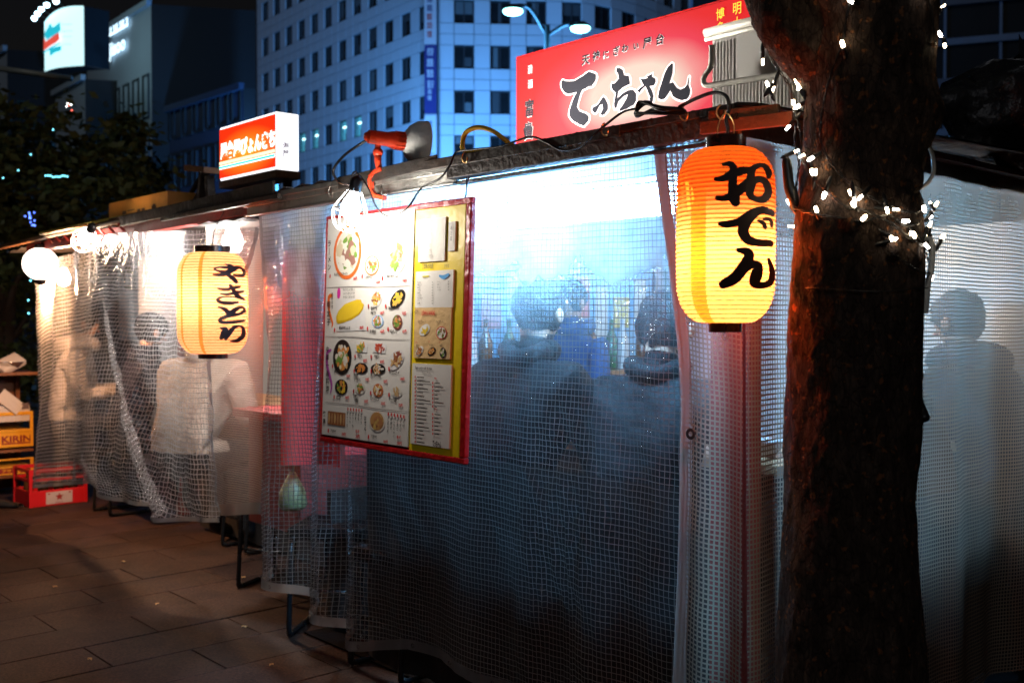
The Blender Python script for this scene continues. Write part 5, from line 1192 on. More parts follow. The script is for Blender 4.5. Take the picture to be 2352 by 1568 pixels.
# white plastic tub with pipe handle in front of the sign
YT = 2.28
M_tub = halo_mat('milky_plastic', (.86, .82, .77), .85); M_tubp = pm('cream_pipe', (.70, .66, .58), .35, var=.06)
tA = onY(1628, 250, YT); tB = onY(1628, 92, YT); tw_ = onY(1900, 160, YT).x - tA.x
tub = empty('plastic_tub', (tA.x + tw_ / 2, YT, ZT), label='ribbed milky white plastic tub standing on the roof corner', cat='tub')
b = MB(); zlo, zhi = ZT + .02, tB.z + .01
b.box((tA.x + tw_ / 2, YT + .16, (zlo + zhi) / 2), (tw_, .3, zhi - zlo)); b.build('body', M_tub, tub, bevel=.008)
for k in range(34):
    x = tA.x + .008 + k * tw_ / 34; b = MB(); z1_ = zhi - .02 if k < 7 else zlo + (zhi - zlo) * .52; b.bar((x, YT + .0096, zlo), (x, YT + .0096, z1_), .0016, .0052, up=(1, 0, 0)); b.build('rib', M_tub, tub)
b = MB(); b.tube([(tA.x - .012, YT, zhi + .01), (tA.x + tw_ + .02, YT, zhi + .01)], .012, 12); b.tube([(tA.x - .012, YT, zhi - .008), (tA.x + tw_ + .02, YT, zhi - .008)], .006, 8); b.build('rim', M_tubp, tub, smooth=True)
q = lambda px, py: onY(px, py, YT - .025)
b = MB(); b.tube(catmull([tuple(q(1634, 105)), tuple(q(1633, 150)), tuple(q(1620, 172)), tuple(q(1616, 186)), tuple(q(1628, 197)), tuple(q(1700, 186)), tuple(q(1800, 170)), tuple(q(1900, 156))], 6), .0075, 10); b.build('pipe_handle', M_tubp, tub, smooth=True)

# orange lightbox sign on the left roof
YO = Y0 + .30
o0, o1, o2, o3 = onY(505, 296, YO), onY(634, 254, YO), onY(640, 392, YO), onY(506, 418, YO)
osn = empty('lightbox_sign', ((o0.x + o1.x) / 2, YO, o3.z), label='orange and white lit box sign with white letters on the left roof', cat='sign')
zo0, zo1 = o3.z + .005, (o0.z + o1.z) / 2; wo = o1.x - o0.x
def org_face():
    m, n, l, p = new_mat('orange_lightbox_face')
    geo = n.new('ShaderNodeNewGeometry'); mp = n.new('ShaderNodeMapping'); sx_, sz_ = wo * .62, (zo1 - zo0) * .5; mp.inputs['Location'].default_value = (-(o0.x + o1.x) / 2 / sx_, 0, -(zo0 + (zo1 - zo0) * .42) / sz_); mp.inputs['Scale'].default_value = (1 / sx_, 0, 1 / sz_); l.new(geo.outputs['Position'], mp.inputs['Vector'])
    ln = n.new('ShaderNodeVectorMath'); ln.operation = 'LENGTH'; l.new(mp.outputs[0], ln.inputs[0])
    cr = n.new('ShaderNodeValToRGB'); e = cr.color_ramp.elements; e[0].position = .1; e[0].color = (1.0, .30, .015, 1); e[1].position = .95; e[1].color = (.85, .03, .004, 1); l.new(ln.outputs['Value'], cr.inputs['Fac'])
    l.new(cr.outputs['Color'], p.inputs['Base Color']); l.new(cr.outputs['Color'], p.inputs['Emission Color']); p.inputs['Emission Strength'].default_value = 1.2; return m
dp = .115
b = MB(); b.box(((o0.x + o1.x) / 2, YO + dp / 2, (zo0 + zo1) / 2), (wo, dp, zo1 - zo0)); b.build('lit_box', em('white_lightbox', (.95, .97, 1.0), 1.6), osn, bevel=.004)
fO = Flat((o0.x, YO, zo0), (1, 0, 0), (0, 0, 1)); ho = zo1 - zo0
b = MB(); fO.slab(b, .004, .01, wo - .004, ho - .012, .0005, .004); b.build('orange_face', org_face(), osn)
M_ow = em('white_lightbox_print', (1, .95, .9), 2.2); M_oc = em('cyan_lightbox_stripe', (.0, .72, .62), 1.2); M_oy = em('cream_lightbox_stripe', (1, .92, .6), 1.4)
b = MB(); fO.text(b, '屋台屋ぴょんきち', .02, ho * .42, ho * .31, .007, bold=.06, sx=(wo - .03) / (ho * .31 * 7.7)); b.build('white_letters', M_ow, osn)
b = MB(); fO.slab(b, .004, ho * .29, wo - .004, ho * .345, .004, .006); b.build('stripe', M_oy, osn)
b = MB(); fO.slab(b, .004, ho * .205, wo - .004, ho * .27, .004, .0055); b.build('stripe', M_ow, osn)
b = MB(); fO.slab(b, .004, ho * .22, wo - .004, ho * .255, .0058, .007); b.build('stripe', M_oc, osn)
fO2 = Flat((o1.x, YO, zo0), (0, 1, 0), (0, 0, 1)); b = MB(); fO2.text(b, '海', .03, ho * .37, ho * .13, .003, bold=.02); fO2.text(b, '屋', .03, ho * .24, ho * .13, .003, bold=.02); b.build('side_letters', pm('purple_print', (.25, .05, .22), .6), osn)
b = MB(); b.box(((o0.x + o1.x) / 2, YO + dp / 2, zo0 - .02), (wo + .01, dp + .01, .036)); b.build('base', M_bwood, osn, bevel=.003)
for x in (o0.x + .08, o1.x - .08):
    b = MB(); b.bar((x, YO + .1, ZT), (x, YO + .1, zo0 - .035), .03, .03); b.build('support', M_dwood, osn)

# ================================================================== menu board
YmT, YmB = Y0 - .065, Y0 - .095
BL = onY(738, 1013, YmB); TL = onY(751, 498, YmT); BR = onY(1070, 1066, YmB); TR = onY(1080, 453, YmT)
upv = (TL - BL); rtv = Vector((1, 0, 0)); upv = Vector((0, upv.y, upv.z))
fM = Flat(BL, rtv, upv); mW = BR.x - BL.x; mH = upv.length
mn = empty('menu_board', BL + Vector((mW / 2, 0, 0)), label='red-framed illustrated menu board hanging on the clear sheet', cat='menu board')
for mc in mcords: b = MB(); b.tube(catmull([tuple(p) for p in mc], 8), .0024, 6); b.build('cord', M_blk_rub, mn)
def mpx(X, Y_):   # picture point -> (x, y) on the board
    d = ray(X, Y_); t = (fM.o - _c).dot(fM.n) / d.dot(fM.n); P = _c + d * t - fM.o; return (P.dot(fM.r), P.dot(fM.u))
def m5(cx_, cy_): return mpx((800 + cx_ / 4.48) * .91875, (480 + cy_ / 4.48) * .91875)
def m6(cx_, cy_): return mpx((800 + cx_ / 4.48) * .91875, (820 + cy_ / 4.48) * .91875)
M_mred = pm('red_vinyl_frame', (.42, .012, .014), .32, var=.25, scale=14, bump=.4, bscale=40); M_mwh = pm('white_menu_print', (.74, .72, .68), .42, var=.07, scale=7, bump=.03, dirt=.18, dirtcol=(.5, .44, .36))
M_myl = pm('yellow_backing', (.78, .58, .01), .4, var=.08, scale=8, bump=.1); M_mcr = pm('cream_paper', (.68, .66, .60), .7, var=.06, scale=9); M_mtan = pm('tan_ranking_print', (.66, .45, .22), .45, var=.06, scale=9)
b = MB(); fM.slab(b, .012, .012, mW - .012, mH - .012, -.014, .0); b.build('backing', pm('dark_red_backing', (.10, .006, .008), .5), mn)
fw = .019
for (x0_, y0_, x1_, y1_) in ((0, 0, mW, fw), (0, mH - fw, mW, mH), (0, fw, fw * .7, mH - fw), (mW - fw * 1.25, fw, mW, mH - fw)):
    b = MB(); fM.slab(b, x0_, y0_, x1_, y1_, -.012, .008); b.build('frame_bar', M_mred, mn, bevel=.004)
xm = m5(1082, 600)[0]; x_l = fw * .75; x_r = mW - fw * 1.35
pnl = MB(); fM.slab(pnl, x_l, fw * 1.35, xm - .004, mH - fw * .6, .003, .009); pw_ = pnl.build('white_panel', M_mwh, mn, bevel=.002)
pnl = MB(); fM.slab(pnl, xm - .001, fw * .9, x_r, mH - fw * 1.0, .002, .006); py_ = pnl.build('yellow_panel', M_myl, mn, bevel=.002)
def card(pa, pb, name, mat, d=.011):
    b = MB(); fM.slab(b, min(pa[0], pb[0]), min(pa[1], pb[1]), max(pa[0], pb[0]), max(pa[1], pb[1]), .006, d); return b.build(name, mat, py_)
card(m5(1145, 315), m5(1425, 770), 'cream_card', M_mcr); card(m5(1475, 340), m5(1540, 660), 'narrow_card', M_mcr)
card(m5(1105, 895), m5(1515, 1292), 'price_list', M_mwh); card(m5(1095, 1296), m6(1488, 350), 'ranking_sheet', M_mtan); card(m6(1068, 392), m6(1478, 1350), 'item_list', M_mwh)
T_k, T_r, T_o, T_p, T_g = print_mat('menu_black', (.02, .02, .02)), print_mat('menu_red', (.62, .03, .03)), print_mat('menu_orange', (.80, .16, .02)), print_mat('menu_purple', (.45, .08, .40)), print_mat('menu_grey', (.30, .28, .27))
DW, DY = .0115, .0135
tk, tr_, tp_, tg_ = MB(), MB(), MB(), MB()
def tx(mb, body, p, h, f, bold=.01, d=DW, sx=1.0, vertical=False, rot=0.0):
    a = f(*p); hh = abs(f(p[0], p[1] - h)[1] - a[1]); fM.text(mb, body, a[0], a[1], hh, d, bold, sx, vertical, rot=rot)
# section titles
for i, ch in enumerate('ラーメン'):
    tx(tk, ch if ch != 'ー' else '｜', (118, 610 + i * 88), 74, m5, .03, sx=.9)
for i, ch in enumerate('明太子'): tx(tk, ch, (108, 1295 + i * 95), 80, m5, .03, sx=.9)
for i, ch in enumerate('福岡名物'): tx(tk, ch, (160, 1165 + i * 46), 44, m5, .01, d=.0122, sx=.8)
for i, ch in enumerate('中華一品料理'): tx(tk, ch, (100, 265 + i * 88), 72, m6, .02, d=.0125, sx=.9)
for i, ch in enumerate('焼鳥'): tx(tk, ch, (62, 980 + i * 82), 64, m6, .03, sx=.9)
for i, ch in enumerate('おでん'): tx(tk, ch, (525, 1025 + i * 58), 56, m6, .03, sx=.8)
# swashes behind the titles
def swash(pts3, mat, f, d=.0106):
    b = MB(); P3 = [(*f(x, y), w * .00044) for (x, y, w) in pts3]; qd, cp = ribbon(P3, 6)
    for q_ in qd: b.add([fM.p(x, y, d) for (x, y) in q_], [(0, 1, 2, 3)])
    for c in cp: b.add([fM.p(x, y, d) for (x, y) in c], [tuple(range(len(c)))])
    b.build('swash', mat, pw_)
swash([(165, 1160, 26), (130, 1180, 34), (128, 1300, 28), (150, 1400, 26), (170, 1470, 20), (160, 1510, 10)], T_o, m5)
swash([(150, 245, 20), (110, 280, 30), (110, 420, 34), (145, 560, 30), (160, 640, 24), (148, 720, 14)], T_p, m6)
b = MB(); a = m5(242, 1135); fM.ell(b, a[0], a[1], .0105, .0185, .0112); b.build('badge', print_mat('menu_magenta', (.62, .03, .32)), pw_)
for i, s_ in enumerate(('明太子をたっぷり使用して', 'ふわふわに焼き上げてます', '見た目以上に量があります')): tx(tk, s_, (290, 1108 + i * 42), 32, m5, .0, sx=.62)
# rules between sections
for (f, y0_, y1_) in ((m5, 1075, 1050), (m6, 95, 130), (m6, 828, 935)):
    b = MB(); P3 = [(*f(90, y0_), .0018), (*f(400, (y0_ * 2 + y1_) / 3 - 6), .003), (*f(700, (y0_ + 2 * y1_) / 3 + 6), .0028), (*f(1035, y1_), .0014)]
    for q_ in ribbon(P3, 6)[0]: b.add([fM.p(x, y, .0104) for (x, y) in q_], [(0, 1, 2, 3)])
    b.build('rule', T_g, pw_)
# dishes
rd_ = random.Random(12)
PC = {}
def pc(c):
    k = tuple(c)
    if k not in PC: PC[k] = print_mat('dish_print_%d' % len(PC), c)
    return PC[k]
def dish(f, c, rx, ry, plate, foods, rot=0.0, rim=None, parent=None, d0=.0105, shape='ell', nfood=26):
    parent = parent or pw_
    a = f(*c); wx = abs(f(c[0] + rx, c[1])[0] - a[0]); wy = abs(f(c[0], c[1] + ry)[1] - a[1])
    mb = MB(); mats = [pc(plate)]
    if rim: mats.insert(0, pc(rim)); fM.ell(mb, a[0], a[1], wx, wy, d0, 0, rot=rot); fM.ell(mb, a[0], a[1], wx * .84, wy * .86, d0 + .0004, 1, rot=rot)
    elif shape == 'box':
        P2 = [(-1, -.8), (.8, -1), (1, .8), (-.8, 1)]; mb.add([fM.p(a[0] + x * wx * .95, a[1] + y * wy * .95, d0) for (x, y) in P2], [(0, 1, 2, 3)], 0)
    else: fM.ell(mb, a[0], a[1], wx, wy, d0, 0, rot=rot)
    k0 = len(mats)
    for c_ in foods: mats.append(pc(c_))
    for k in range(nfood):
        an, q = rd_.uniform(0, 6.28), math.sqrt(rd_.random()) * .66
        x, y = math.cos(an) * q * wx, math.sin(an) * q * wy; s_ = rd_.uniform(.14, .30)
        ca, sa = math.cos(rot), math.sin(rot)
        fM.ell(mb, a[0] + x * ca - y * sa, a[1] + x * sa + y * ca, wx * s_, wy * s_ * .7, d0 + .0006 + k * .00003, k0 + rd_.randrange(len(foods)), n=9, rot=rd_.uniform(0, 3), jag=.5, seed=k)
    mb.build('dish_picture', mats, parent)
OR, GR, BR_, YE, WH, BK = (.75, .16, .03), (.16, .30, .05), (.30, .11, .04), (.75, .52, .04), (.74, .70, .62), (.015, .014, .014)
TAN, ORG, PNK = (.62, .40, .18), (.66, .26, .06), (.65, .25, .2)
dish(m5, (335, 680), 158, 300, WH, [WH, (.6, .5, .35), GR, (.3, .15, .12), WH], rim=OR, nfood=44)
dish(m5, (610, 825), 82, 112, WH, [WH, GR, BR_], rim=OR); dish(m5, (880, 720), 120, 200, (.66, .62, .52), [TAN, BR_, GR, PNK, WH], nfood=40); dish(m5, (600, 500), 70, 100, WH, [WH, (.6, .3, .2)], rim=(.7, .4, .3))
# omelette
a = m5(380, 1330); P2 = [m5(x, y) for (x, y) in ((205, 1200), (530, 1190), (545, 1550), (215, 1560))]; b = MB(); b.add([fM.p(x, y, .0104) for (x, y) in P2], [(0, 1, 2, 3)]); b.build('dish_picture', pc((.70, .69, .68)), pw_)
ome = [m5(x, y) for (x, y) in ((212, 1445), (215, 1390), (240, 1330), (300, 1265), (380, 1230), (450, 1205), (490, 1208), (500, 1240), (525, 1260), (515, 1310), (470, 1370), (390, 1425), (300, 1460), (230, 1478))]
b = MB(); fM.poly(b, ome, .0112); fM.poly(b, [(x * .93 + a[0] * .07 + .002, y * .9 + a[1] * .1 + .004) for (x, y) in ome], .0116, 1); b.build('dish_picture', [pc((.66, .42, .01)), pc((.80, .56, .03))], pw_)
dish(m5, (660, 1195), 70, 90, (.72, .70, .68), [ORG, TAN, BR_, YE], rot=.6); dish(m5, (898, 1200), 92, 88, BK, [YE, (.7, .45, .1)], rot=.5); dish(m5, (675, 1450), 66, 72, (.68, .72, .78), [PNK, ORG, GR], rim=(.25, .45, .75)); dish(m5, (895, 1460), 56, 84, (.16, .06, .04), [PNK, ORG, GR], rim=(.2, .07, .05))
dish(m6, (278, 325), 106, 198, BK, [(.75, .7, .45), WH, ORG, GR, TAN, ORG], nfood=44); dish(m6, (495, 215), 78, 62, (.72, .72, .72), [ORG, GR, YE], shape='box'); dish(m6, (700, 222), 80, 62, (.72, .72, .72), [(.5, .06, .03), (.6, .12, .06)], shape='box'); dish(m6, (880, 355), 96, 100, (.70, .68, .68), [BR_, TAN, (.25, .06, .05), WH], rot=.5)
dish(m6, (490, 450), 76, 62, BK, [ORG, (.6, .2, .05)]); dish(m6, (680, 458), 84, 60, BK, [TAN, WH, ORG]); dish(m6, (268, 660), 72, 88, BK, [YE, ORG, GR]); dish(m6, (478, 672), 60, 66, (.62, .6, .55), [ORG, GR, TAN, BR_]); dish(m6, (680, 695), 58, 74, (.55, .16, .05), [TAN, WH, (.7, .5, .2)]); dish(m6, (885, 715), 62, 62, (.68, .66, .6), [WH, TAN])
a0_, a1_ = m6(118, 925), m6(312, 1100); b = MB(); fM.rect(b, a0_[0], a1_[1], a1_[0], a0_[1], .0106); 
mats = [pc(BR_)]
for k in range(6): x = a0_[0] + (k + .5) * (a1_[0] - a0_[0]) / 6; fM.ell(b, x, (a0_[1] + a1_[1]) / 2, .0055, abs(a0_[1] - a1_[1]) * .42, .011, 1 + k % 2, n=14, jag=.3, seed=k)
b.build('dish_picture', mats + [pc(TAN), pc((.5, .26, .12))], pw_)
dish(m6, (668, 1040), 92, 118, (.50, .26, .09), [(.30, .12, .05), (.6, .4, .12), (.45, .2, .08)], rim=(.72, .66, .58), nfood=18)
# item numbers, names and prices
items5 = [((145, 945), 'キムチとんこつラーメン', (190, 940), '800円', (405, 985), .62), ((505, 945), 'カタラーメン', (540, 970), '650円', (660, 1025), .6), ((730, 965), '海鮮焼きラーメン', (775, 965), '900円', (955, 1010), .72),
 ((195, 1545), '明太子オムレツ', (245, 1535), '750円', (475, 1535), .8), ((575, 1280), '明太子餃子', (600, 1320), '', (0, 0), .62), ((575, 1281), '海老餃子', (600, 1370), '600円', (705, 1370), .62), ((768, 1280), '海老明太子チーズ揚げ', (795, 1318), '750円', (950, 1375), .54), ((565, 1530), '炙り明太子', (590, 1575), '600円', (708, 1575), .6), ((795, 1535), '明太子ご飯', (820, 1575), '650円', (955, 1575), .6)]
items6 = [((172, 425), '油淋鶏ユーリンチー', (190, 490), '750円', (325, 550), .58), ((425, 315), '海老マヨ', (450, 325), '800円', (515, 378), .6), ((605, 320), '海老チリ', (640, 330), '800円', (705, 390), .6), ((805, 455), '牛サガリステーキ', (812, 508), '1000円', (925, 580), .58), ((415, 480), '手羽揚げ', (412, 540), '', (0, 0), .6), ((605, 480), 'ピリ辛まぶし', (412, 585), '750円', (538, 588), .58), ((605, 482), 'チキンガーリック炒め', (598, 545), '750円', (742, 610), .5), ((190, 770), '麻婆豆腐', (215, 785), '800円', (315, 790), .6), ((408, 705), '生春巻と', (408, 770), '', (0, 0), .6), ((408, 706), '生春雨', (420, 818), '550円', (525, 832), .6), ((600, 725), 'エイヒレ炙り焼き', (598, 795), '550円', (718, 855), .52), ((805, 745), 'イカワタ塩辛', (808, 812), '550円', (912, 875), .6), ((125, 1145), '盛り合わせ', (148, 1160), '1000円', (272, 1195), .56), ((575, 1215), '盛り合わせ', (600, 1220), '1000円', (738, 1280), .58)]
for f, its in ((m5, items5), (m6, items6)):
    for (c, nm_, p, pr, q_, sx_) in its:
        a = f(*c); fM.ell(tr_, a[0], a[1], .0042, .0072, DW)
        if nm_: tx(tk, nm_, p, 40, f, .035, sx=sx_)
        if pr: tx(tr_, pr, q_, 42, f, .035, sx=.72)
tx(tr_, '各1本', (430, 1165), 42, m6, .03, sx=.7); tx(tr_, '200円', (430, 1225), 48, m6, .03, sx=.7); tx(tr_, '各1個', (892, 1230), 42, m6, .03, sx=.8); tx(tr_, '200円', (892, 1300), 48, m6, .03, sx=.8)
for k, s_ in enumerate(('鶏つくね', '鶏もも', '豚つくね', '砂肝', '鳥皮', '豚バラ')):
    a = m6(345 + k * 31, 905 + k * 3); fM.ell(tr_, a[0], a[1], .0036, .0056, DW); tx(tk, s_, (333 + k * 31, 972 + k * 3), 40, m6, .02, sx=.62, vertical=True)
for k, s_ in enumerate(('こぼう天', '厚揚げ', 'こんにゃく', 'たまご', '牛すじ', '大根')):
    a = m6(797 + k * 35, 960 + k * 6); fM.ell(tr_, a[0], a[1], .004, .006, DW); tx(tk, s_, (785 + k * 35, 1035 + k * 6), 42, m6, .02, sx=.7, vertical=True)
tag(tk.build('black_print', T_k, pw_), kind='stuff'); tag(tr_.build('red_print', T_r, pw_), kind='stuff')
yk, yr, yg = MB(), MB(), MB()
tx(yk, '三岡県の地酒', (1160, 860), 62, m5, 0, d=.0075, sx=.55); tx(yk, 'グラス', (1410, 850), 50, m5, 0, d=.0075, sx=.6); tx(yk, '梅乃宿', (1500, 430), 56, m5, .0, d=DY, sx=.6, vertical=True)
for i, ch in enumerate('ぽんカラの水林'): tx(yg, ch, (1255, 375 + i * 62), 58 if i < 5 else 66, m5, .005, d=DY, sx=.85)
for i in range(9): tx(yk, ['生ビール', '焼酎 ロック', '梅 酒', 'ハイボール', '日本酒', 'レモンサワー', 'カルピスサワー', 'ワイン', '麦 焼酎'][i], (1130, 1022 + i * 29.5), 24, m5, .0, d=DY, sx=.6); tx(yk, '500', (1290, 1022 + i * 29.5), 24, m5, .01, d=DY, sx=.6)
for i in range(4): tx(yk, ['コーラ', 'お茶', 'オレンジ', 'ジンジャー'][i], (1350, 1018 + i * 30), 24, m5, .0, d=DY, sx=.6); tx(yk, '300', (1470, 1014 + i * 30), 26, m5, .01, d=DY, sx=.6)
tx(yg, 'ドリンク', (1180, 968), 34, m5, .01, d=DY, sx=.6); 
b = MB(); P3 = [(*m5(1370, 940), .006), (*m5(1420, 955), .013), (*m5(1470, 930), .010), (*m5(1480, 915), .004)]
for q_ in ribbon(P3, 6)[0]: b.add([fM.p(x, y, DY - .0008) for (x, y) in q_], [(0, 1, 2, 3)])
b.build('blue_mark', print_mat('blue_marker', (.03, .28, .62)), py_)
b = MB(); P3 = [(*m5(1185, 950), .005), (*m5(1255, 945), .005)]
for q_ in ribbon(P3, 4)[0]: b.add([fM.p(x, y, DY - .001) for (x, y) in q_], [(0, 1, 2, 3)])
b.build('yellow_mark', print_mat('yellow_marker', (.7, .62, .05)), py_)
tx(yr, '人気 MENU RANKING', (1170, 1378), 62, m5, .02, d=DY, sx=.42); tx(yk, 'てっちゃん', (1100, 1370), 46, m5, .02, d=DY, sx=.32, rot=.5)
tx(yk, '明太子オムレツ', (1135, 1465), 36, m5, .01, d=DY, sx=.6); tx(yk, 'とんこつラーメン', (1335, 1465), 34, m5, .01, d=DY, sx=.55)
dish(m5, (1205, 1545), 62, 58, (.72, .7, .66), [YE, (.7, .5, .03)], parent=py_, d0=.0122, nfood=16, rot=.4); dish(m6, (1395, 55), 62, 72, WH, [WH, GR, BR_], rim=(.62, .06, .03), parent=py_, d0=.0122)
for k, (x, y) in enumerate(((1145, 205), (1290, 200), (1410, 205))): tx(yk, ['明太餃子', 'チーズ揚', '油淋鶏'][k], (x - 30, y), 26, m6, .01, d=DY, sx=.6); tx(yr, '人気', (x - 40, y - 40), 24, m6, .01, d=DY, sx=.6)
dish(m6, (1150, 258), 48, 44, (.7, .68, .64), [ORG, BR_], parent=py_, d0=.0122, rot=.6); dish(m6, (1285, 262), 46, 42, BK, [TAN, ORG], parent=py_, d0=.0122, rot=.4); dish(m6, (1412, 278), 36, 58, BK, [WH, TAN, GR], parent=py_, d0=.0122)
tx(yk, 'Please compare with the menu', (1102, 458), 50, m6, .012, d=DY, sx=.50)
tx(yg, '메뉴와 비교해 보세요', (1185, 512), 36, m6, 0, d=DY, sx=.5)
rl_ = random.Random(8)
for i in range(18):
    a = m6(1105, 545 + i * 42.5); fM.ell(yr, a[0], a[1], .0026, .0046, DY)
    w = rl_.uniform(60, 150); a = m6(1125, 556 + i * 42.5); c_ = m6(1125 + w, 542 + i * 42.5 + w * .06); fM.rect(yk, a[0], a[1] + .001, c_[0], a[1] + .0038, DY)
for i in range(15):
    if i in (0, 8): tx(yr, 'Menu', (1320, 570 + i * 42.5), 34, m6, .01, d=DY, sx=.6); continue
    a = m6(1302, 570 + i * 43.5); fM.ell(yr, a[0], a[1], .0026, .0046, DY)
    w = rl_.uniform(30, 110); a = m6(1322, 580 + i * 43.5); c_ = m6(1322 + w, 570); fM.rect(yk, a[0], a[1] + .001, c_[0], a[1] + .0038, DY)
tx(yk, 'てっちゃん', (1298, 1310), 74, m6, .05, d=DY, sx=.42, rot=-.04)
tag(yk.build('black_print', T_k, py_), kind='stuff'); tag(yr.build('red_print', T_r, py_), kind='stuff'); tag(yg.build('grey_print', T_g, py_), kind='stuff')

# ================================================================== people seen through the sheets
M_skin = pm('skin', (0.36, 0.20, 0.13), 0.5, var=0.08, scale=12, bump=0.05)
M_hair = pm('dark_hair', (0.004, 0.003, 0.003), 0.9, var=0.4, scale=30, bump=0.6, spec=0.05)
M_shoe = pm('black_shoe', (0.015, 0.014, 0.014), 0.5)
def skin_mesh(verts, edges, radii, mats, classify, sub=2):
    me = bpy.data.meshes.new('person_body'); me.from_pydata([tuple(v) for v in verts], edges, []); o = bpy.data.objects.new('person_body', me); COL.objects.link(o)
    sk_ = o.modifiers.new('skin', 'SKIN'); sk_.use_smooth_shade = True
    for i, r_ in enumerate(radii):
        me.skin_vertices[0].data[i].radius = r_ if isinstance(r_, tuple) else (r_, r_); me.skin_vertices[0].data[i].use_root = (i == 0)
    ss = o.modifiers.new('sub', 'SUBSURF'); ss.levels = sub; ss.render_levels = sub
    dg = bpy.context.evaluated_depsgraph_get(); dg.update(); out = bpy.data.meshes.new_from_object(o.evaluated_get(dg))
    bpy.data.objects.remove(o)
    out.materials.clear()
    for m_ in mats: out.materials.append(m_)
    for p in out.polygons: p.material_index = classify(p.center); p.use_smooth = True
    cloth = set()
    for p in out.polygons:
        if p.material_index in (1, 2): cloth.update(p.vertices)
    nrm = {i: out.vertices[i].normal.copy() for i in cloth}
    for i in cloth:   # folds and puckers of the clothing
        c = out.vertices[i].co
        out.vertices[i].co = c + nrm[i] * (.016 * (abs(nz(c.x * 9 + c.z * 5, c.y * 9, c.z * 13)) - .3) + .009 * (abs(nz(c.x * 22, c.y * 22 + 3, c.z * 26 + c.x * 9)) - .3))
    out.update(); return out
def person(label, loc, rz, jacket, trousers, seat_h=0.44, lean=0.10, head_yaw=0.0, stand=False, scale=1.0, hood=None, bulky=1.0, hat=None, elbow=0.26, hair=None, group=None):
    """local frame: faces +y, feet on z=0; body one skinned mesh"""
    V, E_, Rr = [], [], []
    def add(p, r_, par=None):
        V.append(Vector(p)); Rr.append(r_); i = len(V) - 1
        if par is not None: E_.append((par, i))
        return i
    H = seat_h + 0.09 if not stand else 0.92
    pel = add((0, 0, H), (.155 * bulky, .125 * bulky)); ab = add((0, lean * .35, H + .18), (.15 * bulky, .115 * bulky), pel); ch = add((0, lean * .9, H + .36), (.165 * bulky, .125 * bulky), ab); nb_ = add((0, lean * 1.1, H + .49), (.085, .075), ch)
    hy = lean * 1.2
    nk = add((0, hy + .01, H + .56), .055, nb_); hd = add((0, hy + .035, H + .66), (.076, .088), nk); ht = add((0, hy + .03, H + .735), (.062, .075), hd)
    nose = add((0, hy + .125, H + .655), .012, hd)
    hands = []
    for s_ in (-1, 1):
        sh = add((s_ * .185 * bulky, lean * 1.0, H + .435), .068 * bulky, ch); el = add((s_ * (.20 + .06 * bulky), lean + .06, H + .17), .056 * bulky, sh); wr = add((s_ * .15, lean + elbow + .05, H + .22), .034, el); pm_ = add((s_ * .135, lean + elbow + .13, H + .225), (.036, .02), wr)
        for k, (dx, L_) in enumerate(((-.027, .062), (-.009, .074), (.009, .07), (.026, .055))):
            f1 = add((s_ * .135 + dx, lean + elbow + .13 + L_ * .55, H + .222), .0095, pm_); add((s_ * .135 + dx, lean + elbow + .13 + L_, H + .20), .0085, f1)
        t1 = add((s_ * .135 - s_ * .045, lean + elbow + .13, H + .225), .011, pm_); add((s_ * .135 - s_ * .055, lean + elbow + .17, H + .222), .009, t1)
        hp = add((s_ * .095, .02, H - .02), .095 * bulky, pel)
        if stand: kn = add((s_ * .10, .02, .50), .066, hp); an = add((s_ * .10, -.02, .09), .044, kn)
        else: kn = add((s_ * .12, .40, H - .01), .074, hp); an = add((s_ * .12, .36, .09), .046, kn)
        to = add((s_ * .13, an and (V[an].y + .15), .045), (.042, .034), an)
    zn, zs = H + .585, .10
    def cls(c):
        if c.z > zn: return 0
        if c.y > lean + elbow + .045 and c.z > H + .12: return 0
        if c.z < zs: return 3
        if c.z < H + .015 or (c.y > .16 and c.z < H + .10): return 2
        return 1
    me = skin_mesh(V, E_, Rr, [M_skin, jacket, trousers, M_shoe], cls, 3)
    root = empty('person', loc, rz, label=label, cat='person', group=group); root.scale = (scale,) * 3
    link('body', me, root)
    # hair shell
    hb = MB(); hc = Vector((0, hy + .028, H + .685)); k = 0
    for i in range(9):
        ph = -1.1 + (math.pi / 2 + 1.1) * i / 8
        for j in range(18):
            th = 2 * math.pi * j / 18; front = max(0, math.sin(th)); p_ = max(ph, -1.1 + 1.65 * front ** 1.5)
            r_ = .94 + .16 * nz(math.cos(th) * 2.2 + loc[0] * 3, math.sin(th) * 2.2, i * .45) + .08 * nz(math.cos(th) * 7, math.sin(th) * 7, i * 1.3)
            hb.v.append(hc + Vector((math.cos(th) * math.cos(p_) * .098, math.sin(th) * math.cos(p_) * .114, math.sin(p_) * .112)) * r_)
    for i in range(8):
        for j in range(18): hb.f.append([i * 18 + j, i * 18 + (j + 1) % 18, (i + 1) * 18 + (j + 1) % 18, (i + 1) * 18 + j]); hb.m.append(0)
    hb.build('cap' if hat else 'hair', hat or hair or M_hair, root, smooth=True, world=False)
    for s_ in (-1, 1):
        e = MB(); e.sph((s_ * .097, hy + .03, H + .655), .028, 8, sc=(.35, .7, 1)); e.build('ear', M_skin, root, smooth=True, world=False)
        e = MB(); e.sph((s_ * .033, hy + .116, H + .672), .012, 8); e.build('eye', M_shoe, root, smooth=True, world=False)
    e = MB(); e.sph((0, hy + .117, H + .612), .024, 8, sc=(1, .35, .3)); e.build('mouth', pm('lips', (.42, .16, .13), .5), root, smooth=True, world=False)
    c = MB(); q1 = .13 if hood else .085
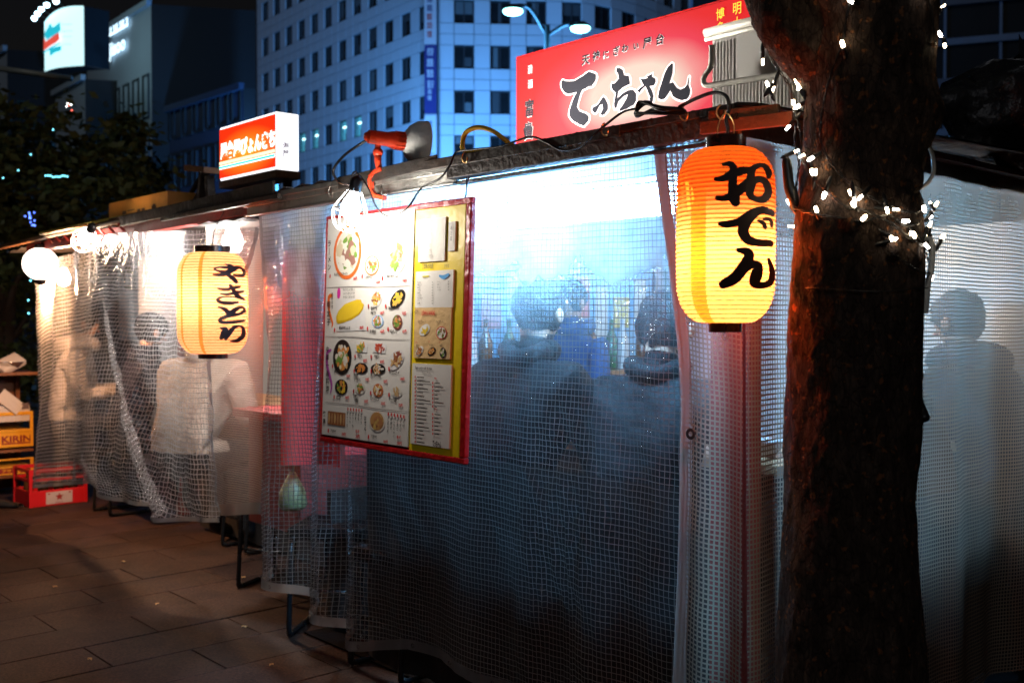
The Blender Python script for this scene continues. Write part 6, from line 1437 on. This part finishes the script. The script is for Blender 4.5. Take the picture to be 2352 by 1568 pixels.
    c.tube([(q1 * math.cos(t), hy - .02 + q1 * .85 * math.sin(t), H + .525 + .015 * math.sin(t * 2 + 1)) for t in [6.283 * i / 20 for i in range(21)]], .05 if hood else .034, 10); c.build('hood' if hood else 'collar', hood or jacket, root, smooth=True, world=False)
    return root
def quilt(name, col):
    m = pm(name, col, .85, var=.22, scale=14, bump=1.0, bscale=14, spec=.1); return m
J_cream = quilt('cream_fleece', (.50, .38, .29)); J_grey = quilt('grey_beige_puffer', (.34, .29, .26)); J_navy = pm('navy_coat', (.012, .014, .026), .8, bump=.8, bscale=12, spec=.08); J_blk = pm('black_coat', (.006, .0055, .006), .7, bump=.8, bscale=12, spec=.08); J_brn = pm('brown_coat', (.10, .055, .03), .85, bump=.8, bscale=12, spec=.08); J_gry = pm('grey_coat', (.07, .072, .08), .85, bump=.8, bscale=12, spec=.08); J_blu = pm('blue_workwear', (.05, .09, .19), .8, bump=.8, bscale=12, spec=.08)
T_blk = pm('black_trousers', (.014, .014, .016), .8); T_dk = pm('dark_denim', (.02, .024, .04), .8)
def spot(px, Y): p = onY(px, 735, Y); return (p.x, p.y, 0)
person('dark-coated customer seated behind the clear sheet beside the menu', spot(1146, Y0 + .30), 0.05, J_blk, T_blk, seat_h=.55, lean=.14, bulky=1.15)
person('customer in dark coat seated behind the clear sheet left of the mesh curtain', spot(1440, Y0 + .42), .25, J_blk, T_blk, seat_h=.50, lean=.2, bulky=1.12)
person('blue-clad cook standing behind the counter deep in the stall', spot(1330, Y0 + 1.45), math.pi, J_blu, T_dk, stand=True, lean=.04, scale=.86)
person('person in brown coat seen dimly through the right mesh curtain', (XC - .30, 3.62, 0), math.pi * .5, J_brn, T_blk, seat_h=.45, lean=.16, bulky=1.25, scale=.92, hood=J_brn, hat=J_brn)
person('bulky grey-coated person seen through the far right mesh curtain', (XC - .26, 4.10, 0), math.pi * .5, J_gry, T_blk, seat_h=.52, lean=.12, bulky=1.3, hood=J_gry, hat=J_gry)
person('customer in cream fleece jacket and dark trousers seated behind the yellow lantern', spot(418, Y0 + .40), .35, J_cream, T_blk, seat_h=.47, lean=.16, bulky=1.28, hat=J_navy)
person('customer in grey-beige puffer jacket at the far left end of the stall', spot(142, Y0 + .48), -.45, J_grey, T_dk, seat_h=.50, lean=.10, bulky=1.25, hood=J_grey)
person('customer in navy coat seated in the middle of the left stall', spot(285, Y0 + .55), -.1, J_navy, T_blk, seat_h=.45, lean=.12, bulky=1.1, hair=M_hair)
# apron hanging bag and cloth seen between the stalls
M_bag = pm('translucent_bag', (.20, .23, .11), .5)
P = onY(672, 1130, Y0 + .16); b = MB()
b.lathe([(.045, -.07), (.06, -.05), (.055, .0), (.03, .05), (.012, .085)], P, 14, capb=True); bg_ = empty('plastic_bag', P, label='pale green plastic bag hanging inside the pleated sheet', cat='bag')
b.build('bag', M_bag, bg_, smooth=True); b = MB(); b.tube(catmull([tuple(P + Vector((0, 0, .08))), tuple(P + Vector((.03, 0, .16))), tuple(P + Vector((.05, .02, .26)))], 5), .006, 6); b.build('handle', M_bag, bg_)

# ================================================================== stools
M_stl = pm('black_steel_tube', (.014, .014, .015), .28, metal=.3, var=.2); M_vin = pm('black_vinyl_seat', (.008, .007, .007), .8, bump=.2, spec=.1)
def make_stool(h, w, label, loc, rz):
    root = empty('pipe_stool', loc, rz, label=label, cat='stool', group='black pipe stools under the sheets')
    for s_ in (-1, 1):
        x = s_ * w * .46; b = MB(); rr = .03
        pr = [(x, -.13, h - .03), (x, -.16, .05), (x, -.145, .018), (x, -.115, .012), (x, .115, .012), (x, .145, .018), (x, .16, .05), (x, .13, h - .03)]
        b.tube(catmull(pr, 4), .011, 8); b.build('leg', M_stl, root, smooth=True, world=False)
    b = MB(); b.tube([(-w * .46, -.14, h * .45), (w * .46, -.14, h * .45)], .008, 6); b.build('stretcher', M_stl, root, smooth=True, world=False)
    b = MB(); b.box((0, 0, h), (w, .30, .05)); b.build('seat', M_vin, root, bevel=.012, world=False)
    return root
for (px, py, rz, lab) in ((880, 1545, .05, 'black pipe stool whose foot shows under the sheet below the menu'), (715, 1455, .7, 'black pipe stool foot showing under the pleated sheet'), (600, 1350, .5, 'black pipe stool foot peeping out at the left edge of the pleated sheet'), (1190, 1600, -.1, 'black pipe stool hidden low behind the clear sheet')):
    p = onZ(px, py, 0); make_stool(.42, .32, lab, (p.x, p.y + .12, 0), rz)
for (px, py, lab) in ((560, 1262, 'black pipe stool under the brown screen'), (255, 1178, 'black stool legs under the gathered left sheet')):
    p = onZ(px, py, 0); make_stool(.40, .30, lab, (p.x, p.y + .10, 0), .0)

# ================================================================== crates, shelf and bowl at the far left
def crate(name, label, A, d, w, dp_, h, col, open_front=True, cat='crate'):
    """A: lower near corner, d: along the visible face; depth runs to the left of d"""
    d = Vector(d).normalized(); n_ = Vector((-d.y, d.x, 0)); root = empty(name, A, label=label, cat=cat); A = Vector(A)
    fl_ = Flat(A, d, (0, 0, 1)); M = col
    t = .014
    def wall(p0, p1, z0, z1, nm='wall'):
        b = MB(); b.bar(p0 + Vector((0, 0, (z0 + z1) / 2)), p1 + Vector((0, 0, (z0 + z1) / 2)), t, z1 - z0); return b.build(nm, M, root, bevel=.003)
    c = [A, A + d * w, A + d * w + n_ * dp_, A + n_ * dp_]
    bands = ((0, .42 * h), (.66 * h, .74 * h), (.90 * h, h)) if open_front else ((0, h),)
    for k in range(4):
        for (z0, z1) in bands: wall(c[k], c[(k + 1) % 4], z0, z1)
    for q_ in c:
        b = MB(); b.box(q_ + Vector((0, 0, h / 2)), (.022, .022, h * .998)); b.build('corner_post', M, root)
    b = MB(); m_ = (c[0] + c[2]) / 2; b.box(m_ + Vector((0, 0, .012)), (abs(c[2].x - c[0].x) - .01, abs(c[2].y - c[0].y) - .01, .012)); b.build('floor', M, root)
    return root, fl_
M_cred = pm('red_crate_plastic', (.50, .012, .018), .35, var=.12, scale=9, bump=.06); M_cyel = pm('yellow_crate_plastic', (.78, .36, .02), .4, var=.12, scale=9, bump=.06)
M_lab = pm('pale_label', (.42, .34, .34), .6); M_cdr = pm('dark_red_band', (.26, .02, .015), .5); M_btl = pm('brown_bottle', (.07, .028, .01), .15, var=.2)
A = onZ(70, 1166, 0); Bq = onZ(196, 1151, 0); dc_ = (Bq - A)
cr_, fc = crate('beer_crate', 'red beer crate with a white star label on the pavement', A, dc_, dc_.length, .30, .26, M_cred)
a_ = dc_.length; b = MB(); fc.slab(b, a_ * .27, .012, a_ * .75, .095, .008, .010); lbq = b.build('label', M_lab, cr_)
b = MB(); st = []
for k in range(10): q_ = .030 if k % 2 == 0 else .0125; st.append((a_ * .51 + q_ * math.sin(k * math.pi / 5), .058 + q_ * math.cos(k * math.pi / 5)))
fc.poly(b, st, .0115); fc.rect(b, a_ * .44, .018, a_ * .58, .0215, .0115); fc.rect(b, a_ * .30, .078, a_ * .34, .088, .0115); fc.rect(b, a_ * .68, .078, a_ * .72, .088, .0115); b.build('star', M_cdr, lbq)
for k in range(6):
    p = A + dc_ * (.15 + .14 * k) + Vector((-dc_.y, dc_.x, 0)).normalized() * (.08 if k % 2 else .2)
    b = MB(); b.lathe([(.03, 0), (.031, .01), (.031, .13), (.014, .18), (.0125, .225), (.014, .23), (.001, .231)], p + Vector((0, 0, .018)), 12); tag(b.build('bottle', M_btl, smooth=True), 'brown beer bottle standing in the red crate', 'bottle', 'bottles in the red crate')
# shelf rack with two yellow crates
XSf = -8.05
S0 = onX(-60, 1100, XSf); S1 = onX(77, 1100, XSf)
dS = Vector((0, 1, 0)); wS = S1.y - S0.y
def zx(py): return onX(40, py, XSf).z
rack = empty('wooden_rack', (XSf - .15, (S0.y + S1.y) / 2, 0), label='brown wooden rack of crates at the far left edge', cat='rack')
M_rk = pm('reddish_plywood', (.20, .075, .03), .5, var=.25, scale=8, bump=.2)
b = MB(); b.box((XSf - .17, (S0.y + S1.y) / 2, zx(858)), (.4, wS + .06, .022)); b.build('top_board', M_rk, rack, bevel=.003)
b = MB(); b.box((XSf - .37, (S0.y + S1.y) / 2, zx(858) / 2), (.02, wS, zx(858) - .03)); b.build('back_board', M_rk, rack)
b = MB(); b.box((XSf - .17, (S0.y + S1.y) / 2, zx(1034)), (.36, wS, .02)); b.build('shelf', M_rk, rack); b = MB(); b.box((XSf - .17, (S0.y + S1.y) / 2, zx(1092)), (.36, wS, .02)); b.build('shelf', M_rk, rack)
for y in (S0.y, S1.y - .01):
    b = MB(); b.box((XSf - .33, y, zx(858) / 2), (.04, .03, zx(858) - .03)); b.build('post', M_rk, rack)
def ycrate(label, zb_, zt_, text, sub):
    h = zt_ - zb_; A_ = Vector((XSf, S0.y + .01, zb_)); root = empty('bottle_crate', A_, label=label, cat='crate')
    fl_ = Flat(A_, (0, 1, 0), (0, 0, 1)); w = wS - .02
    for (z0, z1) in ((0, h * .08), (h * .42, h * .50), (h * .90, h)):
        b = MB(); fl_.slab(b, 0, z0, w, z1, -.012, .006); b.build('rail', M_cyel, root, bevel=.003)
    b = MB(); fl_.slab(b, 0, h * .08, w, h * .42, -.010, .0); b.build('front_band', M_cyel if sub else M_cdr, root)
    for y in (0, w):
        b = MB(); b.box(A_ + Vector((-.005, y, h / 2)), (.02, .02, h)); b.build('corner_post', M_cyel, root)
    b = MB(); b.box(A_ + Vector((-.16, w / 2, h * .25)), (.30, w, h * .48)); b.build('tub', M_cyel, root)
    b = MB(); hh = h * .26; ww_ = text_geo(text, .03)[2]
    fl_.text(b, text, w * .45, h * .145, hh, .003, bold=.03, sx=(w * .54) / (hh * ww_)); b.build('lettering', M_cdr if sub else M_cyel, root)
    if sub: b = MB(); fl_.slab(b, w * .46, h * .09, w * .98, h * .125, .0, .002); b.build('lettering_rule', M_cdr, root)
    return root
yk1 = ycrate('yellow beer crate with bold red letters holding papers on the rack', zx(1026), zx(945), 'KIRIN', True)
ycrate('dark red and yellow beer crate on the lowest rack shelf', zx(1088), zx(1052), 'アサヒビール', False)
M_pap = pm('newsprint', (.60, .52, .46), .7, var=.1); M_inkp = pm('newsprint_ink', (.14, .10, .10), .7)
b = MB(); b.box((XSf - .06, (S0.y + S1.y) / 2 + .02, zx(955) + .02), (.12, wS * .8, .12)); pb = tag(b.build('paper_stack', M_pap, bevel=.003), 'stack of printed papers lying in the yellow crate', 'paper')
b = MB(); b.bar(onX(0, 905, XSf + .005), onX(46, 940, XSf + .005), .10, .01, up=(1, 0, .3)); tag(b.build('paper_sheet', M_pap), 'folded sheet of newspaper leaning over the yellow crate', 'paper')
b = MB(); fq = Flat(Vector((XSf + .0015, onX(50, 930, XSf).y, zx(940))), (0, 1, 0), (0, 0, 1)); fq.slab(b, 0, 0, .05, .045, 0, .001); b.build('printed_block', M_inkp, pb)
Pb = onX(22, 852, XSf - .1); b = MB(); b.lathe([(.03, .0), (.06, .012), (.105, .07), (.112, .075), (.10, .068), (.055, .016), (.001, .014)], (Pb.x, Pb.y, zx(858) + .012), 28); tag(b.build('steel_bowl', pm('brushed_steel', (.62, .60, .57), .22, metal=.95, var=.1, bump=.05), smooth=True), 'shiny steel bowl standing on top of the wooden rack', 'bowl')
b = MB(); b.bar(onX(-4, 848, XSf - .06), onX(48, 822, XSf - .10), .13, .05, up=(.6, 0, 1)); tag(b.build('paper_pack', M_pap, bevel=.012), 'pale paper pack lying across the steel bowl', 'packet')
# the dark shoe at the left edge
Psh = onZ(14, 1166, 0); b = MB()
prof = [(0, .032, .03), (.05, .036, .038), (.12, .036, .045), (.18, .033, .06), (.235, .034, .062), (.262, .02, .03)]
dS_ = (_r * -1 + FH * .2).normalized(); nS = Vector((-dS_.y, dS_.x, 0)); rg_ = []
for (s_, w, h) in prof: rg_.append([Psh + _r * .10 + dS_ * s_ + nS * w * math.cos(t) + Vector((0, 0, max(.004, h * (.42 + .58 * math.sin(t))))) for t in [6.283 * k / 12 for k in range(12)]])
b.add([p for r_ in rg_ for p in r_], [(i * 12 + j, i * 12 + (j + 1) % 12, (i + 1) * 12 + (j + 1) % 12, (i + 1) * 12 + j) for i in range(5) for j in range(12)] + [tuple(range(12)), tuple(range(60, 72))]); tag(b.build('shoe', M_shoe, smooth=True), 'dark shoe on the pavement at the left edge', 'shoe')

# ================================================================== the big tree trunk in front
DT = 2.14
def bark_mat():
    m, n, l, p = new_mat('rough_dark_bark')
    geo = n.new('ShaderNodeNewGeometry'); mp = n.new('ShaderNodeMapping'); mp.inputs['Scale'].default_value = (1, 1, .38); l.new(geo.outputs['Position'], mp.inputs['Vector'])
    a = n.new('ShaderNodeTexNoise'); a.inputs['Scale'].default_value = 40; a.inputs['Detail'].default_value = 10; a.inputs['Roughness'].default_value = .74; a.inputs['Distortion'].default_value = .6; l.new(mp.outputs[0], a.inputs['Vector'])
    v = n.new('ShaderNodeTexVoronoi'); v.feature = 'DISTANCE_TO_EDGE'; v.inputs['Scale'].default_value = 85; l.new(mp.outputs[0], v.inputs['Vector'])
    vr = n.new('ShaderNodeMapRange'); vr.inputs['From Max'].default_value = .10; vr.inputs['To Min'].default_value = .35; l.new(v.outputs['Distance'], vr.inputs['Value'])
    cr = n.new('ShaderNodeValToRGB'); e = cr.color_ramp.elements; e[0].position = .32; e[0].color = (.026, .017, .013, 1); e[1].position = .72; e[1].color = (.20, .13, .092, 1); k = e.new(.52); k.color = (.075, .049, .036, 1); l.new(a.outputs['Fac'], cr.inputs['Fac'])
    b2 = n.new('ShaderNodeTexNoise'); b2.inputs['Scale'].default_value = 58; b2.inputs['Detail'].default_value = 2; l.new(geo.outputs['Position'], b2.inputs['Vector'])
    c2 = n.new('ShaderNodeValToRGB'); c2.color_ramp.elements[0].position = .63; c2.color_ramp.elements[0].color = (0, 0, 0, 1); c2.color_ramp.elements[1].position = .68; c2.color_ramp.elements[1].color = (1, 1, 1, 1); l.new(b2.outputs['Fac'], c2.inputs['Fac'])
    mx = n.new('ShaderNodeMix'); mx.data_type = 'RGBA'; mx.inputs['B'].default_value = (.30, .12, .045, 1); l.new(c2.outputs['Color'], mx.inputs['Factor']); l.new(cr.outputs['Color'], mx.inputs['A']); mc_ = n.new('ShaderNodeMix'); mc_.data_type = 'RGBA'; mc_.blend_type = 'MULTIPLY'; mc_.inputs['Factor'].default_value = .8; l.new(mx.outputs['Result'], mc_.inputs['A']); l.new(vr.outputs['Result'], mc_.inputs['B']); l.new(mc_.outputs['Result'], p.inputs['Base Color'])
    p.inputs['Roughness'].default_value = .85; p.inputs['Specular IOR Level'].default_value = .15
    b1 = n.new('ShaderNodeBump'); b1.inputs['Strength'].default_value = 1.0; b1.inputs['Distance'].default_value = .03; l.new(a.outputs['Fac'], b1.inputs['Height'])
    f = n.new('ShaderNodeTexNoise'); f.inputs['Scale'].default_value = 120; f.inputs['Detail'].default_value = 5; l.new(geo.outputs['Position'], f.inputs['Vector'])
    b3 = n.new('ShaderNodeBump'); b3.inputs['Strength'].default_value = .5; b3.inputs['Distance'].default_value = .004; vb = n.new('ShaderNodeBump'); vb.inputs['Strength'].default_value = .7; vb.inputs['Distance'].default_value = .006; l.new(vr.outputs['Result'], vb.inputs['Height']); l.new(b1.outputs['Normal'], vb.inputs['Normal'])
    l.new(f.outputs['Fac'], b3.inputs['Height']); l.new(vb.outputs['Normal'], b3.inputs['Normal']); l.new(b3.outputs['Normal'], p.inputs['Normal'])
    return m
M_bark = bark_mat()
tcx = atD(1960, 735, DT); tree = empty('roadside_tree', (tcx.x, tcx.y, 0), label='thick rough dark tree trunk wrapped in white string lights', cat='tree')
prof = [(-2600, 1800, 2150), (-900, 1795, 2140), (-260, 1788, 2148), (-60, 1800, 2146), (0, 1812, 2143), (100, 1838, 2138), (190, 1848, 2132), (255, 1852, 2146), (310, 1852, 2128), (350, 1852, 2112), (430, 1840, 2096), (520, 1826, 2108), (600, 1821, 2112), (700, 1818, 2110), (900, 1812, 2106), (1100, 1808, 2100), (1300, 1800, 2105), (1568, 1795, 2122), (1900, 1780, 2140), (2200, 1740, 2190), (2320, 1690, 2240)]
def tprof(py):
    for (a, b, c), (d, e, f) in zip(prof, prof[1:]):
        if py <= d: t = (py - a) / (d - a); t = t * t * (3 - 2 * t) * .5 + t * .5; return (b + (e - b) * t, c + (f - c) * t)
    return prof[-1][1:]
def disp_bark(P, s_=1.0):
    return (0.010 * nz(P.x * 9, P.y * 9, P.z * 4) + .0042 * nz(P.x * 26, P.y * 26, P.z * 9) + .0030 * nz(P.x * 60, P.y * 60, P.z * 30) + .0022 * nz(P.x * 140, P.y * 140, P.z * 60)) * s_
def trunk_pt(th, z, off=0.0):
    """th measured from the side that faces the camera, positive to the right"""
    py = 735 - (z - CZ) / DT * FPX; l_, r_ = tprof(py); c = ((l_ + r_) / 2 - PW / 2) / FPX * DT; rad_ = (r_ - l_) / 2 / FPX * DT
    C = FH * DT + _r * c; n_ = _r * math.sin(th) - FH * math.cos(th); P = Vector((C.x, C.y, z)) + n_ * rad_
    return P + n_ * (disp_bark(P) + off), n_
b = MB(); NZ_, NT = 330, 150; zs_ = [0.0 + (3.6) * (i / NZ_) for i in range(NZ_ + 1)]
for z in zs_:
    for j in range(NT): b.v.append(trunk_pt(2 * math.pi * j / NT, z)[0])
for i in range(NZ_):
    for j in range(NT): b.f.append([i * NT + j, i * NT + (j + 1) % NT, (i + 1) * NT + (j + 1) % NT, (i + 1) * NT + j]); b.m.append(0)
b.build('trunk', M_bark, tree, smooth=True)
def limb(path, rads, n=40, steps=14):
    """thick bark-covered limb along a smoothed path"""
    P = catmull([(*p, r_) for p, r_ in zip(path, rads)], steps); mb = MB(); mb.tube([p[:3] for p in P], [p[3] for p in P], n)
    cen = [Vector(P[min(i // n, len(P) - 1)][:3]) for i in range(len(P) * n)]
    for i in range(len(P) * n):
        d = (mb.v[i] - cen[i]); L_ = d.length or 1; mb.v[i] = mb.v[i] + d / L_ * disp_bark(mb.v[i], 1.2)
    mb.build('limb', M_bark, tree, smooth=True)
tp = lambda px, py, D=DT: tuple(atD(px, py, D))
limb([tp(1935, 190), tp(1870, 105), tp(1815, 50), tp(1790, -40), tp(1740, -200), tp(1640, -600), tp(1500, -1000)], [.06, .078, .072, .075, .075, .06, .045])
limb([tp(1990, -200), tp(2120, -700), tp(2250, -1200), tp(2350, -1600)], [.12, .10, .08, .05])
limb([tp(2085, 330, DT - .02), tp(2128, 262, DT - .02), tp(2110, 200, DT - .02)], [.03, .03, .02], 24, 8)
# knots that stand out of the bark
for (px, py, r_) in ((1852, 205, .020), (1900, 520, .028), (2000, 585, .026), (2062, 590, .032), (2040, 480, .03), (2078, 420, .03)):
    th = math.asin(max(-.95, min(.95, (px - 1965) / 150))); P, n_ = trunk_pt(th, CZ + (735 - py) / FPX * DT, -.012)
    if px < 1850: P = atD(px, py, DT - .075)
    kb = MB(); kb.sph(P, r_, 28, sc=(1, 1, 1.25))
    for i, v in enumerate(kb.v): kb.v[i] = v + (v - P).normalized() * disp_bark(v, 1.3)
    kb.build('knot', M_bark, tree, smooth=True)
rl2 = random.Random(21); vs, fs = [], []
cc = [Vector((tcx.x + rl2.uniform(-1.8, 1.8), tcx.y + rl2.uniform(-1.8, 1.8), rl2.uniform(3.7, 5.6))) for k in range(60)]
for k in range(6000):
    c = cc[rl2.randrange(60)]; q_ = c + Vector((rl2.gauss(0, .3), rl2.gauss(0, .3), rl2.gauss(0, .25))); a = Vector((rl2.gauss(0, 1), rl2.gauss(0, 1), rl2.gauss(0, .5))).normalized(); t = a.cross(Vector((rl2.gauss(0, 1), rl2.gauss(0, 1), 1))).normalized(); s_ = .10 * rl2.uniform(.6, 1.2); i0 = len(vs)
    vs += [q_, q_ + a * s_ * .5 + t * s_ * .3, q_ + a * s_, q_ + a * s_ * .5 - t * s_ * .3]; fs.append((i0, i0 + 1, i0 + 2, i0 + 3))
b = MB(); b.add(vs, fs); b.build('crown', M_leafg, tree)

# ================================================================== string lights on the trunk
M_led = em('warm_white_led', (1.0, .78, .5), 30); M_ledc = em('white_led', (1.0, .88, .75), 45); M_wire = pm('black_twisted_wire', (.012, .012, .012), .35)
sl_ = empty('string_lights', (tcx.x, tcx.y, 1.0), label='string of warm white fairy lights wound round the tree trunk', cat='string lights')
def tsurf(px, py, off=.008):
    z = CZ + (735 - py) / FPX * DT; l_, r_ = tprof(py); q_ = ((px - (l_ + r_) / 2) / ((r_ - l_) / 2))
    if abs(q_) < .97: return trunk_pt(math.asin(q_), z, off)[0]
    return atD(px, py, DT + (.0 if abs(q_) < 1.15 else .02))
def wire(pts, r_=.0022):
    P = catmull([tuple(tsurf(*p)) if len(p) == 2 else p for p in pts], 9); P = [Vector(p) for p in P]
    A_, B_ = [], []
    for i, p in enumerate(P):
        t = i * .9; o = Vector((math.cos(t), math.sin(t), math.sin(t + 1))) * .0017; A_.append(p + o); B_.append(p - o)
    for Q in (A_, B_):
        mb = MB(); mb.tube(Q, r_ * .6, 5); mb.build('wire', M_wire, sl_, smooth=True)
wire([(1745, 45), (1770, 130), (1795, 170), (1820, 210), (1828, 260), (1826, 330), (1835, 370), (1830, 420), (1822, 470), (1850, 500), (1900, 515), (1935, 522), (1985, 510), (2020, 530), (2060, 525), (2105, 520), (2130, 500)])
wire([(1790, 130), (1822, 185), (1822, 250), (1838, 300), (1842, 360), (1850, 400), (1866, 440), (1905, 490), (1940, 500), (1990, 528), (2040, 560), (2090, 575), (2120, 570), (2135, 600)])
wire([(1930, -20), (1905, 60), (1898, 130), (1880, 200), (1868, 280), (1872, 350), (1900, 420), (1950, 470), (2000, 495), (2060, 500), (2110, 480)])
wire([(1990, 590), (2030, 615), (2070, 630), (2105, 630), (2128, 640)])
wire([(2130, -20), (2125, 40), (2135, 70), (2100, 130), (2060, 20), (2010, -40)], .0016)
leds = [(1782, 30), (1800, 52), (1842, 4), (1908, 55), (1820, 97), (1900, 140), (2060, 25), (2122, 127), (2165, 16), (2158, 78), (1742, 57), (1752, 142), (1763, 195), (1776, 205), (1780, 188), (1824, 168), (1828, 185), (1835, 200), (1838, 208), (1822, 235), (1832, 245), (1810, 293), (1828, 348), (1842, 358), (1860, 375), (1858, 405), (1862, 408), (1812, 465), (1818, 520), (1858, 492), (1872, 460), (1920, 478), (1914, 460), (1930, 472), (1918, 487), (1934, 517), (1990, 562), (1978, 500), (1995, 498), (2018, 522), (2040, 550), (2030, 548), (2075, 572), (2100, 520), (2110, 512), (2122, 478), (2138, 468), (2150, 470), (2135, 500), (2128, 540), (2165, 545), (2140, 640), (1988, 560), (2095, 522)]
rL = random.Random(6)
for k, (px, py) in enumerate(leds):
    P = tsurf(px, py, .016); o = (P - Vector((tcx.x, tcx.y, P.z))).normalized()
    ang = rL.uniform(0, 6.28); ax2 = (o * rL.uniform(.1, .9) + _r * math.cos(ang) * .7 + Vector((0, 0, math.sin(ang) * .8))).normalized()
    M = Vector((0, 0, 1)).rotation_difference(ax2).to_matrix()
    sz = (1.15, .75, .85, .65, .95)[k % 5]; mb = MB(); mb.lathe([(.0005, .0085 * sz), (.0026 * sz, .007), (.0034 * sz, .003), (.0034 * sz, -.004), (.0028, -.006)], P, 10, M=M); bl = mb.build('bulb', M_ledc if k % 3 == 0 else M_led, sl_, smooth=True)
    mb = MB(); mb.lathe([(.0034, -.005), (.0044, -.006), (.0044, -.030), (.003, -.036), (.001, -.04)], P, 10, M=M); mb.build('socket', M_wire, bl, smooth=True)
# inline connector on the left edge
mb = MB(); mb.tube([atD(1805, 362, DT), atD(1807, 372, DT), atD(1813, 430, DT), atD(1816, 432, DT), atD(1828, 482, DT)], [.006, .010, .011, .013, .009], 12); mb.build('connector', M_wire, sl_, smooth=True)
# conduit and grey hose on the right edge of the trunk
cable('hose_loop', 'clear grey hose loop hanging off the right edge of the trunk', [atD(2128, 332, DT + .03), atD(2140, 350, DT + .03), atD(2145, 390, DT + .03), atD(2135, 415, DT + .03), atD(2115, 432, DT + .03), atD(2095, 440, DT + .02)], .0045, pm('grey_hose', (.30, .29, .26), .35))
cable('white_cable', 'short white cable bent against the right edge of the trunk', [atD(2112, 548, DT), atD(2134, 550, DT), atD(2141, 575, DT), atD(2138, 620, DT), atD(2130, 660, DT), atD(2125, 720, DT)], .0065, pm('white_cable', (.6, .6, .55), .4))
cable('black_conduit', 'black cable strapped down the right edge of the trunk', [tsurf(2112, 560, .02), tsurf(2110, 700, .014), tsurf(2108, 800, .014), tsurf(2104, 900, .01), tsurf(2098, 960, .006)], .011, M_blk_rub)
cable('tie_wire', 'thin wire tied round the trunk below the lights', [tsurf(px, 668 + 6 * math.sin(px * .02), .006) for px in (1822, 1850, 1900, 1950, 2000, 2050, 2090, 2106)], .0012, M_wire)

# ================================================================== black plastic bundle on the right roof
M_blkp = pm('black_plastic_wrap', (.02, .02, .022), .3, var=.3, scale=8, bump=.9, bscale=22)
bn = MB(); N_, K_ = 44, 26
bd = empty('wrapped_bundle', (XC - .05, 3.9, ZT), label='crumpled black plastic-wrapped bundle on the roof behind the trunk', cat='bundle')
for i in range(K_ + 1):
    ph = -math.pi / 2 + math.pi * i / K_
    for j in range(N_):
        th = 2 * math.pi * j / N_; d = Vector((math.cos(th) * math.cos(ph), math.sin(th) * math.cos(ph), math.sin(ph)))
        k = 1 + .16 * nz(d.x * 2.2, d.y * 2.2, d.z * 2.2) + .10 * abs(nz(d.x * 5, d.y * 5, d.z * 5)) + .05 * nz(d.x * 12, d.y * 12, d.z * 12)
        bn.v.append(Vector((XC - .0 + d.x * .22 * k, 3.95 + d.y * .75 * k, ZT + .20 + d.z * .22 * k)))
for i in range(K_):
    for j in range(N_): bn.f.append([i * N_ + j, i * N_ + (j + 1) % N_, (i + 1) * N_ + (j + 1) % N_, (i + 1) * N_ + j]); bn.m.append(0)
bn.build('wrap', M_blkp, bd, smooth=True)
b = MB()
b.add([(XC - .1, 3.25, ZT + .28), (XC + .04, 3.40, ZT + .34), (XC + .0, 3.60, ZT + .42), (XC - .05, 3.72, ZT + .52), (XC - .02, 3.85, ZT + .38), (XC - .08, 3.6, ZT + .25)], [(0, 1, 5), (1, 2, 5), (2, 3, 4), (2, 4, 5)]); b.build('loose_flap', M_blkp, bd)
